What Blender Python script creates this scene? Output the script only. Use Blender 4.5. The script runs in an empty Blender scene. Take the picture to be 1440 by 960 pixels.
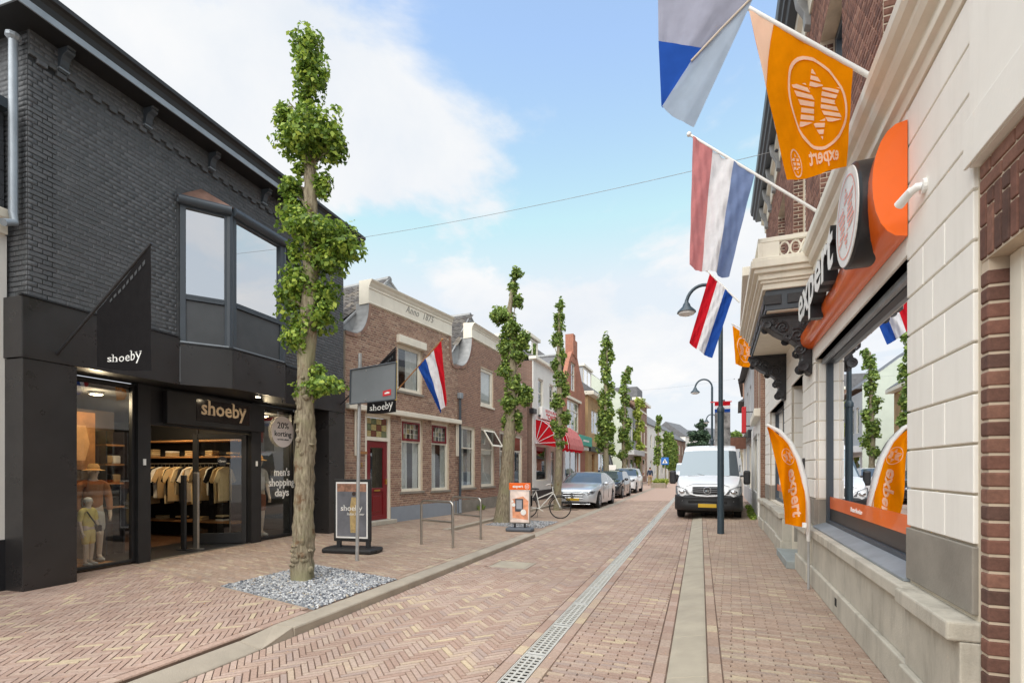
import bpy, bmesh, math, random
import numpy as np
from mathutils import Vector, Matrix
random.seed(7); rng = np.random.default_rng(7)
SC = bpy.context.scene
COL = SC.collection
R = math.radians
PI = math.pi
# ------------------------------------------------------------------ camera, sky, sun, exposure
CAM_H = 1.55; FPX = 720.0; HOR = 660.0; PSI = math.atan(265/720.0)
cam = bpy.data.cameras.new('camera'); camo = bpy.data.objects.new('camera', cam); COL.objects.link(camo)
cam.sensor_width = 36; cam.lens = 18.0; cam.shift_y = (HOR-480)/1440.0
cam.clip_start = .05; cam.clip_end = 2000
camo.location = (0, 0, CAM_H); camo.rotation_euler = (R(90), 0, PSI)
SC.camera = camo
SUN_EL, SUN_AZ = R(52), R(190)      # azimuth measured clockwise from the street direction (+Y)
wd = bpy.data.worlds.new('World'); SC.world = wd; wd.use_nodes = True
nt = wd.node_tree; nt.nodes.clear()
def wn(t, **k):
    n = nt.nodes.new(t)
    for a, b in k.items(): setattr(n, a, b)
    return n
def mth(op, a, b=None, tree=None, clamp=False):
    tr = tree or nt
    n = tr.nodes.new('ShaderNodeMath'); n.operation = op; n.use_clamp = clamp
    for i, q in enumerate((a, b)):
        if q is None: continue
        if isinstance(q, (int, float)): n.inputs[i].default_value = q
        else: tr.links.new(q, n.inputs[i])
    return n.outputs[0]
sky = wn('ShaderNodeTexSky', sky_type='NISHITA', sun_disc=False)
sky.sun_elevation = SUN_EL; sky.sun_rotation = SUN_AZ; sky.air_density = 1.0; sky.dust_density = .6; sky.ozone_density = 2.0
tc = wn('ShaderNodeTexCoord'); sep = wn('ShaderNodeSeparateXYZ'); nt.links.new(tc.outputs['Generated'], sep.inputs[0])
den = mth('ADD', mth('MAXIMUM', sep.outputs[2], 0.0), .28)
cmb = wn('ShaderNodeCombineXYZ')
nt.links.new(mth('DIVIDE', sep.outputs[0], den), cmb.inputs[0]); nt.links.new(mth('DIVIDE', sep.outputs[1], den), cmb.inputs[1])
cmb.inputs[2].default_value = 3.7
def cloudnoise(scale, detail, rough, off):
    mp = wn('ShaderNodeMapping'); mp.inputs['Location'].default_value = off; nt.links.new(cmb.outputs[0], mp.inputs[0])
    n = wn('ShaderNodeTexNoise'); n.inputs['Scale'].default_value = scale; n.inputs['Detail'].default_value = detail
    n.inputs['Roughness'].default_value = rough; n.inputs['Distortion'].default_value = .25
    nt.links.new(mp.outputs[0], n.inputs['Vector']); return n.outputs[0]
CLOUD_OFF = (4.96, 6.68, 0); CLOUD_SC = 1.4
n1 = cloudnoise(CLOUD_SC, 12, .56, CLOUD_OFF)
cov = wn('ShaderNodeMapRange'); cov.interpolation_type = 'SMOOTHSTEP'
cov.inputs[1].default_value = .465; cov.inputs[2].default_value = .555
nt.links.new(n1, cov.inputs[0])
# towards the horizon the cloud deck closes up
hz = wn('ShaderNodeMapRange'); hz.inputs[1].default_value = .42; hz.inputs[2].default_value = .04; hz.inputs[3].default_value = 0; hz.inputs[4].default_value = .7
nt.links.new(sep.outputs[2], hz.inputs[0])
cl = mth('MAXIMUM', cov.outputs[0], hz.outputs[0])
n2 = cloudnoise(2.2, 7, .6, (7.1, 1.3, 0))
shade = wn('ShaderNodeMapRange'); shade.inputs[1].default_value = .3; shade.inputs[2].default_value = .7
nt.links.new(n2, shade.inputs[0])
cc = wn('ShaderNodeMix', data_type='RGBA'); cc.inputs[6].default_value = (5.0, 5.3, 5.7, 1); cc.inputs[7].default_value = (6.15, 6.1, 6.05, 1)
nt.links.new(shade.outputs[0], cc.inputs[0])
sk = wn('ShaderNodeMix', data_type='RGBA', blend_type='MULTIPLY'); sk.inputs[0].default_value = 1; sk.inputs[7].default_value = (2.95, 2.65, 2.25, 1)
nt.links.new(sky.outputs[0], sk.inputs[6])
sk2 = wn('ShaderNodeMix', data_type='RGBA', blend_type='DARKEN'); sk2.inputs[0].default_value = 1; sk2.inputs[7].default_value = (4.7, 5.25, 5.8, 1); nt.links.new(sk.outputs[2], sk2.inputs[6])
mx = wn('ShaderNodeMix', data_type='RGBA'); nt.links.new(cl, mx.inputs[0]); nt.links.new(sk2.outputs[2], mx.inputs[6]); nt.links.new(cc.outputs[2], mx.inputs[7])
bg = wn('ShaderNodeBackground'); bg.inputs[1].default_value = .05; nt.links.new(mx.outputs[2], bg.inputs[0])
wo = wn('ShaderNodeOutputWorld'); nt.links.new(bg.outputs[0], wo.inputs[0])
sl = bpy.data.lights.new('sun', 'SUN'); sl.energy = 1.5; sl.angle = R(80); sl.color = (1, .965, .91)
so = bpy.data.objects.new('sun', sl); COL.objects.link(so)
so.rotation_euler = (PI/2-SUN_EL, 0, PI-SUN_AZ); so.location = (-10, -10, 30)
SC.view_settings.view_transform = 'Standard'; SC.view_settings.look = 'None'; SC.view_settings.gamma = 1
SC.view_settings.use_curve_mapping = False; SC.view_settings.exposure = 1.72
SC.render.engine = 'CYCLES'; SC.render.resolution_x = 1024; SC.render.resolution_y = 682
SC.cycles.max_bounces = 8; SC.cycles.transparent_max_bounces = 16

# ------------------------------------------------------------------ pixel helpers (a pixel gives a direction only)
def ray(x, y):
    u = (x-720)/FPX; c, s = math.cos(PSI), math.sin(PSI)
    return Vector((u*c-s, u*s+c, (HOR-y)/FPX))
def ground(x, y, z=0.):
    r = ray(x, y); t = (z-CAM_H)/r.z
    return Vector((r.x*t, r.y*t, z))
def atY(x, y, Y):
    r = ray(x, y); t = Y/r.y
    return Vector((r.x*t, Y, CAM_H+r.z*t))
def cdist(p): return (Vector(p)-Vector((0, 0, CAM_H))).length

# ------------------------------------------------------------------ materials
def S(r, g, b):
    f = lambda c: (c/255/12.92) if c/255 <= .04045 else ((c/255+.055)/1.055)**2.4
    return (f(r), f(g), f(b))
MATS = {}
def newmat(name):
    m = bpy.data.materials.new(name); m.use_nodes = True
    t = m.node_tree; b = t.nodes['Principled BSDF']; MATS[name] = m
    return m, t, b
def noise(t, scale, detail=4, rough=.55, coord='pos', dist=0):
    if coord == 'pos':
        g = t.nodes.new('ShaderNodeNewGeometry'); v = g.outputs['Position']
    else:
        g = t.nodes.new('ShaderNodeTexCoord'); v = g.outputs['Object']
    n = t.nodes.new('ShaderNodeTexNoise'); n.inputs['Scale'].default_value = scale; n.inputs['Detail'].default_value = detail
    n.inputs['Roughness'].default_value = rough; n.inputs['Distortion'].default_value = dist
    t.links.new(v, n.inputs['Vector']); return n.outputs[0]
def rgbmix(t, f, a, b, blend='MIX'):
    n = t.nodes.new('ShaderNodeMix'); n.data_type = 'RGBA'; n.blend_type = blend
    for q, i in ((f, 0), (a, 6), (b, 7)):
        if isinstance(q, (int, float)): n.inputs[i].default_value = q
        elif isinstance(q, tuple): n.inputs[i].default_value = (*q[:3], 1)
        else: t.links.new(q, n.inputs[i])
    return n.outputs[2]
def maprange(t, v, a, b, c=0., d=1.):
    n = t.nodes.new('ShaderNodeMapRange'); t.links.new(v, n.inputs[0])
    for i, q in enumerate((a, b, c, d)): n.inputs[i+1].default_value = q
    return n.outputs[0]
def bumpit(t, b, h, strength, dist=.01):
    n = t.nodes.new('ShaderNodeBump'); n.inputs['Strength'].default_value = strength; n.inputs['Distance'].default_value = dist
    t.links.new(h, n.inputs['Height']); t.links.new(n.outputs[0], b.inputs['Normal'])
def M(name, col, rough=.6, metal=0., var=.12, scale=6., bump=0., bscale=None, coord='pos', spec=.5, coat=0.):
    m, t, b = newmat(name)
    lo = tuple(c*(1-var) for c in col); hi = tuple(min(1, c*(1+var)) for c in col)
    if var > 0:
        n = maprange(t, noise(t, scale, 5, .6, coord), .3, .7)
        t.links.new(rgbmix(t, n, lo, hi), b.inputs['Base Color'])
    else: b.inputs['Base Color'].default_value = (*col, 1)
    b.inputs['Roughness'].default_value = rough; b.inputs['Metallic'].default_value = metal
    b.inputs['Specular IOR Level'].default_value = spec; b.inputs['Coat Weight'].default_value = coat
    if bump: bumpit(t, b, noise(t, bscale or scale*6, 4, .6, coord), bump)
    return m
def BRK(name, cols, rough=.85, bump=.5, grain=60., stain=.25, stainscale=1.2, spec=.3):
    """bricks: one colour per piece (object random + island random), grain and stains on top"""
    m, t, b = newmat(name)
    oi = t.nodes.new('ShaderNodeObjectInfo'); gm = t.nodes.new('ShaderNodeNewGeometry')
    fr = mth('FRACT', mth('ADD', oi.outputs['Random'], gm.outputs['Random Per Island'], t), None, t)
    cr = t.nodes.new('ShaderNodeValToRGB'); cr.color_ramp.interpolation = 'CONSTANT'
    els = cr.color_ramp.elements; tot = sum(w for w, c in cols); p = 0
    while len(els) < len(cols): els.new(.5)
    for e, (w, c) in zip(els, cols): e.position = p/tot; e.color = (*c, 1); p += w
    t.links.new(fr, cr.inputs[0])
    g = maprange(t, noise(t, grain, 3, .7), .25, .75, .78, 1.18)
    st = maprange(t, noise(t, stainscale, 6, .62), .3, .7, 1-stain, 1+stain*.5)
    c1 = rgbmix(t, 1., cr.outputs[0], (1, 1, 1), 'MULTIPLY')
    vm = t.nodes.new('ShaderNodeVectorMath'); vm.operation = 'SCALE'; t.links.new(c1, vm.inputs[0]); t.links.new(mth('MULTIPLY', g, st, t), vm.inputs['Scale'])
    t.links.new(vm.outputs[0], b.inputs['Base Color'])
    b.inputs['Roughness'].default_value = rough; b.inputs['Specular IOR Level'].default_value = spec
    if bump: bumpit(t, b, noise(t, grain*1.3, 4, .65), bump, .004)
    return m
def GLASS(name, tint=(1, 1, 1), boost=1.0, base=.03, rough=0.):
    m, t, b = newmat(name); t.nodes.remove(b); out = t.nodes['Material Output']
    fz = t.nodes.new('ShaderNodeFresnel'); fz.inputs[0].default_value = 1.5
    f = mth('ADD', mth('MULTIPLY', fz.outputs[0], boost, t), base, t, True)
    gb = t.nodes.new('ShaderNodeNewGeometry'); f = mth('MULTIPLY', f, mth('SUBTRACT', 1., gb.outputs['Backfacing'], t), t)   # thin pane: reflect once, at the outer face
    tr = t.nodes.new('ShaderNodeBsdfTransparent'); tr.inputs[0].default_value = (*tint, 1)
    gl = t.nodes.new('ShaderNodeBsdfGlossy'); gl.inputs['Roughness'].default_value = rough; gl.inputs[0].default_value = (.95, .97, 1, 1)
    mxx = t.nodes.new('ShaderNodeMixShader'); t.links.new(f, mxx.inputs[0]); t.links.new(tr.outputs[0], mxx.inputs[1]); t.links.new(gl.outputs[0], mxx.inputs[2])
    t.links.new(mxx.outputs[0], out.inputs[0]); return m
def CLOTH(name, col, trans=.4, var=.08, weave=300.):
    m, t, b = newmat(name); t.nodes.remove(b); out = t.nodes['Material Output']
    n = maprange(t, noise(t, 9, 5, .6), .3, .7); c = rgbmix(t, n, tuple(x*(1-var) for x in col), tuple(min(1, x*(1+var)) for x in col))
    d = t.nodes.new('ShaderNodeBsdfDiffuse'); tr = t.nodes.new('ShaderNodeBsdfTranslucent'); t.links.new(c, d.inputs[0]); t.links.new(c, tr.inputs[0])
    mxx = t.nodes.new('ShaderNodeMixShader'); mxx.inputs[0].default_value = trans
    t.links.new(d.outputs[0], mxx.inputs[1]); t.links.new(tr.outputs[0], mxx.inputs[2]); t.links.new(mxx.outputs[0], out.inputs[0]); return m
def LEAF(name, a, b_, c_):
    m, t, b = newmat(name); out = t.nodes['Material Output']
    gm = t.nodes.new('ShaderNodeNewGeometry'); cr = t.nodes.new('ShaderNodeValToRGB')
    els = cr.color_ramp.elements; els.new(.5)
    for e, (p, q) in zip(els, ((0., a), (.55, b_), (1., c_))): e.position = p; e.color = (*q, 1)
    t.links.new(gm.outputs['Random Per Island'], cr.inputs[0]); t.links.new(cr.outputs[0], b.inputs['Base Color'])
    b.inputs['Roughness'].default_value = .5; b.inputs['Specular IOR Level'].default_value = .35
    tr = t.nodes.new('ShaderNodeBsdfTranslucent'); t.links.new(cr.outputs[0], tr.inputs[0])
    mxx = t.nodes.new('ShaderNodeMixShader'); mxx.inputs[0].default_value = .35
    t.links.new(b.outputs[0], mxx.inputs[1]); t.links.new(tr.outputs[0], mxx.inputs[2]); t.links.new(mxx.outputs[0], out.inputs[0]); return m
def EMIT(name, col, s):
    m, t, b = newmat(name); b.inputs['Base Color'].default_value = (*col, 1); b.inputs['Emission Color'].default_value = (*col, 1); b.inputs['Emission Strength'].default_value = s; return m
def TEXBRICK(name, c1, c2, mortar, bw=.22, rh=.0625, frame_angle=0.):
    """far brickwork, too small to pick the bricks apart"""
    m, t, b = newmat(name)
    tcn = t.nodes.new('ShaderNodeNewGeometry'); sp = t.nodes.new('ShaderNodeSeparateXYZ'); t.links.new(tcn.outputs['Position'], sp.inputs[0])
    cb = t.nodes.new('ShaderNodeCombineXYZ'); t.links.new(mth('ADD', sp.outputs[0], sp.outputs[1], t), cb.inputs[0]); t.links.new(sp.outputs[2], cb.inputs[1])
    br = t.nodes.new('ShaderNodeTexBrick'); t.links.new(cb.outputs[0], br.inputs['Vector'])
    br.inputs['Color1'].default_value = (*c1, 1); br.inputs['Color2'].default_value = (*c2, 1); br.inputs['Mortar'].default_value = (*mortar, 1)
    br.inputs['Scale'].default_value = 1; br.inputs['Brick Width'].default_value = bw; br.inputs['Row Height'].default_value = rh; br.inputs['Mortar Size'].default_value = .008
    st = maprange(t, noise(t, 1.1, 6, .6), .3, .7, .75, 1.15)
    vm = t.nodes.new('ShaderNodeVectorMath'); vm.operation = 'SCALE'; t.links.new(br.outputs[0], vm.inputs[0]); t.links.new(st, vm.inputs['Scale'])
    t.links.new(vm.outputs[0], b.inputs['Base Color']); b.inputs['Roughness'].default_value = .9; return m

m_pave = BRK('paving_brick', [(24, S(170, 147, 132)), (22, S(174, 152, 139)), (18, S(165, 140, 126)), (12, S(178, 158, 143)), (6, S(163, 144, 134)), (7, S(183, 163, 143)), (3, S(190, 172, 145))], .9, .35, 45, .22, .6)
m_pave2 = BRK('paving_brick_walk', [(22, S(165, 143, 126)), (20, S(169, 148, 132)), (16, S(159, 137, 121)), (12, S(172, 154, 137)), (8, S(159, 141, 128)), (5, S(178, 162, 140)), (2, S(184, 168, 143))], .9, .3, 45, .22, .6)
m_pave3 = BRK('paving_brick_corner', [(24, S(168, 143, 129)), (24, S(173, 150, 137)), (16, S(164, 139, 126)), (14, S(177, 155, 140)), (7, S(188, 171, 144))], .9, .3, 45, .22, .6)
m_sand = M('joint_sand', S(112, 93, 80), .95, var=.25, scale=5)
m_conc = M('kerb_concrete', S(158, 148, 133), .9, var=.14, scale=3, bump=.35, bscale=90)
m_conc2 = M('gutter_concrete', S(164, 155, 138), .9, var=.12, scale=3, bump=.3, bscale=110)
m_galv = M('galvanised_grate', S(190, 188, 180), .6, .15, var=.12, scale=12)
m_drain = M('drain_dark', (.008, .008, .008), .9, var=0)
m_gravel = BRK('gravel_stone', [(20, S(150, 152, 156)), (18, S(176, 178, 180)), (14, S(112, 116, 122)), (10, S(205, 206, 206)), (7, S(84, 90, 98)), (4, S(170, 160, 145))], .8, 0, 60, .1)
m_gravbase = M('gravel_bed', S(110, 112, 115), .95, var=.4, scale=60)
m_blackbrick = BRK('black_painted_brick', [(1, S(85, 88, 91)), (1, S(91, 94, 97)), (1, S(96, 98, 101)), (1, S(88, 90, 93))], .55, .35, 40, .18, .8, .5)
m_blackmortar = M('black_painted_joint', S(80, 82, 84), .7, var=.2, scale=8)
m_clad = M('black_cladding', S(44, 42, 42), .42, var=.22, scale=1.6, spec=.6)
def roughvar(m, lo, hi, sc):
    t = m.node_tree; t.links.new(maprange(t, noise(t, sc, 6, .65), .3, .7, lo, hi), t.nodes['Principled BSDF'].inputs['Roughness'])
roughvar(m_clad, .2, .5, 2.2)
m_black = M('black_paint', S(34, 34, 35), .5, var=.15, scale=5)
m_anthr = M('anthracite_frame', S(66, 74, 82), .45, var=.08, scale=5)
m_anthrp = M('anthracite_panel', S(70, 73, 76), .4, var=.2, scale=2.)
m_zinc = M('zinc', S(150, 158, 165), .45, .35, var=.15, scale=4)
m_lead = M('lead_sheet', S(146, 147, 147), .6, .2, var=.22, scale=4)
m_copper = M('weathered_copper', S(150, 118, 104), .5, .4, var=.3, scale=5)
m_white = M('white_render', S(222, 220, 214), .75, var=.04, scale=2.5, bump=.08, bscale=60)
m_cream = M('cream_paint', S(230, 224, 208), .5, var=.05, scale=4)
m_creamwall = M('cream_stucco', S(240, 237, 229), .7, var=.03, scale=2.2, bump=.08, bscale=40)
def streak(m, amt, zs=.12, sc=5., col=S(150, 138, 118), base=None):
    t = m.node_tree; b = t.nodes['Principled BSDF']; src = b.inputs['Base Color'].links[0].from_socket
    g = t.nodes.new('ShaderNodeNewGeometry'); mp = t.nodes.new('ShaderNodeMapping'); mp.inputs['Scale'].default_value = (1, 1, zs); t.links.new(g.outputs['Position'], mp.inputs[0])
    n = t.nodes.new('ShaderNodeTexNoise'); n.inputs['Scale'].default_value = sc; n.inputs['Detail'].default_value = 8; n.inputs['Roughness'].default_value = .7; t.links.new(mp.outputs[0], n.inputs['Vector'])
    f = maprange(t, n.outputs[0], .5, .78, 0, amt); t.links.new(rgbmix(t, f, src, col), b.inputs['Base Color'])
streak(m_creamwall, .16); streak(m_white, .25); streak(m_cream, .2)
m_joint = M('stucco_joint', S(212, 202, 184), .8, var=.06, scale=4)
m_stone = M('bluestone_plinth', S(184, 178, 164), .85, var=.16, scale=2.2, bump=.3, bscale=70)
streak(m_stone, .6, .25, 6., S(112, 104, 92))
m_stoned = M('plinth_grey', S(140, 134, 124), .85, var=.18, scale=3, bump=.2, bscale=60)
m_step = M('bluestone_step', S(146, 152, 150), .6, var=.12, scale=5)
m_brick2 = BRK('brown_brick', [(18, S(155, 124, 108)), (16, S(164, 133, 116)), (14, S(146, 115, 102)), (10, S(171, 142, 123)), (8, S(137, 111, 99)), (6, S(176, 150, 131))], .9, .4, 50, .14)
m_mortar2 = M('lime_mortar', S(196, 180, 160), .95, var=.15, scale=6)
m_brick3 = BRK('red_brown_brick', [(18, S(158, 123, 107)), (16, S(151, 117, 103)), (14, S(164, 130, 113)), (10, S(145, 111, 98)), (8, S(137, 109, 98))], .9, .4, 50, .14)
m_darkbrick = BRK('dark_pier_brick', [(18, S(122, 86, 74)), (16, S(108, 78, 68)), (12, S(132, 96, 82)), (9, S(96, 72, 64))], .85, .5, 38, .3, 6)
m_brickup = BRK('upper_storey_brick', [(18, S(146, 108, 94)), (16, S(134, 98, 86)), (12, S(158, 120, 104)), (9, S(120, 88, 78))], .9, .4, 50, .2)
m_bluegrey = M('blue_grey_plinth', S(142, 150, 160), .7, var=.06, scale=3)
m_red = M('dark_red_paint', S(122, 22, 30), .3, var=.1, scale=4, coat=.3)
m_tile = BRK('roof_tile', [(10, S(92, 88, 84)), (10, S(104, 99, 93)), (8, S(82, 78, 76)), (5, S(118, 110, 100))], .75, .3, 30, .3, 2)
m_roofbase = M('roof_boarding', S(70, 66, 62), .9, var=.2)
m_glass = GLASS('window_glass', (.95, .97, .97), 1.6, .05)
m_shopglass = GLASS('shop_glass', (.9, .92, .92), 1.5, .04)
m_mirrorglass = GLASS('dark_shop_glass', (.5, .54, .56), 2.4, .42)
m_bayglass = GLASS('bay_glass', (.4, .43, .46), 2.4, .55)
m_room = M('dim_room', S(70, 66, 60), .9, var=.1)
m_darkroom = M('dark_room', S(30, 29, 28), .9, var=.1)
m_curtain = CLOTH('net_curtain', S(232, 232, 226), .35)
m_wood = M('oak_boards', S(168, 120, 74), .5, var=.2, scale=7)
m_woodfloor = M('shop_floor_wood', S(92, 62, 40), .5, var=.3, scale=4)
m_orange = M('orange_sign', S(238, 104, 20), .28, var=.06, scale=2, coat=.3)
m_blacksgn = M('sign_black', S(36, 37, 40), .35, var=.1, scale=6)
m_whitesgn = M('sign_white', S(236, 236, 232), .4, var=.03)
m_creamletter = M('cream_letter', S(240, 216, 178), .4, var=.02)
m_iron = M('cast_iron_black', S(44, 44, 47), .45, var=.25, scale=14, bump=.3, bscale=40)
m_steel = M('brushed_steel', S(172, 168, 160), .3, .85, var=.1, scale=12)
m_pole = M('lamp_post_paint', S(48, 64, 74), .45, var=.12, scale=7)
m_poleg = M('grey_pole', S(178, 180, 180), .4, .5, var=.08, scale=9)
m_tyre = M('tyre_rubber', S(24, 24, 25), .8, var=.2, scale=20)
m_rim = M('alloy_rim', S(170, 172, 176), .3, .8, var=.05)
m_chrome = M('chrome', S(215, 218, 222), .12, 1., var=0)
m_plastic = M('black_plastic', S(36, 37, 39), .5, var=.1, scale=9)
m_plate = M('yellow_plate', S(196, 160, 40), .5, var=.05)
m_carglass = M('car_glass', S(92, 104, 112), .03, .45, var=0, spec=1., coat=.3)
m_lampglass = M('headlamp_glass', S(128, 134, 140), .15, .3, var=.1, scale=30, coat=.6)
m_orangecloth = CLOTH('orange_flag_cloth', S(250, 150, 10), .45, .05)
m_emblem = CLOTH('emblem_print', S(248, 226, 200), .4, .02)
m_redcloth = CLOTH('flag_red', S(206, 36, 48), .4)
m_whitecloth = CLOTH('flag_white', S(236, 236, 238), .4)
m_bluecloth = CLOTH('flag_blue', S(44, 84, 168), .4)
m_blackcloth = CLOTH('flag_black', S(38, 37, 38), .12)
def BARK():
    m, t, b = newmat('bark'); g = t.nodes.new('ShaderNodeNewGeometry'); mp = t.nodes.new('ShaderNodeMapping'); mp.inputs['Scale'].default_value = (1, 1, .16); t.links.new(g.outputs['Position'], mp.inputs[0])
    n = t.nodes.new('ShaderNodeTexNoise'); n.inputs['Scale'].default_value = 38; n.inputs['Detail'].default_value = 6; n.inputs['Roughness'].default_value = .65; t.links.new(mp.outputs[0], n.inputs['Vector'])
    v = t.nodes.new('ShaderNodeTexVoronoi'); v.inputs['Scale'].default_value = 26; t.links.new(mp.outputs[0], v.inputs['Vector'])
    c = rgbmix(t, maprange(t, n.outputs[0], .35, .68), S(100, 90, 74), S(164, 154, 132))
    c = rgbmix(t, maprange(t, noise(t, 2.6, 5, .6), .48, .66), c, S(134, 130, 102)); c = rgbmix(t, maprange(t, noise(t, 5.5, 4, .6), .60, .70, 0, .75), c, S(104, 74, 50))
    t.links.new(c, b.inputs['Base Color']); b.inputs['Roughness'].default_value = .95; b.inputs['Specular IOR Level'].default_value = .2
    bumpit(t, b, mth('ADD', n.outputs[0], mth('MULTIPLY', v.outputs['Distance'], .6, t), t), .6, .02); return m
m_bark = BARK()
m_leafA = LEAF('plane_leaf', S(78, 104, 46), S(126, 156, 62), S(190, 206, 92))
m_leafB = LEAF('plane_leaf_far', S(84, 108, 56), S(124, 150, 72), S(176, 194, 100))
m_leafY = LEAF('yellow_leaf', S(120, 140, 56), S(168, 184, 84), S(206, 210, 110))
m_leafD = LEAF('cedar_leaf', S(44, 62, 48), S(66, 88, 66), S(96, 118, 88))
m_grass = LEAF('grass_blade', S(92, 120, 44), S(130, 156, 60), S(170, 180, 80))
m_skin = M('skin', S(196, 150, 124), .5, var=.05)

# ------------------------------------------------------------------ mesh building
ORG = {}
class MB:
    def __init__(s, fr=None): s.v = []; s.f = []; s.m = []; s.fr = fr; s.mi = 0
    def add(s, vs, fs):
        o = len(s.v)
        s.v += [Vector(s.fr.w(*x)) if s.fr else Vector(x) for x in vs]
        s.f += [tuple(i+o for i in f) for f in fs]; s.m += [s.mi]*len(fs); return s
    def box(s, a0, a1, b0, b1, c0, c1):
        return s.add([(a0, b0, c0), (a1, b0, c0), (a1, b1, c0), (a0, b1, c0), (a0, b0, c1), (a1, b0, c1), (a1, b1, c1), (a0, b1, c1)],
                     [(3, 2, 1, 0), (4, 5, 6, 7), (0, 1, 5, 4), (1, 2, 6, 5), (2, 3, 7, 6), (3, 0, 4, 7)])
    def prism(s, poly, b0, b1):
        """polygon in (a,c), extruded along b"""
        n = len(poly); vs = [(a, b0, c) for a, c in poly]+[(a, b1, c) for a, c in poly]
        return s.add(vs, [tuple(range(n))[::-1], tuple(range(n, 2*n))]+[(i, (i+1) % n, n+(i+1) % n, n+i) for i in range(n)])
    def flat(s, poly, c0, c1):
        """polygon in (a,b), extruded along c"""
        n = len(poly); vs = [(a, b, c0) for a, b in poly]+[(a, b, c1) for a, b in poly]
        return s.add(vs, [tuple(range(n))[::-1], tuple(range(n, 2*n))]+[(i, (i+1) % n, n+(i+1) % n, n+i) for i in range(n)])
    def profile(s, prof, a0, a1):
        """profile in (b,c), extruded along a"""
        n = len(prof); vs = [(a0, b, c) for b, c in prof]+[(a1, b, c) for b, c in prof]
        return s.add(vs, [tuple(range(n))[::-1], tuple(range(n, 2*n))]+[(i, (i+1) % n, n+(i+1) % n, n+i) for i in range(n)])
    def tube(s, pts, r, n=8, closed=False):
        P = [Vector(s.fr.w(*p)) if s.fr else Vector(p) for p in pts]
        m = len(P); rr = r if isinstance(r, (list, tuple)) else [r]*m
        vs = []; up = None
        for i, p in enumerate(P):
            a = P[(i-1) % m] if (closed or i > 0) else p; b = P[(i+1) % m] if (closed or i < m-1) else p
            d = (b-a).normalized() if (b-a).length > 1e-9 else Vector((0, 0, 1))
            if up is None:
                up = Vector((0, 0, 1)) if abs(d.z) < .9 else Vector((1, 0, 0))
            x = d.cross(up).normalized(); y = x.cross(d).normalized(); up = y
            for k in range(n):
                q = 2*PI*k/n; vs.append(p+x*(rr[i]*math.cos(q))+y*(rr[i]*math.sin(q)))
        fs = []
        for i in range(m if closed else m-1):
            j = (i+1) % m
            for k in range(n): fs.append((i*n+k, i*n+(k+1) % n, j*n+(k+1) % n, j*n+k))
        if not closed: fs += [tuple(range(n))[::-1], tuple(range((m-1)*n, m*n))]
        o = len(s.v); s.v += vs; s.f += [tuple(i+o for i in f) for f in fs]; s.m += [s.mi]*len(fs); return s
    def lathe(s, prof, c=(0, 0, 0), n=16, axis='z'):
        vs = []; fs = []; m = len(prof)
        for r, h in prof:
            for k in range(n):
                q = 2*PI*k/n; x, y = r*math.cos(q), r*math.sin(q)
                vs.append({'z': (c[0]+x, c[1]+y, c[2]+h), 'y': (c[0]+x, c[1]+h, c[2]+y), 'x': (c[0]+h, c[1]+x, c[2]+y)}[axis])
        for i in range(m-1):
            for k in range(n): fs.append((i*n+k, i*n+(k+1) % n, (i+1)*n+(k+1) % n, (i+1)*n+k))
        fs += [tuple(range(n))[::-1], tuple(range((m-1)*n, m*n))]
        return s.add(vs, fs)
    def ball(s, c, r, n=10, m=7):
        r = r if isinstance(r, (tuple, list)) else (r, r, r)
        prof = [(max(.02, math.sin(PI*i/m)), -math.cos(PI*i/m)) for i in range(m+1)]
        vs = []; fs = []
        for a, h in prof:
            for k in range(n): vs.append((c[0]+r[0]*a*math.cos(2*PI*k/n), c[1]+r[1]*a*math.sin(2*PI*k/n), c[2]+r[2]*h))
        for i in range(m):
            for k in range(n): fs.append((i*n+k, i*n+(k+1) % n, (i+1)*n+(k+1) % n, (i+1)*n+k))
        fs += [tuple(range(n))[::-1], tuple(range(m*n, m*n+n))]
        return s.add(vs, fs)
    def grid(s, fn, nu, nv):
        vs = [fn(i/nu, j/nv) for j in range(nv+1) for i in range(nu+1)]; w = nu+1
        return s.add(vs, [(j*w+i, j*w+i+1, (j+1)*w+i+1, (j+1)*w+i) for j in range(nv) for i in range(nu)])
    def build(s, name, mat, parent=None, smooth=False, bevel=0., recalc=True, angle=40, solid=0.):
        org = ORG.get(parent, Vector((0, 0, 0)))
        me = bpy.data.meshes.new(name)
        bm = bmesh.new(); vv = [bm.verts.new(v-org) for v in s.v]
        for f, mi in zip(s.f, s.m):
            try: q = bm.faces.new([vv[i] for i in f]); q.material_index = mi; q.smooth = smooth
            except ValueError: pass
        if recalc: bmesh.ops.recalc_face_normals(bm, faces=bm.faces)
        bm.to_mesh(me); bm.free()
        for q in (mat if isinstance(mat, (list, tuple)) else [mat]): me.materials.append(q)
        o = bpy.data.objects.new(name, me); COL.objects.link(o)
        ORG[o] = org.copy()
        if parent is not None: o.parent = parent
        if solid: md = o.modifiers.new('solid', 'SOLIDIFY'); md.thickness = solid; md.offset = 0
        if bevel: md = o.modifiers.new('bevel', 'BEVEL'); md.width = bevel; md.segments = 2; md.limit_method = 'ANGLE'; md.angle_limit = R(35)
        if smooth: me.set_sharp_from_angle(angle=R(angle))
        return o
def tag(o, label=None, cat=None, group=None, kind=None):
    if label: o['label'] = label
    if cat: o['category'] = cat
    if group: o['group'] = group
    if kind: o['kind'] = kind
    return o
def thing(name, label, cat, loc=(0, 0, 0), group=None, kind=None, rotz=0.):
    o = bpy.data.objects.new(name, None); COL.objects.link(o); o.location = loc; o.rotation_euler = (0, 0, rotz)
    o.empty_display_size = .2; ORG[o] = Vector(loc); return tag(o, label, cat, group, kind)
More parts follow.
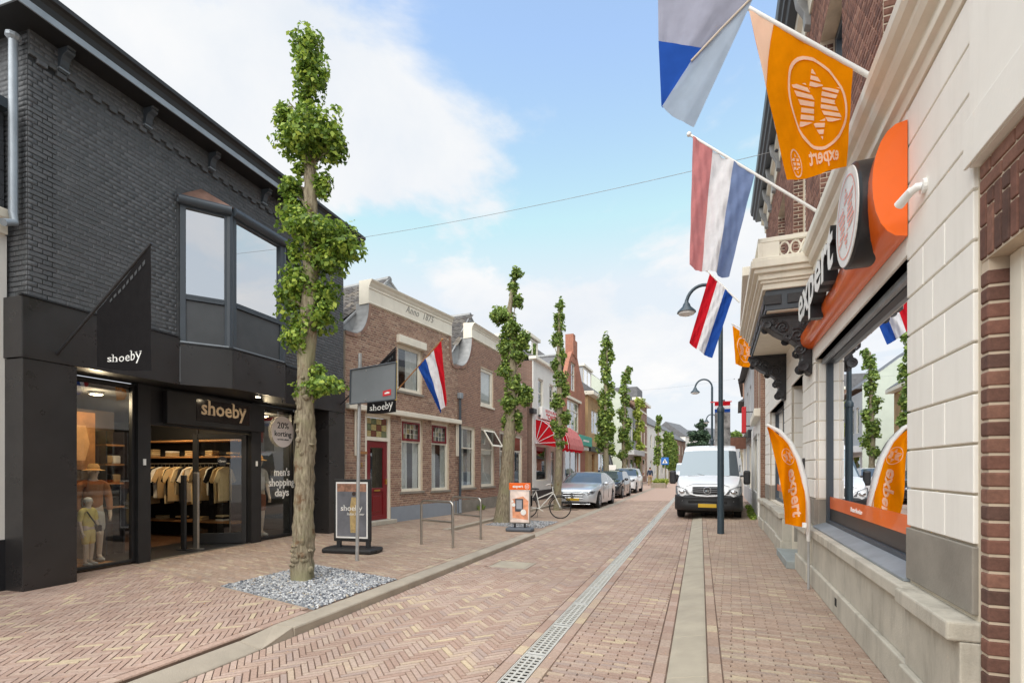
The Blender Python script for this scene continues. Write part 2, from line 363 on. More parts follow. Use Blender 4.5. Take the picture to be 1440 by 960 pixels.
def copy_tree(o, parent=None):
    c = o.copy(); COL.objects.link(c); c.parent = parent
    for ch in list(o.children): copy_tree(ch, c)
    return c
class Frame:
    """facade frame: s along the street, n out towards the street, z up"""
    def __init__(s, P, Q=None, side=1, d=None):
        s.P = Vector((P[0], P[1], 0))
        if d is None: d = (Q[0]-P[0], Q[1]-P[1])
        L = math.hypot(*d); s.L = L; s.d = Vector((d[0]/L, d[1]/L, 0)); s.o = Vector((s.d.y, -s.d.x, 0))*side
    def w(s, a, n, z): return s.P+s.d*a+s.o*n+Vector((0, 0, z))
    def ang(s): return math.atan2(-s.o.x, s.o.y)      # z rotation whose local +y is the outward direction

# ------------------------------------------------------------------ bricks
def fr_mesh(name, mat, chamfer=.06, flat=False):
    """unit piece with chamfered front (front +y, or +z when flat)"""
    c = chamfer; b = [(-.5, 0, -.5), (.5, 0, -.5), (.5, 0, .5), (-.5, 0, .5)]
    cx, cz = c*.35, c
    q = [(-.5+cx, 1, -.5+cz), (.5-cx, 1, -.5+cz), (.5-cx, 1, .5-cz), (-.5+cx, 1, .5-cz)]
    vs = b+q; fs = [(7, 6, 5, 4)]+[((i+1) % 4, i, 4+i, 4+(i+1) % 4) for i in range(4)]
    if flat: vs = [(x, z, y) for x, y, z in vs]; fs = [f[::-1] for f in fs]
    me = bpy.data.meshes.new(name); me.from_pydata(vs, [], fs); me.materials.append(mat)
    bm = bmesh.new(); bm.from_mesh(me); bmesh.ops.recalc_face_normals(bm, faces=bm.faces)
    # open at the back: make sure the front looks outwards
    up = Vector((0, 0, 1)) if flat else Vector((0, 1, 0)); bm.faces.ensure_lookup_table()
    if bm.faces[0].normal.dot(up) < 0: bmesh.ops.reverse_faces(bm, faces=bm.faces)
    bm.to_mesh(me); bm.free(); return me
def npmesh(name, V, Fq, mat, parent, kind=None):
    me = bpy.data.meshes.new(name)
    V = np.asarray(V, dtype=np.float64).reshape(-1, 3); org = ORG.get(parent, Vector((0, 0, 0))); V = V-np.array(org)
    Fq = np.asarray(Fq, dtype=np.int32).reshape(-1, 4)
    me.vertices.add(len(V)); me.vertices.foreach_set('co', V.ravel())
    me.loops.add(Fq.size); me.loops.foreach_set('vertex_index', Fq.ravel())
    me.polygons.add(len(Fq)); me.polygons.foreach_set('loop_start', np.arange(0, Fq.size, 4, dtype=np.int32))
    me.update(calc_edges=True); me.validate()
    me.materials.append(mat); o = bpy.data.objects.new(name, me); COL.objects.link(o); ORG[o] = Vector(org)
    if parent is not None: o.parent = parent
    if kind: o['kind'] = kind
    return o
def topfn(top):
    if isinstance(top, (int, float)): return lambda s: top
    xs = [p[0] for p in top]; zs = [p[1] for p in top]
    return lambda s: float(np.interp(s, xs, zs))
def wall(mb, s0, s1, z0, top, holes=(), n=0., depth=.3):
    tf = topfn(top); cuts = {s0, s1}
    for a, b, c, d in holes: cuts |= {a, b}
    if not isinstance(top, (int, float)): cuts |= {p[0] for p in top if s0 < p[0] < s1}
    cuts = sorted(c for c in cuts if s0 <= c <= s1)
    for a, b in zip(cuts, cuts[1:]):
        if b-a < 1e-6: continue
        mid = (a+b)/2; hs = sorted((h[2], h[3]) for h in holes if h[0] < mid < h[1]); z = z0
        for c, d in hs:
            if c > z: mb.add([(a, n, z), (b, n, z), (b, n, c), (a, n, c)], [(0, 1, 2, 3)])
            z = max(z, d)
        za, zb = tf(a), tf(b)
        if max(za, zb) > z: mb.add([(a, n, z), (b, n, z), (b, n, zb), (a, n, za)], [(0, 1, 2, 3)])
        mb.add([(a, n, za), (b, n, zb), (b, n-depth, zb), (a, n-depth, za)], [(0, 1, 2, 3)])
    for a, b, c, d in holes:
        q = [(a, n, c), (b, n, c), (b, n, d), (a, n, d)]; r = [(x, n-depth, z) for x, _, z in q]
        mb.add(q+r, [(i, (i+1) % 4, 4+(i+1) % 4, 4+i) for i in range(4)])
    for s in (s0, s1): mb.add([(s, n, z0), (s, n, tf(s)), (s, n-depth, tf(s)), (s, n-depth, z0)], [(0, 1, 2, 3)])
    return mb
def bricks(fr, parent, s0, s1, z0, top, holes, n, mat, single=300, ch=.0625, joint=.011, L=.21, proud=.007, bond='cross', name='brick', skip=None, seed=1):
    tf = topfn(top); rnd = random.Random(seed); out = []; k = 0; z = z0
    zmax = top if isinstance(top, (int, float)) else max(p[1] for p in top)
    while z+ch <= zmax+1e-6:
        zc = z+ch/2; step = (L/2 if (bond == 'cross' and k % 2) else L); off = {0: 0, 1: L/4, 2: L/2, 3: L/4}[k % 4] if bond == 'cross' else (k % 2)*L/2
        iv = [(s0, s1)]
        for a, b, c, d in holes:
            if c-ch*.4 < zc < d+ch*.4:
                nv = []
                for p, q in iv:
                    if b <= p or a >= q: nv.append((p, q)); continue
                    if a > p: nv.append((p, a))
                    if b < q: nv.append((b, q))
                iv = nv
        x = s0-off
        while x < s1:
            for p, q in iv:
                a = max(x, p); b = min(x+step, q)
                if b-a > .03 and min(tf(a), tf((a+b)/2), tf(b)) >= z+ch*.8 and not (skip and skip((a+b)/2, zc)):
                    out.append((a+joint/2, b-joint/2, zc, b-a > step-.005))
            x += step
        z += ch; k += 1
    out.sort(key=lambda b: cdist(fr.w((b[0]+b[1])/2, n, b[2])))
    me = fr_mesh(name, mat, .1); org = ORG.get(parent, Vector((0, 0, 0))); rot = fr.ang()
    V = []; Fq = []; cnt = 0
    B = [(-.5, 0, -.5), (.5, 0, -.5), (.5, 0, .5), (-.5, 0, .5), (-.465, 1, -.4), (.465, 1, -.4), (.465, 1, .4), (-.465, 1, .4)]
    for a, b, zc, full in out:
        pr = proud*(.75+.5*rnd.random()); hh = ch-joint
        if cnt < single and full:
            o = bpy.data.objects.new(name, me); COL.objects.link(o); o.parent = parent
            o.location = fr.w((a+b)/2, n, zc)-org; o.rotation_euler = (0, 0, rot); o.scale = (b-a, pr, hh); cnt += 1
        else:
            i0 = len(V); P = fr.w((a+b)/2, n, zc)
            for x, y, zz in B:
                w = P+fr.d*(x*(b-a))+fr.o*(y*pr); V.append((w.x, w.y, w.z+zz*hh))
            fs = [(4, 5, 6, 7), (0, 1, 5, 4), (1, 2, 6, 5), (2, 3, 7, 6), (3, 0, 4, 7)]
            if fr.d.cross(fr.o).z < 0: Fq += [tuple(i0+i for i in f) for f in fs]
            else: Fq += [tuple(i0+i for i in f[::-1]) for f in fs]
    if V: npmesh('brickwork', V, Fq, mat, parent, 'stuff')
# --- paving
def clip(poly, p, nrm):
    """keep the side where (x-p).nrm >= 0"""
    out = []; m = len(poly)
    for i in range(m):
        a, b = poly[i], poly[(i+1) % m]
        da = (a[0]-p[0])*nrm[0]+(a[1]-p[1])*nrm[1]; db = (b[0]-p[0])*nrm[0]+(b[1]-p[1])*nrm[1]
        if da >= 0: out.append(a)
        if (da >= 0) != (db >= 0):
            t = da/(da-db); out.append((a[0]+(b[0]-a[0])*t, a[1]+(b[1]-a[1])*t))
    return out
def area(p): return .5*abs(sum(p[i][0]*p[(i+1) % len(p)][1]-p[(i+1) % len(p)][0]*p[i][1] for i in range(len(p))))
def edges(poly):
    cx = sum(p[0] for p in poly)/len(poly); cy = sum(p[1] for p in poly)/len(poly); out = []
    for i in range(len(poly)):
        a, b = poly[i], poly[(i+1) % len(poly)]; nx, ny = -(b[1]-a[1]), b[0]-a[0]; l = math.hypot(nx, ny); nx /= l; ny /= l
        if (cx-a[0])*nx+(cy-a[1])*ny < 0: nx, ny = -nx, -ny
        out.append((a, (nx, ny)))
    return out
def pave(parent, region, holes, pattern, ang, z, mat, single=300, L=.205, W=.052, joint=.0065, seed=3, hgt=.012):
    rnd = random.Random(seed); re = edges(region); hes = [edges(h) for h in holes]; ca, sa = math.cos(ang), math.sin(ang)
    loc = [(x*ca+y*sa, -x*sa+y*ca) for x, y in region]
    x0, x1 = min(p[0] for p in loc), max(p[0] for p in loc); y0, y1 = min(p[1] for p in loc), max(p[1] for p in loc)
    items = []
    if pattern == 'run':
        k = 0; y = y0
        while y < y1:
            x = x0-L*((k % 2)*.5+.07*rnd.random())
            while x < x1: items.append((x+L/2, y+W/2, L, W, 0)); x += L
            y += W; k += 1
    elif pattern == 'herring':
        n = 4; w = L/n    # brick is n units long
        nx = int((x1-x0)/w)+6; ny = int((y1-y0)/w)+6
        # cell (i,j): horizontals start where (i+j)%(2n)==0, verticals where (i-... ) pattern of 2n
        for j in range(-2*n, ny):
            for i in range(-2*n, nx):
                q = (i-j) % (2*n)
                if q == 0: items.append((x0+(i+n/2)*w, y0+(j+.5)*w, L, w, 0))
                elif q == n: items.append((x0+(i+.5)*w, y0+(j+1-n/2)*w+0*w+(n-1)*w*0, w, L, 1))
    out = []
    for cx, cy, l, w, r in items:
        hx, hy = l/2-joint/2, w/2-joint/2
        pl = [(cx-hx, cy-hy), (cx+hx, cy-hy), (cx+hx, cy+hy), (cx-hx, cy+hy)]
        pw = [(x*ca-y*sa, x*sa+y*ca) for x, y in pl]; full = True
        for p, n in re:
            ds = [(x-p[0])*n[0]+(y-p[1])*n[1] for x, y in pw]
            if max(ds) <= 0: pw = []; break
            if min(ds) < 0: pw = clip(pw, p, n); full = False
        if not pw: continue
        for he in hes:
            inside = True; best = None
            for p, n in he:
                dmax = max((x-p[0])*n[0]+(y-p[1])*n[1] for x, y in pw)
                if dmax <= 0: inside = False; break
            if not inside: continue
            c = (sum(x for x, y in pw)/len(pw), sum(y for x, y in pw)/len(pw))
            dm = min(((c[0]-p[0])*n[0]+(c[1]-p[1])*n[1], i) for i, (p, n) in enumerate(he))
            p, n = he[dm[1]]; pw = clip(pw, p, (-n[0], -n[1])); full = False
            if len(pw) < 3: break
        if len(pw) < 3 or area(pw) < .0008: continue
        wcx, wcy = cx*ca-cy*sa, cx*sa+cy*ca
        vis = ray_vis(wcx, wcy, z)
        out.append((wcx, wcy, l-joint, w-joint, pw, full, vis))
    out.sort(key=lambda b: b[6])
    me = fr_mesh('brick', mat, .05, True); org = ORG.get(parent, Vector((0, 0, 0)))
    V = []; Fc = []; cnt = 0
    for cx, cy, l, w, pw, full, vis in out:
        dz = (rnd.random()-.5)*.003
        if full and cnt < single and vis < 1e5:
            o = bpy.data.objects.new('brick', me); COL.objects.link(o); o.parent = parent
            if w > l: o.rotation_euler = ((rnd.random()-.5)*.012, (rnd.random()-.5)*.012, ang+PI/2); o.scale = (w, l, hgt)
            else: o.rotation_euler = ((rnd.random()-.5)*.012, (rnd.random()-.5)*.012, ang); o.scale = (l, w, hgt)
            o.location = Vector((cx, cy, z-hgt+dz))-org; cnt += 1
        else:
            i0 = len(V); m = len(pw); gx = sum(p[0] for p in pw)/m; gy = sum(p[1] for p in pw)/m
            tx, ty = (rnd.random()-.5)*.014, (rnd.random()-.5)*.014
            if sum(pw[i][0]*pw[(i+1) % m][1]-pw[(i+1) % m][0]*pw[i][1] for i in range(m)) < 0: pw = pw[::-1]
            V += [(x, y, z-hgt) for x, y in pw]
            for x, y in pw:
                vx, vy = gx-x, gy-y; q = math.hypot(vx, vy) or 1
                V.append((x+vx/q*.0025, y+vy/q*.0025, z+dz+tx*(x-gx)+ty*(y-gy)))
            Fc.append(tuple(range(i0+m, i0+2*m))); Fc += [(i0+i, i0+(i+1) % m, i0+m+(i+1) % m, i0+m+i) for i in range(m)]
    if V:
        me2 = bpy.data.meshes.new('brick_paving'); me2.from_pydata([(x-org.x, y-org.y, zz-org.z) for x, y, zz in V], [], Fc); me2.materials.append(mat)
        o = bpy.data.objects.new('brick_paving', me2); COL.objects.link(o); o.parent = parent; o['kind'] = 'stuff'
def ray_vis(x, y, z):
    """rank of a ground point: distance when in the picture, far away otherwise"""
    c, s = math.cos(PSI), math.sin(PSI); xr = x*c+y*s; d = -x*s+y*c
    if d < .2: return 1e6+math.hypot(x, y)
    px = 720+FPX*xr/d; py = HOR-FPX*(z-CAM_H)/d
    return (0 if (0 < px < 1440 and 0 < py < 960) else 1e6)+math.hypot(x, y)

# ------------------------------------------------------------------ lettering
def text(st, size=1., ext=0., serif=False, spacing=1., shear=0., bold=0.):
    """list of (verts, faces) in x/y, baseline at 0, centred on x"""
    cu = bpy.data.curves.new('t', 'FONT'); cu.body = st; cu.size = size; cu.extrude = ext; cu.resolution_u = 2; cu.space_character = spacing; cu.shear = shear; cu.offset = bold
    ob = bpy.data.objects.new('t', cu); COL.objects.link(ob)
    dg = bpy.context.evaluated_depsgraph_get(); me = bpy.data.meshes.new_from_object(ob.evaluated_get(dg))
    vs = [tuple(v.co) for v in me.vertices]; fs = [tuple(p.vertices) for p in me.polygons]
    if serif:
        # add slab serifs under / over straight stems, letter by letter
        x = 0
        for i, chx in enumerate(st):
            wl = text_w(st[:i], size, spacing); wr = text_w(st[:i+1], size, spacing)
            b = .035*size; sw = .085*size
            def slab(cx, y, w=.2):
                o = len(vs); w *= size
                vs.extend([(cx-w/2, y, ext), (cx+w/2, y, ext), (cx+w/2, y+b, ext), (cx-w/2, y+b, ext)]); fs.append((o, o+1, o+2, o+3))
            xs = wl+.11*size; xe = wr-.11*size
            if chx in 'hnmrpikltfdb': 
                if chx in 'hnmrikltf': slab(xs, 0)
                if chx == 'p': slab(xs, -.2*size)
                if chx in 'hlbktd': slab(xs-.045*size if chx != 'd' else xe-.045*size, .70*size, .13)
                if chx in 'nmrpi': slab(xs-.04*size, .50*size, .13)
                if chx in 'hnm': slab(xe, 0)
            if chx == 'y': slab(wl+.07*size, .50*size, .17); slab(wr-.06*size, .50*size, .15)
    bpy.data.objects.remove(ob); bpy.data.curves.remove(cu); bpy.data.meshes.remove(me)
    if vs:
        xm = (min(v[0] for v in vs)+max(v[0] for v in vs))/2; vs = [(v[0]-xm, v[1], v[2]) for v in vs]
    return vs, fs
_tw = {}
def text_w(st, size, spacing):
    if not st: return 0.
    k = (st, size, spacing)
    if k not in _tw:
        cu = bpy.data.curves.new('t', 'FONT'); cu.body = st; cu.size = size; cu.space_character = spacing
        ob = bpy.data.objects.new('t', cu); COL.objects.link(ob); bpy.context.view_layer.update()
        dg = bpy.context.evaluated_depsgraph_get(); me = bpy.data.meshes.new_from_object(ob.evaluated_get(dg))
        _tw[k] = max((v.co.x for v in me.vertices), default=0.); bpy.data.objects.remove(ob); bpy.data.curves.remove(cu); bpy.data.meshes.remove(me)
    return _tw[k]
def letter(fr, st, s, n, z, size, mat, parent, name='lettering', flip=1, ext=.004, fit=None, **k):
    """lettering on a facade frame, centred on s; flip=-1 when the frame runs right to left for the reader"""
    vs, fs = text(st, size, ext, **k)
    sc = 1.
    if fit: w = max(v[0] for v in vs)-min(v[0] for v in vs); sc = fit/w
    mb = MB(fr); mb.add([(s+flip*x*sc, n+q, z+y) for x, y, q in vs], fs)
    return mb.build(name, mat, parent, recalc=False)
# ================================================================== THE GROUND
def struct(name): 
    return thing(name, None, None, (0, 0, 0), None, 'structure')
WZ = .08      # left pavement height
RZ = .05      # right pavement height
tag(MB().box(-300, 300, -40, 500, -.6, -.06).build('ground', M('far_ground', S(150, 138, 126), .95, var=.1, scale=.5)), kind='structure')
m_farpave = M('far_paving', S(178, 152, 137), .9, var=.10, scale=9)
road = struct('road')
MB().box(-3.56, -1.395, -4, 26.5, -.05, -.010).build('road_bed', m_sand, road); MB().box(-1.205, -.24, -4, 26.5, -.05, -.010).build('road_bed', m_sand, road)
MB().box(-3.56, -1.395, 26.5, 220, -.05, -.001).build('far_paving', m_farpave, road); MB().box(-1.205, -.24, 26.5, 220, -.05, -.001).build('far_paving', m_farpave, road)
pave(road, [(-3.55, 1.2), (-1.50, 1.2), (-1.50, 26.4), (-3.55, 26.4)], [[(-3.2, 7.55), (-2.55, 7.55), (-2.55, 8.15), (-3.2, 8.15)]], 'herring', R(45), 0., m_pave, 300, seed=5)
def rowline(parent, x0, x1, y0, y1, z, mat, single=0, seed=1, L=.205):
    pave(parent, [(x0, y0), (x1, y0), (x1, y1), (x0, y1)], [], 'run', PI/2, z, mat, single, L=L, W=(x1-x0)+1e-5, seed=seed)
rowline(road, -1.497, -1.395, 1.2, 26.4, 0., m_pave, 20, 8)
rowline(road, -1.206, -1.105, 1.2, 26.4, 0., m_pave, 20, 9)
pave(road, [(-1.10, 1.2), (-.35, 1.2), (-.35, 26.4), (-1.10, 26.4)], [], 'run', R(-2), 0., m_pave, 300, seed=6)
rowline(road, -.345, -.243, 1.2, 26.4, 0., m_pave, 20, 10)
# manhole cover in the road
mh = thing('manhole_cover', 'flat grey square inspection cover set in the brick road', 'manhole cover', (-2.87, 7.85, -.01))
MB().box(-3.19, -2.56, 7.56, 8.14, -.01, -.002).build('frame', m_conc, mh)
MB().box(-3.13, -2.62, 7.62, 8.08, -.004, .002).build('lid', m_conc2, mh, bevel=.003)
# drain channel
dr = thing('drain_channel', None, None, (0, 0, 0), None, 'structure')
DX0, DX1 = -1.39, -1.21
MB().box(DX0, DX1, -4, 221, -.059, -.050).build('channel', m_drain, dr)
MB().box(DX0-.004, DX0+.007, -4, 220, -.049, .0).build('rail', m_galv, dr)
MB().box(DX1-.007, DX1+.004, -4, 220, -.049, .0).build('rail', m_galv, dr)
def grate_mesh():
    mb = MB(); Lg, Wg = .86, DX1-DX0-.018; nc, nr = 3, 13
    xs = [-Wg/2]; 
    for i in range(nc):
        c = -Wg/2+Wg*(i+.5)/nc; xs += [c-.018, c+.018]
    xs.append(Wg/2); ys = [-Lg/2]
    for j in range(nr):
        c = -Lg/2+.04+(Lg-.08)*(j+.5)/nr; ys += [c-.021, c+.021]
    ys.append(Lg/2)
    for i in range(len(xs)-1):
        for j in range(len(ys)-1):
            a, b, c, d = xs[i], xs[i+1], ys[j], ys[j+1]
            if i % 2 == 1 and j % 2 == 1:
                q = [(a, c), (b, c), (b, d), (a, d)]
                mb.add([(x, y, 0) for x, y in q]+[(x, y, -.008) for x, y in q], [(k, 4+k, 4+(k+1) % 4, (k+1) % 4) for k in range(4)])
            else: mb.add([(a, c, 0), (b, c, 0), (b, d, 0), (a, d, 0)], [(0, 1, 2, 3)])
    return mb
go = grate_mesh().build('grate', m_galv, dr, recalc=False); gy = 1.0
for k in range(62):
    o = go if k == 0 else go.copy()
    if k: COL.objects.link(o); o.parent = dr
    o.location = ((DX0+DX1)/2, 1.93+k*.87, -.002+(random.random()-.5)*.002)
# right gutter band and pavement
band = thing('kerb', None, None, (0, 0, 0), None, 'structure')
def kstone(poly, y0, y1): return MB().prism(poly, y0, y1)
y = 1.0; k = 0
while y < 60:
    L = .98+(.02*random.random() if k else 0)
    MB().prism([(-.238, -.03), (.048, -.03), (.048, RZ+.002), (.02, RZ+.004), (-.20, .012), (-.238, .0)], y, y+L-.006).build('kerb_stone', m_conc2, band, bevel=.006)
    y += L; k += 1
rp = struct('pavement_right')
RW = [(.052, .8), (1.16, .8), (1.85, 26.4), (.052, 26.4)]
MB().flat([(.05, -2), (2.2, -2), (2.4, 26.5), (.05, 26.5)], -.05, RZ-.010).build('pavement_bed', m_sand, rp)
MB().box(.05, 2.6, 26.5, 200, -.05, RZ).build('far_paving', m_farpave, rp)
rowline(rp, .053, .155, .8, 26.4, RZ, m_pave2, 20, 12)
pave(rp, [(.158, .8), (1.22, .8), (1.9, 26.4), (.158, 26.4)], [[(.40, 12.9), (.49, 12.9), (.49, 13.0), (.40, 13.0)]], 'run', R(-3), RZ, m_pave2, 300, seed=14)
# left kerb
lk = thing('kerb', None, None, (0, 0, 0), None, 'structure')
y = .4; k = 0
while y < 3.4:
    MB().prism([(-3.80, -.03), (-3.555, -.03), (-3.555, .004), (-3.57, .012), (-3.79, .05), (-3.80, .05)], y, min(3.4, y+.99)).build('kerb_stone', m_conc, lk, bevel=.006); y += .995
a = MB(); a.add([(-3.80, 3.405, -.03), (-3.555, 3.405, -.03), (-3.555, 3.405, .004), (-3.80, 3.405, .05), (-3.80, 3.78, -.03), (-3.555, 3.78, -.03), (-3.575, 3.78, WZ), (-3.80, 3.78, WZ)],
                [(0, 1, 2, 3), (4, 7, 6, 5), (0, 4, 5, 1), (1, 5, 6, 2), (2, 6, 7, 3), (3, 7, 4, 0)]); a.build('kerb_stone', m_conc, lk, bevel=.006)
y = 3.785
while y < 11.1:
    L = min(.995, 11.2-y)
    MB().prism([(-3.80, -.03), (-3.555, -.03), (-3.556, .066), (-3.566, WZ), (-3.80, WZ)], y, y+L-.006).build('kerb_stone', m_conc, lk, bevel=.004); y += L
y = 11.2
while y < 60:
    MB().prism([(-3.80, -.03), (-3.555, -.03), (-3.555, .002), (-3.80, .004)], y, y+.99).build('kerb_stone', m_conc, lk); y += .995
y = 11.3
while y < 60:
    MB().prism([(-6.0, -.03), (-5.86, -.03), (-5.862, .07), (-5.88, WZ), (-6.0, WZ)], y, y+.99).build('kerb_stone', m_conc, lk, bevel=.006); y += .995
lp = struct('pavement_left')
MB().box(-12, -3.81, -6, 11.2, -.05, WZ-.010).build('pavement_bed', m_sand, lp)
MB().box(-12, -6.0, 11.2, 26.5, -.05, WZ-.010).build('pavement_bed', m_sand, lp)
MB().box(-5.86, -3.81, 11.2, 26.5, -.05, -.010).build('pavement_bed', m_sand, lp)
MB().box(-12, -6.0, 26.5, 200, -.05, WZ).build('far_paving', m_farpave, lp)
MB().box(-5.86, -3.81, 26.5, 220, -.05, -.001).build('far_paving', m_farpave, lp)
KS = -.25      # the pavement courses run slightly askew to the street
bed1 = [(-5.70, 4.80), (-3.82, 4.34), (-3.82, 5.92), (-5.63, 6.40)]
def yl(x): return 4.30+KS*(x+3.8)-.02
reg_h = [(-9.2, .6), (-3.915, .6), (-3.915, yl(-3.915)), (-9.2, yl(-9.2))]
pave(lp, reg_h, [], 'herring', R(45)-.12, WZ, m_pave3, 300, seed=21)
rowline(lp, -3.91, -3.805, .6, 4.25, WZ, m_pave3, 10, 22)
pave(lp, [(-9.2, yl(-9.2)+.004), (-3.915, yl(-3.915)+.004), (-3.915, 11.18), (-9.2, 11.18)], [bed1], 'run', math.atan(KS), WZ, m_pave2, 300, seed=23)
rowline(lp, -3.91, -3.805, 5.95, 11.18, WZ, m_pave2, 10, 24)
bed2 = [(-5.70, 13.2), (-3.95, 12.95), (-3.95, 14.8), (-5.70, 15.0)]
pave(lp, [(-5.855, 11.22), (-3.81, 11.22), (-3.81, 26.4), (-5.855, 26.4)], [bed2, [(-5.6, 19.0), (-4.4, 19.0), (-4.4, 19.8), (-5.6, 19.8)]], 'run', 0, 0., m_pave2, 30, seed=25)
pave(lp, [(-9.0, 11.22), (-6.01, 11.22), (-6.01, 26.4), (-9.0, 26.4)], [], 'run', math.atan(KS)*.5, WZ, m_pave2, 30, seed=26)
# gravel beds
def gravel(poly, z, nst, label):
    t = thing('gravel_bed', label, 'gravel', (sum(p[0] for p in poly)/4, sum(p[1] for p in poly)/4, z), kind='stuff')
    MB().flat(poly, z-.08, z-.012).build('bed', m_gravbase, t)
    e = edges(poly); V = []; Fq = []; xs = [p[0] for p in poly]; ys = [p[1] for p in poly]; i = 0
    while i < nst:
        x, y = random.uniform(min(xs), max(xs)), random.uniform(min(ys), max(ys))
        if min((x-p[0])*n[0]+(y-p[1])*n[1] for p, n in e) < .012: continue
        i += 1; r = random.uniform(.010, .024); a = random.uniform(0, PI); zz = z-.008+random.uniform(0, .012)
        o = len(V); c, s = math.cos(a), math.sin(a)
        for (p, q, h) in ((1, .1, 0), (.2, .8, .05), (-.9, .2, 0), (-.1, -.75, .05), (.55, .3, .7), (-.35, .45, .75), (-.5, -.3, .7), (.4, -.4, .6)):
            p += random.uniform(-.2, .2); q += random.uniform(-.2, .2)
            V.append((x+r*(p*c-q*s), y+r*(p*s+q*c), zz+r*h))
        Fq += [(o+4, o+5, o+6, o+7), (o, o+1, o+5, o+4), (o+1, o+2, o+6, o+5), (o+2, o+3, o+7, o+6), (o+3, o, o+4, o+7)]
    npmesh('stones', V, Fq, m_gravel, t, 'stuff')
    # thin steel edging round the bed
    for j in range(4):
        a_, b_ = Vector((*poly[j], 0)), Vector((*poly[(j+1) % 4], 0)); d = (b_-a_).normalized(); nn = Vector((-d.y, d.x, 0))*.004
        if j in (0, 2, 3): 
            q = [a_-nn, b_-nn, b_+nn, a_+nn]; MB().flat([(v.x, v.y) for v in q], z-.05, z+.004).build('edging', m_zinc, t)
gravel([(-5.695, 4.805), (-3.825, 4.35), (-3.825, 5.91), (-5.625, 6.39)], WZ, 9000, 'grey crushed gravel round the tree before the black shop')
gravel([(-5.69, 13.21), (-3.96, 12.96), (-3.96, 14.79), (-5.69, 14.99)], 0., 2600, 'grey gravel patch beneath the tree next to the bicycle')

# ================================================================== generic facade pieces
def window(fr, parent, s0, s1, z0, z1, n, fw=.07, mat=None, bv=(), bh=(), glass=None, sill=None, curtain=0, room=m_darkroom, name='window', bw=.045, depth=.07, panes=True, fw_bot=None):
    mat = mat or m_cream; glass = glass or m_glass; fb = fw_bot or fw
    mb = MB(fr)
    mb.box(s0, s0+fw, n-depth, n, z0, z1); mb.box(s1-fw, s1, n-depth, n, z0, z1)
    mb.box(s0+fw, s1-fw, n-depth, n-.002, z0, z0+fb); mb.box(s0+fw, s1-fw, n-depth, n-.002, z1-fw, z1)
    for x in bv: mb.box(x-bw/2, x+bw/2, n-depth, n-.006, z0+fb, z1-fw)
    for zz in bh: mb.box(s0+fw, s1-fw, n-depth, n-.009, zz-bw/2, zz+bw/2)
    w = mb.build(name, mat, parent, bevel=.004)
    xs = [s0+fw]+sorted(bv)+[s1-fw]; zs = [z0+fb]+sorted(bh)+[z1-fw]
    for i in range(len(xs)-1):
        for j in range(len(zs)-1):
            MB(fr).box(xs[i], xs[i+1], n-.045, n-.038, zs[j], zs[j+1]).build('pane', glass, w)
    if sill: MB(fr).box(s0-.06, s1+.06, n-depth, n+.09, z0-.07, z0-.004).build('sill', sill, w, bevel=.004)
    if room:
        q = MB(fr); a, b, c, d, e0, e1 = s0+.005, s1-.005, z0+.005, z1-.005, n-depth-.001, n-1.1
        q.add([(a, e0, c), (b, e0, c), (b, e0, d), (a, e0, d), (a, e1, c), (b, e1, c), (b, e1, d), (a, e1, d)], [(4, 5, 6, 7), (0, 1, 5, 4), (1, 2, 6, 5), (2, 3, 7, 6), (3, 0, 4, 7)])
        q.build('room', room, w, recalc=False)
    if curtain:
        rr = random.Random(int(s0*100)+7)
        def cur(a, b, zb, zt, ph):
            MB(fr).grid(lambda u, v: (a+(b-a)*u, n-.11+.022*math.sin(u*(b-a)*52+ph)+.01*math.sin(u*(b-a)*23+v*2), zb+(zt-zb)*v), 28, 3).build('curtain', m_curtain, w, smooth=True, recalc=False)
        if curtain == 1: cur(s0+fw*.6, s0+(s1-s0)*.42, z0+.02, z1-.03, 1.); cur(s1-(s1-s0)*.33, s1-fw*.6, z0+.02, z1-.03, 2.)
        elif curtain == 2: cur(s0+fw*.6, s1-fw*.6, z0+.02, z1-.03, .4)
        elif curtain == 3: cur(s1-(s1-s0)*.55, s1-fw*.6, z0+.02, z1-.03, .4)
    return w
def backing(fr, parent, s0, s1, z0, z1, n0, n1, mat, name='core'):
    return MB(fr).box(s0, s1, n1, n0, z0, z1).build(name, mat, parent)
# ================================================================== LEFT SIDE: the black clothes shop
SH = Frame((-7.66, 3.76), (-8.05, 10.12), 1)
shop = thing('shop_building', 'black painted brick shop with a bay window above a recessed glass front', 'building', SH.w(3.2, -2.5, 0))
wall(MB(SH), .04, 6.4, 3.5, 6.9, [], 0, .3).build('wall', m_blackmortar, shop)
bricks(SH, shop, .04, 6.4, 3.66, 6.575, [(2.02, 4.45, 3.3, 6.02)], 0, m_blackbrick, 300, proud=.0055, seed=31)
MB(SH).box(.04, 6.4, -.1, .034, 6.59, 6.9).build('frieze', m_blackmortar, shop)
bricks(SH, shop, .04, 6.4, 6.592, 6.9, [], .034, m_blackbrick, 0, proud=.0055, seed=32)
x = .12
while x < 6.3:
    MB(SH).box(x, x+.11, 0, .042, 6.535, 6.592).build('dentil', m_blackbrick, shop, bevel=.004); x += .212
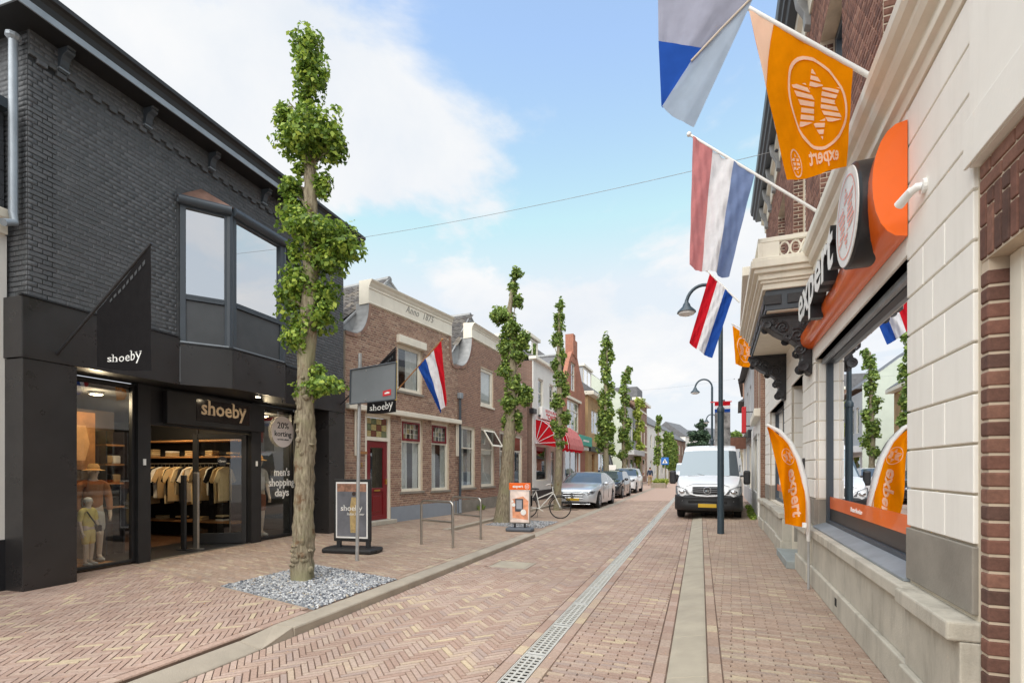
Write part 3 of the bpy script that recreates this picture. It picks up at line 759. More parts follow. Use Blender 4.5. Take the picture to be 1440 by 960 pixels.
# left return and far return of the upper wall
SHL = Frame(SH.w(.04, 0, 0)[:2], side=-1, d=(-SH.o)[:2])
wall(MB(SHL), .0, 3.0, .08, 6.9, [], 0, .3).build('side_wall', m_blackmortar, shop)
bricks(SHL, shop, 0, .55, 3.66, 6.9, [], 0, m_blackbrick, 60, proud=.0055, seed=33)
MB(SH).box(6.1, 6.4, -6, -.3, .1, 6.9).build('side_wall', m_blackbrick, shop)
MB(SH).box(.1, 6.4, -6, -.3, 6.6, 6.88).build('roof', m_roofbase, shop)
gp = [(-.05, 6.885), (.37, 6.885), (.37, 6.945), (.395, 6.955), (.41, 7.03), (.44, 7.075), (.475, 7.09), (.475, 7.15), (.45, 7.15), (-.05, 7.17)]
g_ = MB(SH).profile(gp, -.27, 6.62).build('gutter', m_black, shop, bevel=.004)
MB(SH).profile([(.372, 6.868), (.392, 6.868), (.396, 6.95), (.372, 6.95)], -.275, 6.625).build('trim', m_zinc, g_)
MB(SH).box(-.29, -.272, -1.5, .39, 6.868, 6.95).build('trim', m_zinc, g_)
MB(SH).box(-.27, .04, -1.5, -.05, 6.886, 7.15).build('soffit', m_black, g_)
for x in (.39, 1.50, 2.62, 3.80, 4.95, 6.05):
    pr = [(.034, 6.60), (.06, 6.60), (.075, 6.63), (.07, 6.66), (.085, 6.68), (.10, 6.74), (.13, 6.79), (.19, 6.81), (.21, 6.835), (.20, 6.862), (.22, 6.884), (.034, 6.884)]
    c_ = MB(SH).profile(pr, x-.05, x+.05).build('corbel', m_anthr, shop, bevel=.006)
    MB(SH).box(x-.06, x+.06, .034, .085, 6.625, 6.64).build('band', m_zinc, c_)
dp = MB(SH).tube([(-.07, -.06, 6.72), (-.07, -.06, 4.62), (-.07, -.04, 4.5), (-.2, .0, 4.44)], .045, 10).build('downpipe', m_zinc, shop, smooth=True)
MB(SH).lathe([(.05, 0), (.075, .03), (.075, .07), (.05, .07)], (-.07, -.06, 6.68), 10).build('hopper', m_zinc, dp)
# cladding: fascia following the bay plan
plan = [(-.03, .03), (1.0, .03), (2.05, .03), (2.62, .50), (3.85, .50), (4.42, .03), (5.4, .03), (6.43, .03)]
for i, ((a, na), (b, nb)) in enumerate(zip(plan, plan[1:])):
    zt = 3.55 if i in (2, 3, 4) else 3.64
    dd = Vector((b-a, nb-na)).normalized(); e = .003
    a2, na2, b2, nb2 = a+dd.x*e, na+dd.y*e, b-dd.x*e, nb-dd.y*e
    nn = Vector((dd.y, -dd.x))*.05
    MB(SH).flat([(a2, na2), (b2, nb2), (b2+nn.x, nb2+nn.y), (a2+nn.x, na2+nn.y)], 2.90, zt).build('fascia_panel', m_clad, shop, bevel=.004)
MB(SH).box(-.035, .02, -.47, .026, 2.905, 3.64).build('fascia_panel', m_clad, shop, bevel=.004)
MB(SH).box(-.05, 2.03, -.02, .045, 3.642, 3.665).build('flashing', m_blacksgn, shop)
MB(SH).box(4.44, 6.45, -.02, .045, 3.642, 3.665).build('flashing', m_blacksgn, shop)
MB(SH).flat([(2.0, .0), (2.62, .515), (3.85, .515), (4.47, .0)], 3.552, 3.575).build('flashing', m_blacksgn, shop)
MB(SH).box(-.02, .575, -.64, .018, WZ, 2.895).build('column', m_clad, shop, bevel=.006)
MB(SH).box(5.83, 6.42, -.64, .018, WZ, 2.895).build('column', m_clad, shop, bevel=.006)
MB(SH).box(5.3, 5.829, -.5, -.38, WZ, 2.895).build('panel', m_black, shop, bevel=.004)
MB(SH).flat([(.0, -.66), (6.4, -.66), (6.4, -.03), (4.38, -.03), (3.82, .44), (2.65, .44), (2.09, -.03), (.0, -.03)], 2.905, 2.95).build('soffit', m_black, shop)
MB(SH).flat([(2.05, .0), (2.62, .47), (3.85, .47), (4.42, .0)], 3.50, 3.545).build('bay_floor', m_black, shop)
# bay window
bay = MB(SH).flat([(2.02, 0), (2.60, .485), (3.87, .485), (4.45, 0)], 5.80, 5.86).build('bay_window', m_anthr, shop)
pb = [(2.05, .0), (2.62, .47), (3.85, .47), (4.42, .0)]
def bayside(P, Q, flip=False):
    fr = Frame(SH.w(*P, 0)[:2], SH.w(*Q, 0)[:2], 1); L = fr.L
    MB(fr).box(.02, .10, -.07, .012, 3.58, 5.8).build('mullion', m_anthr, bay, bevel=.004)
    MB(fr).box(L-.10, L-.02, -.07, .012, 3.58, 5.8).build('mullion', m_anthr, bay, bevel=.004)
    MB(fr).box(.1, L-.1, -.07, .006, 5.74, 5.8).build('rail', m_anthr, bay)
    MB(fr).box(.1, L-.1, -.07, .02, 4.27, 4.31).build('rail', m_anthr, bay, bevel=.003)
    MB(fr).box(.1, L-.1, -.07, .006, 4.315, 4.36).build('rail', m_anthr, bay, bevel=.003)
    MB(fr).box(.1, L-.1, -.05, -.012, 3.60, 4.265).build('panel', m_anthrp, bay, bevel=.003)
    MB(fr).box(.02, L-.02, -.07, .03, 3.576, 3.596).build('rail', m_zinc, bay)
    MB(fr).box(.1, L-.1, -.045, -.038, 4.36, 5.74).build('pane', m_bayglass, bay)
    MB(fr).tube([(.0, .04, 5.84), (L, .04, 5.84)], .075, 12).build('blind_box', m_anthr, bay, smooth=True)
for P, Q in zip(pb, pb[1:]): bayside(P, Q)
for p in (pb[1], pb[2]): MB(SH).lathe([(.06, 0), (.06, 2.26)], (p[0], p[1]-.03, 3.58), 8).build('post', m_anthr, bay)
MB(SH).box(2.1, 4.37, .0, .02, 3.6, 5.75).build('back_panel', m_darkroom, bay)
rf_ = MB(SH); top = [(2.45, .01, 6.22), (4.02, .01, 6.22)]
ev = [(2.02, .0, 5.90), (2.60, .53, 5.90), (3.87, .53, 5.90), (4.45, .0, 5.90)]
rf_.add(ev+top, [(0, 1, 4), (1, 2, 5, 4), (2, 3, 5), (0, 3, 2, 1), (0, 4, 5, 3)]); rf_.build('bay_roof', m_copper, bay, bevel=.006)
# glass front, recessed
GN = -.55
window(SH, shop, .576, 1.77, WZ+.03, 2.88, GN, .045, m_black, glass=m_shopglass, room=None, name='display_window')
MB(SH).box(1.772, 1.978, GN-.1, GN+.06, WZ, 2.90).build('post', m_black, shop, bevel=.004)
MB(SH).box(4.062, 4.318, GN-.1, GN+.06, WZ, 2.90).build('post', m_black, shop, bevel=.004)
window(SH, shop, 4.32, 5.32, WZ+.03, 2.88, GN, .045, m_black, glass=m_shopglass, room=None, name='display_window')
MB(SH).box(1.979, 4.061, GN-.1, GN+.02, 2.27, 2.90).build('lintel', m_black, shop, bevel=.004)
sg = thing('fascia_sign', 'black box sign with cream shoe shop lettering over the shop entrance', 'sign', SH.w(3.2, GN+.1, 2.3))
sg['label'] = 'black box sign with cream lettering above the open shop entrance'
MB(SH).box(2.18, 4.30, GN+.062, GN+.16, 2.31, 2.85).build('box', m_black, sg, bevel=.006)
MB(SH).box(2.72, 3.90, GN+.1605, GN+.166, 2.40, 2.78).build('panel', M('gloss_black', S(14, 14, 15), .15, var=0), sg)
letter(SH, 'shoeby', 3.31, GN+.172, 2.525, .36, m_creamletter, sg, fit=1.0, serif=True, bold=.006)
for zz in (1.62,): 
    for s_ in (1.87, 4.19): MB(SH).box(s_-.02, s_+.02, GN+.06, GN+.075, zz, zz+.1).build('sensor', m_whitesgn, shop)
MB(SH).box(1.98, 4.06, GN-.02, GN+.05, WZ, WZ+.012).build('threshold', m_steel, shop)
# shop interior
IN = MB(SH); a, b, n0, n1, z0, z1 = .3, 6.1, GN-.07, -6.0, WZ+.004, 2.75
MB(SH).box(a, b, n1, n0, z1, z1+.1).build('ceiling', m_darkroom, shop)
MB(SH).box(a, b, n1-.1, n1, z0, z1).build('back_wall', m_darkroom, shop)
MB(SH).box(a-.1, a, n1, n0, z0, z1).build('partition', m_darkroom, shop)
MB(SH).box(4.70, 4.78, -4.2, -1.1, z0, z1).build('partition', m_darkroom, shop)
MB(SH).box(a, b, -1.9, n0, z0-.01, z0+.004).build('door_mat', m_blacksgn, shop)
MB(SH).box(1.50, 2.34, -1.86, -1.80, z0, 2.55).build('partition', M('display_back', S(84, 70, 58), .8, var=.25, scale=2), shop)
for k in range(16):
    MB(SH).box(a+k*.36, a+k*.36+.354, n1, -1.9, z0-.01, z0+.002).build('floor_board', m_woodfloor, shop)
shf = thing('wall_shelving', 'warm wooden wall shelves behind the clothes rail inside the shop', 'shelf', SH.w(4.55, -2.5, z0))
for zz in (.42, 1.80, 2.15): MB(SH).box(4.32, 4.695, -4.0, -1.15, zz, zz+.035).build('shelf', m_wood, shf, bevel=.003)
for nn in (-1.2, -2.55, -3.95): MB(SH).box(4.66, 4.695, nn-.02, nn+.02, z0, 2.5).build('upright', m_iron, shf)
rail = thing('clothes_rail', 'slim metal clothes rail full of shirts inside the shop entrance', 'clothes rail', SH.w(4.2, -2.4, z0))
MB(SH).tube([(4.28, -1.25, z0), (4.28, -1.25, 1.68), (4.28, -3.8, 1.68), (4.28, -3.8, z0)], .014, 8).build('frame', m_steel, rail)
for nn in (-1.25, -3.8): MB(SH).box(4.08, 4.48, nn-.02, nn+.02, z0, z0+.03).build('foot', m_steel, rail)
gcol = [('cream', S(228, 204, 160)), ('beige', S(204, 176, 132)), ('black', S(34, 32, 32)), ('white', S(232, 226, 214)), ('sand', S(190, 160, 118)), ('charcoal', S(58, 56, 56))]
GM = {n: CLOTH('garment_'+n, c, .1) for n, c in gcol}
def garment(name, label, nn, col, ln, tilt, s_=4.28, zt=1.64, group='shirts hanging on the clothes rail'):
    o = thing(name, label, 'shirt', SH.w(s_, nn, zt), group)
    w = .21
    out = [(-.05, 0), (.05, 0), (w, -.06), (w+.13, -.30), (w+.05, -.34), (w-.03, -.2), (w-.02, -ln), (-w+.02, -ln), (-w+.03, -.2), (-w-.05, -.34), (-w-.13, -.30), (-w, -.06)]
    mb = MB(); ca, sa = math.cos(tilt), math.sin(tilt)
    vs = []
    for th in (-.02, .02):
        for i, (x, z) in enumerate(out):
            th2 = th*(1+.8*math.sin(i*1.7)); v = SH.d*(x*ca-th2*sa)+SH.o*(x*sa+th2*ca); vs.append(SH.w(s_, nn, zt-.03)+v+Vector((0, 0, z)))
    m = len(out)
    mb.add(vs, [(0, 1, 2, 3, 4, 5, 6, 7, 8, 9, 10, 11)[::-1], tuple(range(m, 2*m))]+[(i, (i+1) % m, m+(i+1) % m, m+i) for i in range(m)])
    mb.build('fabric', GM[col], o, bevel=.01)
    MB().tube([SH.w(s_, nn, zt-.03), SH.w(s_, nn, zt+.03), SH.w(s_+.01, nn, zt+.05)], .004, 6).build('hanger', m_steel, o)
names = ['cream', 'beige', 'black', 'white', 'sand', 'black', 'beige', 'cream', 'white', 'sand', 'charcoal', 'cream', 'beige', 'black', 'cream', 'sand', 'white', 'black', 'beige', 'sand', 'cream', 'charcoal']
for i, c in enumerate(names):
    garment('shirt', '%s shirt on a hanger on the clothes rail inside the shop' % c, -1.38-i*.108, c, random.uniform(.58, .82), random.uniform(-.5, .2))
for i in range(9):
    nn = -1.4-i*.28; zz = (1.835, .455)[i % 2]
    st = thing('folded_clothes', 'folded clothes stacked on the %s wooden shop shelf' % ('lower' if i % 2 else 'middle'), 'clothes', SH.w(4.5, nn, zz), 'folded clothes on the shop shelves')
    for j in range(random.randint(2, 4)):
        c = random.choice([g[0] for g in gcol]); MB(SH).box(4.40+random.uniform(0, .02), 4.60, nn-.1, nn+.1, zz+.002+j*.042, zz+.040+j*.042).build('garment', GM[c], st, bevel=.012)
# security gates and open door leaf
for s_, nn, mt, h_ in ((3.0, -1.0, m_plastic, 1.45), (3.14, -.86, m_steel, 1.5)):
    gt = thing('security_gate', ('dark' if mt is m_plastic else 'silver')+' upright security gate post standing in the shop entrance', 'security gate', SH.w(s_, nn, z0))
    MB(SH).box(s_-.025, s_+.025, nn-.05, nn+.05, z0+.02, h_).build('post', mt, gt, bevel=.01); MB(SH).box(s_-.06, s_+.06, nn-.12, nn+.12, z0, z0+.02).build('foot', mt, gt)
DL = Frame(SH.w(4.04, GN-.02, 0)[:2], d=(-SH.o*.86-SH.d*.50)[:2], side=-1)
door = window(DL, shop, .02, .98, WZ+.02, 2.25, 0, .09, m_black, glass=m_shopglass, room=None, name='door', fw_bot=.2)
MB(DL).box(.86, .88, .01, .045, .85, 1.35).build('handle', m_steel, door)
op = MB(DL); 
op.lathe([(.09, 0), (.09, .01)], (.45, .015, 1.72), 18, 'y'); op.build('open_sign', m_blacksgn, door)
letter(DL, 'Open', .45, .03, 1.70, .06, m_whitesgn, door, fit=.12, flip=-1, shear=.3)
# shop lights: the lit spot under the soffit and the lamps of the sales floor
q = ray(363, 557); q = q*((2.885-CAM_H)/q.z); q.z = 2.885
spm = thing('spotlight', 'small lit white spotlight under the bay of the black shop', 'lamp', (q.x, q.y, 2.905))
MB().lathe([(.05, 0), (.05, -.03), (.042, -.035)], (q.x, q.y, 2.904), 14).build('ring', m_zinc, spm)
MB().lathe([(.036, 0), (.036, -.003)], (q.x, q.y, 2.868), 14).build('bulb', EMIT('spot_bulb', (1, .82, .55), 30.), spm)
l = bpy.data.lights.new('spot', 'SPOT'); l.energy = 18; l.color = (1, .85, .62); l.spot_size = R(110); l.shadow_soft_size = .03
lo = bpy.data.objects.new('spot_light', l); COL.objects.link(lo); lo.location = Vector((q.x, q.y, 2.85))-ORG[spm]; lo.parent = spm
for s_, nn, e in ((3.5, -2.2, 22), (1.5, -1.0, 12), (4.95, -1.0, 10)):
    dl = thing('ceiling_lamp', 'round warm ceiling lamp inside the black shop', 'lamp', SH.w(s_, nn, 2.75), 'ceiling lamps of the black shop')
    MB(SH).lathe([(.09, 0), (.09, -.04), (.08, -.045)], (s_, nn, 2.75), 16).build('housing', m_whitesgn, dl)
    MB(SH).lathe([(.07, 0), (.07, -.003)], (s_, nn, 2.704), 16).build('bulb', EMIT('ceil_bulb', (1, .8, .55), 6.), dl)
    l = bpy.data.lights.new('ceiling', 'POINT'); l.energy = e; l.color = (1, .78, .5); l.shadow_soft_size = .08
    lo = bpy.data.objects.new('ceiling_light', l); COL.objects.link(lo); lo.location = SH.w(s_, nn, 2.62)-ORG[dl]; lo.parent = dl
# window stickers
ds = thing('window_sticker', 'round pale pink discount sticker on the display window', 'sticker', SH.w(5.02, GN+.01, 2.05))
MB(SH).lathe([(.335, 0), (.335, .004)], (5.0, GN+.004, 2.37), 40, 'y').build('disc', M('sticker_pink', S(250, 242, 236), .5, var=.02), ds)
letter(SH, '20%', 5.0, GN+.012, 2.44, .19, m_blacksgn, ds, fit=.34)
letter(SH, 'korting', 5.0, GN+.012, 2.27, .17, m_blacksgn, ds, fit=.50)
letter(SH, 'op de hele collectie', 5.0, GN+.012, 2.19, .04, m_blacksgn, ds, fit=.34)
wl = thing('window_lettering', 'white serif lettering stuck on the shop window below the discount sticker', 'lettering', SH.w(5.0, GN+.01, .95))
for t_, zz, w_ in (("men's", 1.42, .47), ('shopping', 1.20, .78), ('days', .98, .42)): letter(SH, t_, 4.97, GN+.006, zz, .23, m_whitesgn, wl, fit=w_, serif=True, bold=.004)

# ================================================================== white house at the left edge
WH = Frame(SH.w(0, -.30, 0)[:2], d=SH.d[:2], side=1)
wh = thing('white_house', 'white rendered house with black plinth and dark slate upper wall', 'building', WH.w(-2.5, -2, 0))
wall(MB(WH), -5.5, -.0, .70, 4.40, [(-4.2, -3.0, 1.0, 2.6)], 0, .3).build('wall', m_white, wh)
MB(WH).box(-5.5, .0, -.3, .012, WZ, .70).build('plinth', m_blacksgn, wh)
window(WH, wh, -4.2, -3.0, 1.0, 2.6, -.1, .07, m_cream, sill=m_stone)
MB(WH).profile([(-.2, 4.40), (.06, 4.40), (.06, 4.50), (.16, 4.56), (.18, 4.66), (-.2, 4.66)], -5.5, -.02).build('gutter', m_cream, wh, bevel=.006)
for k in range(7): MB(WH).box(-5.5, -.0, -.35, -.05-k*.002, 4.67+k*.18, 4.67+k*.18+.174).build('slate_board', M('slate_board', S(62, 65, 70), .7, var=.2, scale=6) if k == 0 else MATS['slate_board'], wh)
MB(WH).box(-5.5, .0, -.4, .06, 5.93, 6.05).build('gutter', m_anthr, wh)

# ================================================================== pantile roofs
def tilemesh(mat):
    mb = MB(); w, l, nx = .235, .36, 7; prof = []
    for i in range(nx+1):
        u = i/nx; prof.append((u*w, .028*math.sin(u*2*PI)+.012))
    vs = [(x, 0, z+.014) for x, z in prof]+[(x, l, z-.006) for x, z in prof]+[(x, 0, z-.012) for x, z in prof]
    n = nx+1; fs = [(i, i+1, n+i+1, n+i) for i in range(nx)]+[(2*n+i, 2*n+i+1, i+1, i) for i in range(nx)]
    mb.add(vs, fs); o = mb.build('roof_tile', mat, None, smooth=True, recalc=False); me = o.data; bpy.data.objects.remove(o); return me
TILE = tilemesh(m_tile)
def tiles(fr, parent, E, Rg, n0, n1):
    """E=(s,z) eave, Rg=(s,z) ridge, columns from n0 back to n1 (n0 > n1)"""
    up = Vector((0, 0, 0))+fr.d*(Rg[0]-E[0])+Vector((0, 0, Rg[1]-E[1])); L = up.length; up.normalize()
    acr = -fr.o; nrm = acr.cross(up); 
    if nrm.z < 0: acr = fr.o; nrm = acr.cross(up)
    cols = int((n0-n1)/.22); rows = int(L/.30)
    for r in range(rows+1):
        for c in range(cols):
            n = n0-c*.22 if acr.dot(fr.o) < 0 else n0-(c+1)*.22
            if n > n0-.45*(r*.30)/L+.1: continue
            P = fr.w(E[0], n, E[1])+up*(r*.30)+nrm*.03-ORG[parent]
            o = bpy.data.objects.new('roof_tile', TILE); COL.objects.link(o); o.parent = parent
            o.matrix_local = Matrix(((acr.x, up.x, nrm.x, P.x), (acr.y, up.y, nrm.y, P.y), (acr.z, up.z, nrm.z, P.z), (0, 0, 0, 1)))
def pitched(fr, parent, s0, s1, zr, ze, sm, n0, n1, mat=None):
    mb = MB(fr); mb.add([(s0, n0, ze), (sm, n0-.45, zr), (s1, n0, ze), (s0, n1, ze), (sm, n1, zr), (s1, n1, ze)], [(0, 1, 2), (3, 5, 4), (0, 3, 4, 1), (1, 4, 5, 2), (0, 2, 5, 3)])
    r = mb.build('roof', mat or m_roofbase, parent)
    MB(fr).add([(s0, n0+.015, ze), (sm, n0-.435, zr), (s1, n0+.015, ze)], [(0, 1, 2)]).build('hip_end', m_lead if mat is None else mat, r, recalc=False, solid=.02)
    MB(fr).tube([(sm, n0-.40, zr+.04), (sm, n1, zr+.04)], .1, 8).build('ridge', m_lead, r, smooth=True)
    MB(fr).tube([(s0, n0, ze+.03), (sm, n0-.43, zr+.02)], .045, 8).build('hip', m_lead, r, smooth=True); MB(fr).tube([(s1, n0, ze+.03), (sm, n0-.43, zr+.02)], .045, 8).build('hip', m_lead, r, smooth=True)
    return r
def shoulder(sa, za, sb, zb, k=8, convex=False):
    """concave neck curve from the outer corner (sa,za) up to (sb,zb)"""
    return [(sa+(sb-sa)*math.sin(i/k*PI/2), za+(zb-za)*(1-math.cos(i/k*PI/2))) for i in range(k+1)]
def gable_house(name, label, fr, W, cor, zs, zc0, zc1, holes, brick, mortar, seed, extra_top=None, single=300, zbase=.5, shw=.28):
    h = thing(name, label, 'building', fr.w(W/2, -3, 0))
    L = shoulder(shw, zs, cor[0]+.03, zc0); Rr = [(W-(s-0), z) for s, z in shoulder(shw, zs, W-cor[1]+.03, zc0)][::-1]
    top = [(0, zs)]+L+Rr+[(W, zs)]
    wl_ = wall(MB(fr), 0, W, WZ, top, holes, 0, .25).build('wall', mortar, h)
    bricks(fr, h, 0, W, zbase, top, holes, 0, brick, single, seed=seed)
    # lead-covered necks
    for pts in ([(0, zs)]+L, Rr+[(W, zs)]):
        mb = MB(fr)
        for (a, za), (b, zb) in zip(pts, pts[1:]):
            mb.add([(a, .03, za+.012), (b, .03, zb+.012), (b, -.42, zb+.05), (a, -.42, za+.05)], [(0, 1, 2, 3)])
        mb.build('neck_flashing', m_lead, h, solid=.02, recalc=False)
        mb = MB(fr)
        for (a, za), (b, zb) in zip(pts, pts[1:]):
            dx, dz = b-a, zb-za; l = math.hypot(dx, dz) or 1; ox, oz = dz/l*.09, -dx/l*.09
            mb.add([(a, .0, za), (b, .0, zb), (b, .035, zb), (a, .035, za), (a+ox, .0, za+oz), (b+ox, .0, zb+oz), (b+ox, .035, zb+oz), (a+ox, .035, za+oz)],
                   [(0, 1, 2, 3), (4, 7, 6, 5), (3, 2, 6, 7), (0, 4, 5, 1)])
        mb.build('neck_moulding', brick, h)
    # cornice with stepped mouldings
    c0, c1 = cor; H = zc1-zc0
    pr = [(-.3, zc0), (.035, zc0), (.055, zc0+.03), (.04, zc0+.05), (.04, zc0+H*.62), (.06, zc0+H*.64), (.06, zc0+H*.69), (.05, zc0+H*.71), (.085, zc0+H*.80), (.10, zc0+H*.86), (.15, zc0+H*.95), (.16, zc1), (-.3, zc1+.02)]
    for a_, b_, g_ in ((c0, c1, 0),):
        MB(fr).profile(pr, a_, b_).build('cornice', m_cream, h, bevel=.004)
    return h
# ================================================================== brown brick house with the stepped cornice
H2 = Frame((-8.28, 10.5), (-7.66, 15.3), 1)
hl2 = [(1.96, 3.09, 3.80, 5.12), (.69, 1.67, WZ, 3.03), (2.13, 3.11, .92, 3.03), (3.56, 4.50, .90, 3.02)]
h2 = gable_house('brick_house', 'brown brick house with dark red front door and stained glass top lights', H2, 5.03, (.78, 4.62), 5.0, 5.90, 6.52, hl2, m_brick2, m_mortar2, 41)
MB(H2).box(1.68, 5.03, -.1, .02, WZ, .51).build('plinth', m_bluegrey, h2)
MB(H2).box(.0, .685, -.1, .02, WZ, .51).build('plinth', m_bluegrey, h2)
letter(H2, 'Anno  1875', 2.95, .045, 6.08, .30, M('grey_script', S(150, 146, 138), .7, var=.05), h2, shear=.4, fit=1.35, spacing=1.1)
window(H2, h2, 1.96, 3.09, 3.80, 5.12, -.05, .1, m_cream, curtain=3, sill=m_stoned)
MB(H2).box(1.92, 3.16, -.02, .13, 5.13, 5.35).build('shutter_box', m_cream, h2, bevel=.01)
for a_, b_, z0_ in ((2.13, 3.11, .92), (3.56, 4.50, .90)):
    w_ = window(H2, h2, a_, b_, z0_, 3.02, -.05, .08, m_cream, bh=(2.36,), curtain=1, sill=m_stoned, room=m_room)
    f_ = MB(H2); f_.box(a_+.08, b_-.08, -.06, -.035, 2.39, 2.45); f_.box(a_+.08, b_-.08, -.06, -.035, 2.88, 2.94); f_.box(a_+.08, a_+.14, -.06, -.035, 2.45, 2.88); f_.box(b_-.14, b_-.08, -.06, -.035, 2.45, 2.88)
    f_.build('red_sash', m_red, w_)
    ld = MB(H2)
    for k in range(1, 4): x = a_+.14+(b_-a_-.28)*k/4; ld.box(x-.006, x+.006, -.082, -.07, 2.45, 2.88)
    for k in range(1, 3): zz = 2.45+.43*k/3; ld.box(a_+.14, b_-.14, -.082, -.07, zz-.006, zz+.006)
    ld.build('leading', m_cream, w_)
    for k in range(4):
        for j in range(3):
            if (k+j) % 2 == 0 or j == 2:
                x0_ = a_+.14+(b_-a_-.28)*k/4; w4 = (b_-a_-.28)/4; z_ = 2.45+.143*j
                nm = ['stained_amber', 'stained_green', 'stained_red'][(k*2+j) % 3]
                if nm not in MATS: M(nm, {'stained_amber': S(170, 156, 108), 'stained_green': S(112, 120, 92), 'stained_red': S(116, 74, 60)}[nm], .2, var=.3, scale=20)
                MB(H2).box(x0_+.008, x0_+w4-.008, -.10, -.096, z_+.008, z_+.136).build('stained_pane', MATS[nm], w_)
# door with transom
d_ = MB(H2); d_.box(.69, .77, -.1, -.01, WZ, 3.03); d_.box(1.59, 1.67, -.1, -.01, WZ, 3.03); d_.box(.77, 1.59, -.1, -.012, 2.94, 3.03); d_.box(.77, 1.59, -.1, -.004, 2.32, 2.42)
df = d_.build('door_frame', m_cream, h2, bevel=.005)
dd_ = MB(H2); dd_.box(.775, .93, -.09, -.045, .20, 2.315); dd_.box(1.43, 1.585, -.09, -.045, .20, 2.315); dd_.box(.93, 1.43, -.09, -.046, .20, .32); dd_.box(.93, 1.43, -.09, -.046, .95, 1.06); dd_.box(.93, 1.43, -.09, -.046, 2.14, 2.315)
door2 = dd_.build('door', m_red, h2, bevel=.006)
MB(H2).box(.93, 1.43, -.09, -.065, .32, .95).build('door_panel', m_red, door2, bevel=.006)
MB(H2).box(1.02, 1.34, -.07, -.05, .42, .85).build('door_panel', m_red, door2, bevel=.01)
MB(H2).box(.93, 1.43, -.075, -.068, 1.06, 2.14).build('pane', m_glass, door2)
MB(H2).box(.78, 1.58, -.5, -.45, .2, 2.9).build('hall', m_darkroom, door2)
MB(H2).box(1.50, 1.53, -.045, .0, 1.15, 1.29).build('handle', M('brass', S(212, 176, 90), .3, .9, var=.05), door2)
MB(H2).box(1.08, 1.30, -.045, -.035, .97, 1.01).build('letter_slot', MATS['brass'], door2)
tr = MB(H2)
for k in range(4):
    for j in range(3):
        nm = ['stained_amber', 'stained_green', 'stained_amber', 'stained_red'][(k*3+j) % 4]
        MB(H2).box(.78+k*.2025, .78+k*.2025+.19, -.07, -.062, 2.43+j*.17, 2.43+j*.17+.158).build('stained_pane', MATS[nm], df)
MB(H2).box(.66, 1.70, -.1, .22, WZ, .19).build('doorstep', m_stone, h2, bevel=.01)
# awning cassette with fold-down arms
aw = MB(H2).box(-.0, 5.05, .0, .16, 3.06, 3.20).build('awning_box', m_cream, h2, bevel=.02)
for s_ in (.28, 4.86):
    for q in (0, .09): MB(H2).box(s_+q, s_+q+.04, .03, .07, 1.9 if s_ < 1 else 2.0, 3.05).build('awning_arm', m_cream, aw, bevel=.004)
MB(H2).box(.30, .72, .02, .05, 1.95, 2.02).build('house_number_bar', m_wood, h2)
letter(H2, '5', .55, .02, 1.62, .16, MATS['brass'], h2)
dp2 = MB(H2).tube([(5.06, .07, 3.95), (5.06, .07, .55)], .045, 8).build('downpipe', m_anthr, h2, smooth=True)
MB(H2).tube([(5.06, .07, .56), (5.06, .07, .10)], .055, 8).build('pipe_foot', m_zinc, dp2, smooth=True)
MB(H2).box(4.97, 5.15, .01, .15, 3.92, 4.12).build('hopper', m_zinc, dp2, bevel=.02)
rf2 = pitched(H2, h2, .0, 5.03, 7.15, 5.0, 2.45, -.3, -6)
tiles(H2, rf2, (-.05, 5.02), (2.45, 7.15), -.45, -3.2)
# ================================================================== second brown brick house
H3 = Frame((-7.66, 15.3), (-7.52, 22.3), 1)
hl3 = [(2.05, 3.20, 3.95, 5.33), (.45, 1.55, .92, 3.05), (2.08, 3.30, .92, 3.10), (3.85, 4.85, .92, 3.10)]
h3 = gable_house('brick_house', 'red brown brick house with lead necked gable and a tilted open top light', H3, 5.30, (1.22, 4.2), 5.05, 6.22, 6.75, hl3, m_brick3, m_mortar2, 43, shw=.3)
MB(H3).box(.0, 5.3, -.1, .03, WZ, .50).build('plinth', m_stoned, h3)
window(H3, h3, 2.05, 3.20, 3.95, 5.33, -.04, .11, m_cream, curtain=2, sill=m_cream)
window(H3, h3, .45, 1.55, .92, 3.05, -.04, .09, m_cream, bh=(2.3,), curtain=1, sill=m_stoned, room=m_room)
w_ = window(H3, h3, 2.08, 3.30, .92, 3.10, -.04, .09, m_cream, bh=(2.3,), curtain=2, sill=m_stoned, room=m_room)
sash = MB(); 
def tilt(s_, u, th=0.): return H3.w(s_, .02+u*.38+th, 3.04-u*.62)
fr4 = MB(); 
for (a_, b_, u0, u1) in ((2.17, 3.21, 0, .1), (2.17, 3.21, .9, 1.), (2.17, 2.25, .1, .9), (3.13, 3.21, .1, .9)):
    fr4.add([tilt(a_, u0), tilt(b_, u0), tilt(b_, u1), tilt(a_, u1), tilt(a_, u0, .04), tilt(b_, u0, .04), tilt(b_, u1, .04), tilt(a_, u1, .04)], [(0, 1, 2, 3), (4, 5, 6, 7), (0, 1, 5, 4), (1, 2, 6, 5), (2, 3, 7, 6), (3, 0, 4, 7)])
ts = fr4.build('open_sash', m_cream, w_)
sash.add([tilt(2.25, .1, .02), tilt(3.13, .1, .02), tilt(3.13, .9, .02), tilt(2.25, .9, .02)], [(0, 1, 2, 3)]); sash.build('pane', m_bayglass, w_, recalc=False)
window(H3, h3, 3.85, 4.85, .92, 3.10, -.04, .09, m_cream, bh=(2.3,), curtain=1, sill=m_stoned, room=m_room)
rf3 = pitched(H3, h3, .0, 5.3, 7.45, 5.05, 2.65, -.3, -6)
tiles(H3, rf3, (-.02, 5.07), (2.65, 7.45), -.35, -3.4)
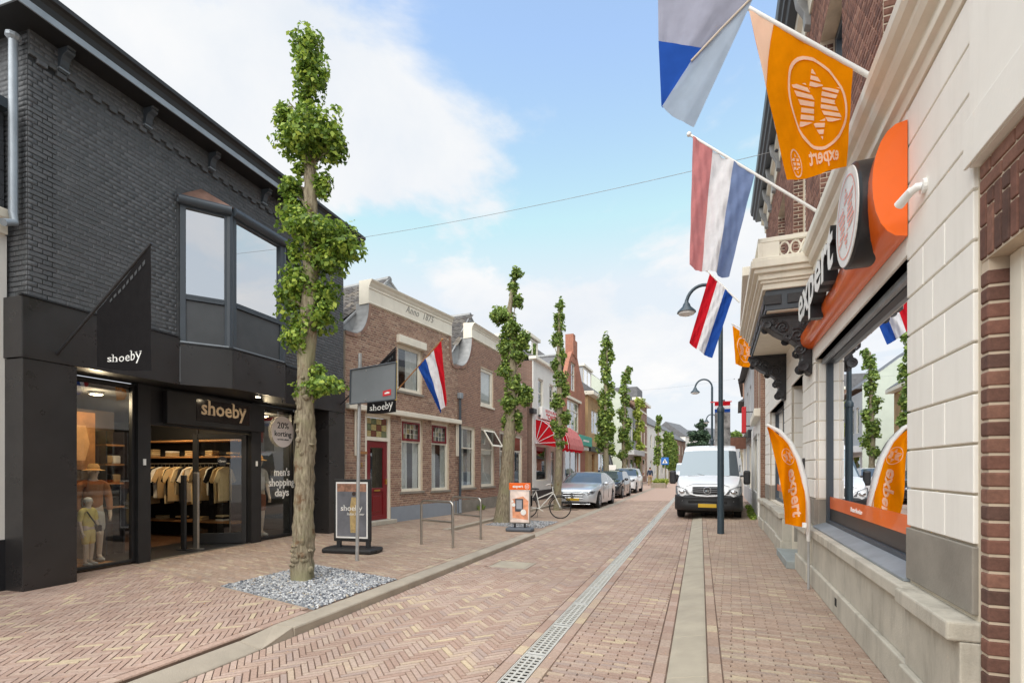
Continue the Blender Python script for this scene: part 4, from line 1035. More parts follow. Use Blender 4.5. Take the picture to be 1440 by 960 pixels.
# lower brick link with a door
H3b = Frame(H3.w(5.31, -.02, 0)[:2], d=H3.d[:2], side=1)
h3b = thing('brick_annex', 'low brick annex with a white framed dark door and red top light', 'building', H3b.w(1, -2, 0))
wall(MB(H3b), 0, 1.9, WZ, 5.2, [(.25, 1.2, WZ, 3.05)], 0, .25).build('wall', m_mortar2, h3b); bricks(H3b, h3b, 0, 1.9, WZ, 5.2, [(.25, 1.2, WZ, 3.05)], 0, m_brick3, 40, seed=44)
w_ = window(H3b, h3b, .25, 1.2, WZ, 3.05, -.05, .1, m_cream, bh=(2.35,), name='door'); MB(H3b).box(.36, 1.09, -.08, -.05, 2.4, 2.93).build('stained_pane', MATS['stained_red'], w_)
MB(H3b).box(0, 1.95, -.1, .16, 5.2, 5.34).build('gutter', m_cream, h3b, bevel=.02)
MB(H3b).add([(0, 0, 5.34), (1.9, 0, 5.34), (1.9, -3, 6.8), (0, -3, 6.8)], [(0, 1, 2, 3)]).build('roof', m_tile, h3b, solid=.06, recalc=False)
# ================================================================== LEFT SIDE further on
def facade(name, label, fr, W, z1, mat, wins, n=0., depth=6., z0=WZ, side=True, frame=None, doors=(), sill=None, glass=None, roof=None):
    """plain house: wall with real openings, windows with frames and panes, body behind"""
    h = thing(name, label, 'building', fr.w(W/2, -depth/2, 0))
    holes = [w[:4] for w in wins]+[d[:4] for d in doors]
    wall(MB(fr), 0, W, z0, z1, holes, n, .2).build('wall', mat, h)
    if side:
        MB(fr).box(.0, .2, -depth, n-.2, z0, z1).build('side_wall', mat, h); MB(fr).box(W-.2, W, -depth, n-.2, z0, z1).build('side_wall', mat, h)
    for w in wins:
        window(fr, h, *w[:4], n-.06, .07, frame or m_cream, bv=w[4] if len(w) > 4 else (), bh=w[5] if len(w) > 5 else (), sill=sill, glass=glass, curtain=0)
    for d in doors: window(fr, h, *d[:4], n-.08, .08, d[4], name='door', fw_bot=.3, bh=(d[3]-.5,))
    return h
def dormer(fr, parent, s0, s1, n0, z0, z1, mat, depth=1.6, trim=None):
    d = MB(fr).box(s0, s1, n0-depth, n0, z0, z1).build('dormer', mat, parent)
    MB(fr).box(s0-.12, s1+.12, n0-depth, n0+.15, z1, z1+.16).build('dormer_roof', trim or m_cream, d, bevel=.01)
    window(fr, d, s0+.1, s1-.1, z0+.15, z1-.06, n0+.06, .07, m_cream, bv=((s0+s1)/2,), room=None, glass=m_bayglass)
    return d
m_tb_dark = TEXBRICK('dark_brown_brick', S(120, 92, 80), S(108, 84, 74), S(134, 116, 104))
m_tb_red = TEXBRICK('orange_red_brick', S(172, 106, 84), S(158, 98, 80), S(176, 138, 116))
m_tb_tan = TEXBRICK('tan_brick', S(186, 152, 106), S(174, 142, 100), S(180, 156, 122))
m_tb_brown = TEXBRICK('far_brown_brick', S(146, 112, 94), S(132, 100, 86), S(160, 138, 120))
m_pgreen = M('pale_green_render', S(188, 196, 182), .85, var=.06, scale=1)
m_grey = M('grey_render', S(178, 180, 182), .85, var=.08, scale=1)
m_slate = M('slate_roof', S(104, 104, 106), .7, var=.2, scale=3)
m_dgreen = M('teal_sign', S(60, 172, 152), .5, var=.04)
m_awnred = CLOTH('awning_red', S(196, 34, 44), .25); m_awnpink = CLOTH('awning_pale_pink', S(226, 150, 148), .4)  # right part of the canopy in a paler pink cloth
# --- restaurant
H4 = Frame((-7.40, 23.0), (-7.30, 27.6), 1); W4 = 4.6
h4 = facade('restaurant_building', 'white rendered restaurant with a blue grey roof dormer', H4, W4, 6.75, m_white, [(.75, 1.55, 4.55, 6.0, (), (5.3,)), (2.6, 3.4, 4.55, 6.0, (), (5.3,)), (.45, 2.4, 1.0, 2.75)], doors=[(2.9, 3.8, WZ, 2.6, m_cream)], side=False)
MB(H4).box(-.02, .0, -6, -.05, WZ, 6.7).build('side_wall', m_tb_dark, h4)
MB(H4).box(W4, W4+.02, -6, -.0, WZ, 6.7).build('side_wall', m_tb_dark, h4)
MB(H4).box(-.1, W4+.1, -.2, .18, 6.75, 6.9).build('cornice', m_cream, h4, bevel=.02)
MB(H4).box(-.3, .2, -.1, .12, 4.18, 4.42).build('corbel', m_blacksgn, h4, bevel=.02)
r4 = MB(H4).add([(-.1, .1, 6.9), (W4+.1, .1, 6.9), (W4+.1, -3.2, 8.6), (-.1, -3.2, 8.6), (W4+.1, -6, 6.9), (-.1, -6, 6.9)], [(0, 1, 2, 3), (3, 2, 4, 5), (0, 3, 5), (1, 4, 2)]).build('roof', m_slate, h4, recalc=False)
dormer(H4, h4, .35, 2.1, -.5, 6.9, 8.05, m_bluegrey)
MB(H4).box(0, W4, -.05, .03, WZ, .55).build('plinth', m_blacksgn, h4)
aw = thing('awning', 'red and white rounded shop awning above the restaurant window', 'awning', H4.w(.0, .3, 2.5))
def dome(s0, s1, fn_mat, name, a0=0, a1=1, rib=None):
    pr = [(.03, 3.95), (.35, 3.88), (.72, 3.62), (.98, 3.22), (1.08, 2.82), (1.08, 2.6)]
    mb = MB(H4)
    for (a, za), (b, zb) in zip(pr, pr[1:]): mb.add([(s0, a, za), (s1, a, za), (s1, b, zb), (s0, b, zb)], [(0, 1, 2, 3)])
    o = mb.build(name, fn_mat, aw, smooth=True, recalc=False, angle=60)
    return pr
pr = dome(.25, 2.6, m_awnred, 'canopy'); dome(2.6, 5.6, m_awnpink, 'canopy')
end = MB(H4); end.add([(.25, .03, 2.82)]+[(.25, a, z) for a, z in pr], [(0, i, i+1) for i in range(1, len(pr))]); end.build('canopy_end', m_awnred, aw, recalc=False)
rb = MB(H4)
for a, z in pr[:5]: rb.tube([(.24, .03, 2.80), (.24, a, z)], .02, 6)
rb.tube([(.24, a, z) for a, z in pr], .02, 6)
for s_ in (.9, 1.6, 2.3): rb.tube([(s_, a+.005, z+.005) for a, z in pr], .018, 6)
rb.build('piping', m_whitecloth, aw)
st_ = MB(H4)
for s_ in np.arange(2.9, 5.6, .5): st_.tube([(s_, a+.004, z+.004) for a, z in pr], .014, 6)
st_.build('seam', m_awnpink, aw)
val = MB(H4)
for i in range(12): val.flat([(.25+i*.42, 1.07), (.25+i*.42+.4, 1.07), (.25+i*.42+.4, 1.085), (.25+i*.42, 1.085)], 2.44+.05*(i % 2), 2.6)
val.build('valance', m_awnred, aw)
rs = thing('restaurant_sign', 'white box sign with red restaurant lettering above the red awning', 'sign', H4.w(2, .1, 4.1))
MB(H4).box(.78, 4.2, .04, .2, 4.02, 4.62).build('panel', m_whitesgn, rs, bevel=.02)
m_redl = M('red_letter', S(196, 30, 40), .5, var=.02)
letter(H4, 'RESTAURANT', 2.4, .205, 4.38, .2, m_redl, rs, fit=2.2); letter(H4, '"OASE"', 2.4, .205, 4.08, .34, m_redl, rs, fit=2.0, bold=.012)
MB(H4).box(.60, .78, .06, .12, 4.1, 4.2).build('bracket', m_blacksgn, rs)
# --- red gable house
H5 = Frame((-7.28, 28.0), (-7.18, 34.2), 1); W5 = 5.6
h5 = thing('gable_house', 'orange red brick house with a stepped chimney on its pointed gable', 'building', H5.w(2.8, -3, 0))
top5 = [(0, 6.4), (.5, 6.5), (1.5, 8.0), (2.1, 8.6), (2.8, 9.0), (3.4, 8.6), (4.6, 7.3), (W5, 6.5)]
hol5 = [(1.9, 2.9, 6.3, 8.0), (1.0, 3.9, 3.85, 5.7), (.4, 3.6, .8, 2.8)]
wall(MB(H5), 0, W5, WZ, top5, hol5, 0, .25).build('wall', m_tb_red, h5)
window(H5, h5, 1.9, 2.9, 6.3, 8.0, -.05, .08, m_cream, bh=(7.3,)); window(H5, h5, 1.0, 3.9, 3.85, 5.7, -.05, .09, m_cream, bv=(2.0, 3.0), bh=(5.1,), curtain=1); window(H5, h5, .4, 3.6, .8, 2.8, -.05, .08, m_whitesgn, bv=(2.,))
MB(H5).prism([(1.85, 8.0), (2.0, 8.2), (2.4, 8.35), (2.8, 8.2), (2.95, 8.0)], .0, .03).build('arch', m_tb_red, h5)
MB(H5).box(2.25, 2.75, -.45, .05, 8.5, 9.75).build('chimney', m_tb_red, h5); MB(H5).box(2.8, 3.25, -.45, .05, 8.4, 9.45).build('chimney', m_tb_red, h5)
MB(H5).box(.9, 4.1, .0, .12, 5.72, 5.86).build('lintel', m_cream, h5)
MB(H5).box(0, W5, .0, .25, 2.8, 3.0).build('shop_fascia', m_whitesgn, h5); MB(H5).box(3.7, 4.0, -.1, .05, WZ, 2.8).build('pier', m_whitesgn, h5); MB(H5).box(.0, .4, -.1, .05, WZ, 2.8).build('pier', m_whitesgn, h5)
pitched(H5, h5, .1, W5-.1, 8.6, 6.3, 2.8, -.3, -7, m_slate)
ts_ = thing('shop_sign', 'teal green fascia sign beside the striped awning', 'sign', H5.w(4, .2, 3.05)); MB(H5).box(2.6, 5.9, .26, .40, 3.05, 3.68).build('panel', m_dgreen, ts_, bevel=.02)
MB(H5).box(3.4, 5.0, .402, .408, 3.3, 3.42).build('lettering', m_whitesgn, ts_)
# --- tan brick house
H6 = Frame((-7.15, 34.3), (-7.03, 41.2), 1); W6 = 6.9
h6 = facade('tan_brick_house', 'tan brick house with slate roof and grey dormer', H6, W6, 6.6, m_tb_tan, [(1.1, 5.6, 4.1, 5.75, (2.2, 3.35, 4.5)), (3.4, 6.3, .7, 2.8, (4.9,))], doors=[(1.2, 2.2, WZ, 2.7, m_wood)], side=False)
MB(H6).box(W6-.2, W6, -8, -.2, WZ, 6.6).build('side_wall', m_tb_tan, h6)
MB(H6).box(-.2, W6+.2, -.3, .45, 6.6, 6.85).build('eave', m_cream, h6, bevel=.03)
MB(H6).add([(-.1, .45, 6.86), (W6+.1, .45, 6.86), (W6+.1, -3.6, 10.0), (-.1, -3.6, 10.0), (W6+.1, -8, 6.86), (-.1, -8, 6.86)], [(0, 1, 2, 3), (3, 2, 4, 5), (0, 3, 5), (1, 4, 2)]).build('roof', m_slate, h6, recalc=False)
dormer(H6, h6, .6, 3.2, -.5, 7.2, 8.7, m_grey)
MB(H6).box(0, W6, .0, .2, 2.8, 3.15).build('shop_fascia', m_blacksgn, h6)
# --- pale green house beyond the gap, dark mural on its side
H7 = Frame((-6.95, 50.0), (-6.7, 57.5), 1); W7 = 7.5
h7 = facade('grey_house', 'grey fronted house with pale green side wall beyond the gap', H7, W7, 8.0, m_grey, [(1, 2.0, 4.6, 6.8), (2.6, 3.6, 4.6, 6.8), (4.4, 5.4, 4.6, 6.8), (.6, 3.4, .8, 2.7), (4, 6.6, .8, 2.7)], depth=9)
sw = MB(H7); sw.add([(-.05, 0, WZ), (-.05, -9, WZ), (-.05, -9, 8.6), (-.05, -4.5, 12.0), (-.05, 0, 8.6)], [(0, 1, 2, 3, 4)]); sw.build('gable_wall', m_pgreen, h7, recalc=False, solid=.06)
MB(H7).add([(-.1, .2, 8.4), (W7, .2, 8.4), (W7, -4.5, 12.1), (-.1, -4.5, 12.1), (W7, -9, 8.4), (-.1, -9, 8.4)], [(0, 1, 2, 3), (3, 2, 4, 5)]).build('roof', m_slate, h7, recalc=False)
MB(H7).box(0, W7, .0, 1.0, 3.0, 3.5).build('shop_canopy', m_grey, h7)
mur = thing('wall_mural', 'dark banded mural like a curved tyre on the pale green side wall', 'mural', H7.w(-.1, -1, .6))
ms = MB(H7)
def arcband(r0, r1, mat, nm, k):
    c = (-.4+0, 0.0); N = 14; mb = MB(H7); vs = []
    for i in range(N+1):
        a = R(92)*i/N
        for r in (r0, r1): vs.append((-.105-k*.003, -3.4+r*math.cos(a)*.82-.1, .3+r*math.sin(a)*1.45))
    mb.add(vs, [(2*i, 2*i+1, 2*i+3, 2*i+2) for i in range(N)]); mb.build(nm, mat, mur, recalc=False, solid=.01)
m_mur = M('mural_dark', S(46, 48, 52), .7, var=.25, scale=2); m_mur2 = M('mural_grey', S(92, 96, 102), .7, var=.25, scale=3)
arcband(.0, 3.3, m_mur, 'field', 0)
for r in (1.3, 1.9, 2.5, 3.0): arcband(r, r+.14, m_mur2, 'stroke', 1)
MB(H7).box(-.12, -.1, -1.6, -.7, 1.5, 2.0).build('plate', m_whitesgn, mur)
# --- further left row
H8 = Frame((-6.65, 57.6), (-6.3, 66), 1)
h8 = facade('far_brick_house', 'brown brick house with pale stone bands and bay roof', H8, 8.4, 9.2, m_tb_brown, [(1, 2.2, 4.5, 6.6), (3.4, 4.6, 4.5, 6.6), (5.8, 7, 4.5, 6.6), (1, 4, .8, 2.8), (5, 7.4, .8, 2.8)], depth=8)
for zz in (3.6, 4.3, 6.9, 8.3): MB(H8).box(-.02, 8.4, -.3, .06, zz, zz+.18).build('stone_band', m_cream, h8)
MB(H8).box(-.2, 8.6, -.4, .5, 9.2, 9.5).build('cornice', m_cream, h8, bevel=.03); MB(H8).box(2, 6, -3, -.2, 9.5, 11.0).build('attic', m_slate, h8)
H9 = Frame((-6.2, 66.2), (-4.0, 86), 1)
h9 = facade('long_white_house', 'long white rendered house in the bend of the street', H9, 19.8, 7.2, m_white, [(1.5+i*2.7, 2.6+i*2.7, 4.3, 6.0) for i in range(7)]+[(1.5+i*2.7, 2.8+i*2.7, .9, 2.7) for i in range(7)], depth=8)
MB(H9).add([(-.1, .2, 7.2), (19.9, .2, 7.2), (19.9, -4, 10.2), (-.1, -4, 10.2), (19.9, -8, 7.2), (-.1, -8, 7.2)], [(0, 1, 2, 3), (3, 2, 4, 5), (0, 3, 5), (1, 4, 2)]).build('roof', m_slate, h9, recalc=False)
lab = ['brown brick terraced house down the left row', 'cream terraced house down the left row', 'orange brick house at the far left end of the street', 'grey end house closing the left row']
P = Vector((-3.9, 86.2, 0)); dirn = Vector((.16, 1, 0)).normalized()
for i, (w_, hh, mt) in enumerate(((9, 6.4, m_tb_brown), (8, 7.4, m_creamwall), (10, 6.6, m_tb_red), (14, 7.6, m_grey))):
    Q = P+dirn*w_; f_ = Frame(P[:2], Q[:2], 1)
    hx = facade('terraced_house', lab[i], f_, w_-.05, hh, mt, [(1+k*2.4, 2.1+k*2.4, 4.0, 5.6) for k in range(int((w_-1)/2.4))]+[(1+k*2.4, 2.3+k*2.4, .9, 2.6) for k in range(int((w_-1)/2.4))], depth=7)
    MB(f_).add([(-.1, .2, hh), (w_, .2, hh), (w_, -3.5, hh+2.8), (-.1, -3.5, hh+2.8), (w_, -7, hh), (-.1, -7, hh)], [(0, 1, 2, 3), (3, 2, 4, 5), (0, 3, 5), (1, 4, 2)]).build('roof', m_slate, hx, recalc=False)
    P = Q; dirn = Vector((dirn.x+.12, 1, 0)).normalized()

# ================================================================== RIGHT SIDE: electronics shop
EX = Frame((1.2, 4.45), (1.5, 15.1), -1)
ex = thing('corner_shop', 'cream rusticated shop front with grey stone plinth and brick upper storey', 'building', EX.w(5, -3, 0))
ex['label'] = 'cream block-jointed shop front with grey stone plinth and brick upper storey'
PN = -.12
m_stj = m_joint
E0, E1 = -1.24, 10.75
pil = [(-1.235, -.27), (3.28, 4.28), (5.62, 6.58), (9.55, 10.73)]
opens = [(-.27, 3.28, .82, 3.00), (4.28, 5.62, RZ, 3.00), (6.58, 9.55, .82, 2.95)]
wall(MB(EX), E0, E1, RZ, 4.05, opens, PN-.02, .35).build('wall', m_joint, ex)
# rusticated blocks on the pilasters, then flat stucco above the openings
zb = 1.17
for (a, b) in pil:
    z = zb; k = 0
    while z < 3.98:
        z2 = min(z+.255, 4.0)
        cuts = [a, a+(b-a)*.30, a+(b-a)*.60, b] if k % 2 == 0 else [a, a+(b-a)*.45, b]
        if a < -1: cuts = [a, a+(b-a)*.36, a+(b-a)*.70, b] if k % 2 == 0 else [a, a+(b-a)*.54, b]
        if z > 2.95: cuts = [a, b]
        for c, d in zip(cuts, cuts[1:]):
            MB(EX).box(c+.006 if c > a else c, d-.004 if d < b else d, PN-.05, PN, z+.007, z2-.007).build('stone_block', m_creamwall, ex, bevel=.005)
        z = z2; k += 1
    MB(EX).box(a-.004, b+.004, PN-.05, PN+.006, .82, zb-.008).build('pilaster_base', m_stoned, ex, bevel=.006)
# reveals are finished in stucco: side blocks facing the camera
for (a, b, c, d) in opens:
    MB(EX).box(a, b, PN-.25, PN-.0, d, 4.0).build('lintel', m_creamwall, ex, bevel=.006)
for s_ in (3.28, 5.62, 9.55):
    z = zb
    while z < 2.95:
        MB(EX).box(s_-.004, s_+.03, PN-.42, PN-.052, z+.007, min(z+.255, 3.0)-.007).build('stone_block', m_creamwall, ex, bevel=.005); z += .255
    MB(EX).box(s_-.006, s_+.03, PN-.42, PN-.052, .30, zb-.008).build('pilaster_base', m_stoned, ex, bevel=.005)
# string course over the shop: stacked mouldings
def cornice(parent, s0, s1, base, name='cornice'):
    pr = [(base-.2, 3.98), (base+.012, 3.98), (base+.02, 4.05), (base+.05, 4.07), (base+.05, 4.12), (base+.035, 4.14), (base+.035, 4.18), (base+.08, 4.21), (base+.10, 4.26), (base+.10, 4.30), (base+.14, 4.33), (base+.16, 4.38), (base+.16, 4.46), (base+.13, 4.48), (base-.2, 4.50)]
    return MB(EX).profile(pr, s0, s1).build(name, m_cream, parent, bevel=.004)
cornice(ex, E0, E1+.05, PN)
# plinth
def plinth(a, b, out):
    MB(EX).box(a, b, -.25, out+.035, RZ, .30).build('plinth_base', m_stone, ex, bevel=.012)
    k = max(1, round((b-a)/1.55)); 
    for i in range(k): MB(EX).box(a+(b-a)*i/k+.003, a+(b-a)*(i+1)/k-.003, -.25, out, .302, .69).build('plinth_panel', m_stone, ex, bevel=.006)
    for i in range(k): MB(EX).box(a+(b-a)*i/k-.0+.003, a+(b-a)*(i+1)/k-.003, -.25, out+.055, .692, .79).build('sill_stone', m_stone, ex, bevel=.012)
plinth(-1.285, -.47, -.05); plinth(-.465, 3.25, -.085); plinth(3.255, 4.28, -.05); plinth(5.62, 6.6, .01); plinth(6.605, 9.5, -.02); plinth(9.505, 10.75, .01)
MB(EX).box(1.55, 1.63, -.15, -.046, .16, .24).build('air_vent', m_drain, ex)
# shop window 1
WN = PN-.13
w1 = window(EX, ex, -.27, 3.28, .80, 3.0, WN, .075, m_anthr, glass=m_mirrorglass, room=None, name='shop_window', depth=.08, fw_bot=.10)
MB(EX).box(-.26, 3.27, WN-.0, WN+.05, 2.93, 2.995).build('blind_rail', m_zinc, w1, bevel=.01)
MB(EX).profile([(WN-.02, .79), (PN+.02, .795), (PN+.02, .812), (WN+.004, .86), (WN-.02, .86)], -.265, 3.275).build('window_sill', m_zinc, w1)
MB(EX).box(-.19, 3.20, WN-.036, WN-.033, 1.05, 1.20).build('orange_strip', m_orange, w1); MB(EX).box(-.19, 3.20, WN-.036, WN-.033, .902, 1.048).build('black_strip', m_blacksgn, w1)
letter(EX, 'expert', .10, WN-.031, .955, .08, m_whitesgn, w1, flip=-1, fit=.3); letter(EX, 'Beste Service', 1.85, WN-.031, 1.095, .07, m_whitesgn, w1, flip=-1, fit=.45)
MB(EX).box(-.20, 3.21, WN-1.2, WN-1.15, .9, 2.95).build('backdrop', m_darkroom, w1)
# door recess
MB(EX).box(4.28, 5.62, -.9, -.85, RZ, 3.0).build('recess_back', m_cream, ex)
dx = window(EX, ex, 4.40, 5.50, .22, 2.95, -.80, .09, m_anthr, bh=(2.3,), glass=m_mirrorglass, name='door', fw_bot=.3)
MB(EX).box(4.26, 5.64, -.84, .10, RZ, .17).build('doorstep', m_step, ex, bevel=.012)
MB(EX).box(4.05, 4.12, PN, PN+.03, 1.55, 1.72).build('doorbell', m_iron, ex, bevel=.006)
# window 2
w2 = window(EX, ex, 6.58, 9.55, .80, 2.95, WN, .075, m_anthr, glass=m_mirrorglass, room=None, name='shop_window', depth=.08, bv=(8.0,))
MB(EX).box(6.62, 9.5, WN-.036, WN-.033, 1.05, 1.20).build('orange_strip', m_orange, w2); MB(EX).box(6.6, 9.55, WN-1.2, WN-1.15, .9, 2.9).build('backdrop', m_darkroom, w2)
# upper storey
UN = PN-.03
ups = [(-.95, .38, 4.7, 7.0), (1.80, 3.05, 4.7, 7.0), (4.2, 5.5, 4.55, 7.0), (6.7, 7.9, 4.7, 7.0), (9.0, 10.2, 4.7, 7.0)]
wall(MB(EX), E0, E1, 4.45, 8.1, ups, UN, .4).build('wall', m_mortar2, ex)
bricks(EX, ex, E0, E1, 4.5, 8.1, ups, UN, m_brickup, 200, seed=51)
for i, u in enumerate(ups):
    w_ = window(EX, ex, *u, UN-.16, .10, m_anthr if i != 2 else m_cream, bh=(6.1,), glass=m_bayglass, sill=m_stone)
    # header-brick reveal on the side that faces the street corner
    fr_ = Frame(EX.w(u[1], UN+.004, 0)[:2], d=(-EX.o)[:2], side=1)
    bricks(fr_, ex, 0, .15, u[2], u[3], [], 0, m_darkbrick, 30, L=.15, bond='run', seed=60+i, proud=.006)
MB(EX).profile([(UN-.3, 7.9), (UN+.03, 7.9), (UN+.05, 8.1), (UN+.12, 8.14), (UN+.12, 8.3), (UN-.3, 8.3)], E0, E1+.1).build('frieze', m_cream, ex)
gt = MB(EX).profile([(UN-.3, 8.3), (UN+.24, 8.3), (UN+.26, 8.36), (UN+.31, 8.38), (UN+.31, 8.46), (UN+.36, 8.5), (UN+.38, 8.62), (UN-.3, 8.62)], E0-.2, E1+.25).build('gutter', m_anthr, ex, bevel=.01)
x = -.9
while x < 10.6:
    MB(EX).profile([(UN+.0, 7.75), (UN+.08, 7.78), (UN+.09, 7.95), (UN+.18, 8.12), (UN+.21, 8.29), (UN+.0, 8.29)], x, x+.14).build('corbel', m_lead, gt, bevel=.01); x += .92
MB(EX).box(E0, E1, -7, -6.8, RZ, 8.5).build('rear_wall', m_tb_brown, ex); MB(EX).box(E1-.25, E1, -7, UN-.4, RZ, 8.3).build('side_wall', m_tb_brown, ex); MB(EX).box(E0, E0+.25, -7, UN-.4, RZ, 8.3).build('side_wall', m_tb_brown, ex); MB(EX).box(E0, E1, -7, UN-.2, 8.3, 8.5).build('flat_roof', m_slate, ex); MB(EX).box(E0, E1, -7, UN-.4, 4.1, 4.3).build('storey_floor', m_darkroom, ex)
# balcony on scrolled consoles
BS0, BS1, BO = 3.15, 6.75, PN+.70
bal = MB(EX).box(BS0+.12, BS1-.12, PN, BO-.12, 3.71, 3.98).build('balcony', m_anthr, ex, bevel=.004)
for k in range(2):
    a_ = PN+.1+k*.29; MB(EX).box(BS0+.10, BS0+.119, a_, a_+.22, 3.78, 3.91).build('panel', m_iron, bal, bevel=.008)
for k in range(6):
    a_ = BS0+.25+k*.55; MB(EX).box(a_, a_+.42, BO-.119, BO-.10, 3.78, 3.91).build('panel', m_iron, bal, bevel=.008)
MB(EX).box(BS0+.14, BS1-.14, PN, BO-.14, 3.695, 3.709).build('soffit', m_cream, bal)
st = [(3.98, 4.06, .08), (4.06, 4.10, .05), (4.10, 4.18, .02), (4.18, 4.24, -.03), (4.24, 4.34, -.07), (4.34, 4.38, -.05)]
for z0_, z1_, q in st: MB(EX).box(BS0+q, BS1-q, PN, BO-q, z0_+.0005, z1_).build('moulding', m_cream, bal, bevel=.008)
rl = MB(EX); 
for s_ in (BS0+.02, BS1-.07): rl.box(s_, s_+.05, PN, BO-.02, 4.60, 4.66)
rl.box(BS0+.02, BS1-.02, BO-.07, BO-.02, 4.601, 4.661)
for s_ in (BS0+.02, BS1-.07):
    for n_ in (PN+.03, BO-.07): rl.box(s_, s_+.05, n_, n_+.05, 4.38, 4.60)
rl.box(BS0+.025, BS0+.06, PN+.42, BO-.07, 4.385, 4.60)
rl.build('railing', m_cream, bal, bevel=.004)
for k in range(3):
    c = PN+.10+k*.13; MB(EX).tube([(BS0+.045, c+.06*math.cos(a), 4.49+.09*math.sin(a)) for a in np.linspace(0, 2*PI, 13)[:-1]], .012, 6, True).build('ring', m_cream, bal)
def console(sc):
    w_ = .13
    pr = [(PN, 3.69), (PN+.62, 3.69), (PN+.62, 3.63), (PN+.60, 3.61), (PN+.60, 3.57)]
    # scrolled underside from the outer volute down to the wall
    for i in range(13):
        u = i/12; pr.append((PN+.50*(1-u)**1.6+.06+.025*math.sin(u*9), 3.54-.62*u**1.15-.02*math.sin(u*9)))
    pr += [(PN+.05, 2.86), (PN, 2.84)]
    c = MB(EX).profile(pr, sc-w_, sc+w_).build('console', m_iron, bal, bevel=.012)
    for (a_, z_, r_) in ((PN+.55, 3.55, .055), (PN+.11, 2.95, .07)): MB(EX).lathe([(r_, -.155), (r_*.9, -.17), (r_*.4, -.165), (r_*.4, .165), (r_*.9, .17), (r_, .155)], (sc, a_, z_), 14, 'x').build('volute', m_iron, c, smooth=True)
    for sd in (-1, 1):
        for j, (a_, z_, r_) in enumerate(((PN+.36, 3.50, .085), (PN+.18, 3.38, .10), (PN+.15, 3.18, .075), (PN+.30, 3.36, .05), (PN+.09, 3.52, .06), (PN+.45, 3.58, .04))):
            MB(EX).tube([(sc+sd*(w_+.005), a_+r_*(1-t*.055)*math.cos(t*.75+j), z_+r_*(1-t*.055)*math.sin(t*.75+j)) for t in range(15)], .018, 6).build('scroll', m_iron, c, smooth=True)
    for j in range(5): MB(EX).ball((sc+(j-2)*.05, PN+.13-.01*abs(j-2), 3.02-.015*j*(4-j)), (.035, .03, .06), 8, 5).build('leaf', m_iron, c, smooth=True)
    MB(EX).box(sc-w_-.03, sc+w_+.03, PN, PN+.64, 3.66, 3.692).build('abacus', m_iron, c, bevel=.006)
    return c
console(3.55); console(6.35)
# --- sign over the shop window
sgx = thing('shop_sign', 'long orange fascia sign with raised lettering and a round emblem drum', 'sign', EX.w(1.6, PN, 3.1))
def signsec(z0_, z1_, prot, s0, s1, mat, nm, lens=False):
    N = 12; pr = [(PN, z0_)]
    for i in range(N+1):
        a = PI*i/N; pr.append((PN+.02+prot*math.sin(a), (z0_+z1_)/2-(z1_-z0_)/2*math.cos(a)))
    pr.append((PN, z1_)); return MB(EX).profile(pr, s0, s1).build(nm, mat, sgx, bevel=.006, smooth=True, angle=30)
# lens-shaped near end sweeping down into a low rail, as a loft along s
def sprof(s_):
    u = (s_+.30)/4.15     # 0 near end, 1 far end
    zb = 3.12+.06*u; zt = 3.90-.45*min(1, max(0, (u-.02)/.34))**.8 if u < .36 else 3.45
    if u > .92: zt = 3.45-.12*((u-.92)/.08)**2
    return zb, zt, .20-.06*min(1, u/.4)
mb = MB(EX); NS, NA = 40, 12; ring = []
for i in range(NS+1):
    s_ = -.30+4.15*i/NS; zb_, zt_, pr_ = sprof(s_)
    for j in range(NA+1):
        a = PI*j/NA; ring.append((s_, PN+.005+pr_*math.sin(a)**.8, (zb_+zt_)/2-(zt_-zb_)/2*math.cos(a)))
m_ = NA+1; mb.add(ring, [(i*m_+j, i*m_+j+1, (i+1)*m_+j+1, (i+1)*m_+j) for i in range(NS) for j in range(NA)]+[tuple(range(m_))[::-1], tuple(range(NS*m_, NS*m_+m_))])
mb.build('body', m_orange, sgx, smooth=True, angle=50)
DC = (.22, 3.52)
drm = MB(EX).lathe([(.37, 0), (.385, .02), (.385, .17), (.37, .185)], (DC[0], PN+.06, DC[1]), 40, 'y').build('drum', m_blacksgn, sgx, smooth=True)
MB(EX).lathe([(.365, 0), (.365, .008)], (DC[0], PN+.246, DC[1]), 40, 'y').build('face', m_whitesgn, drm)
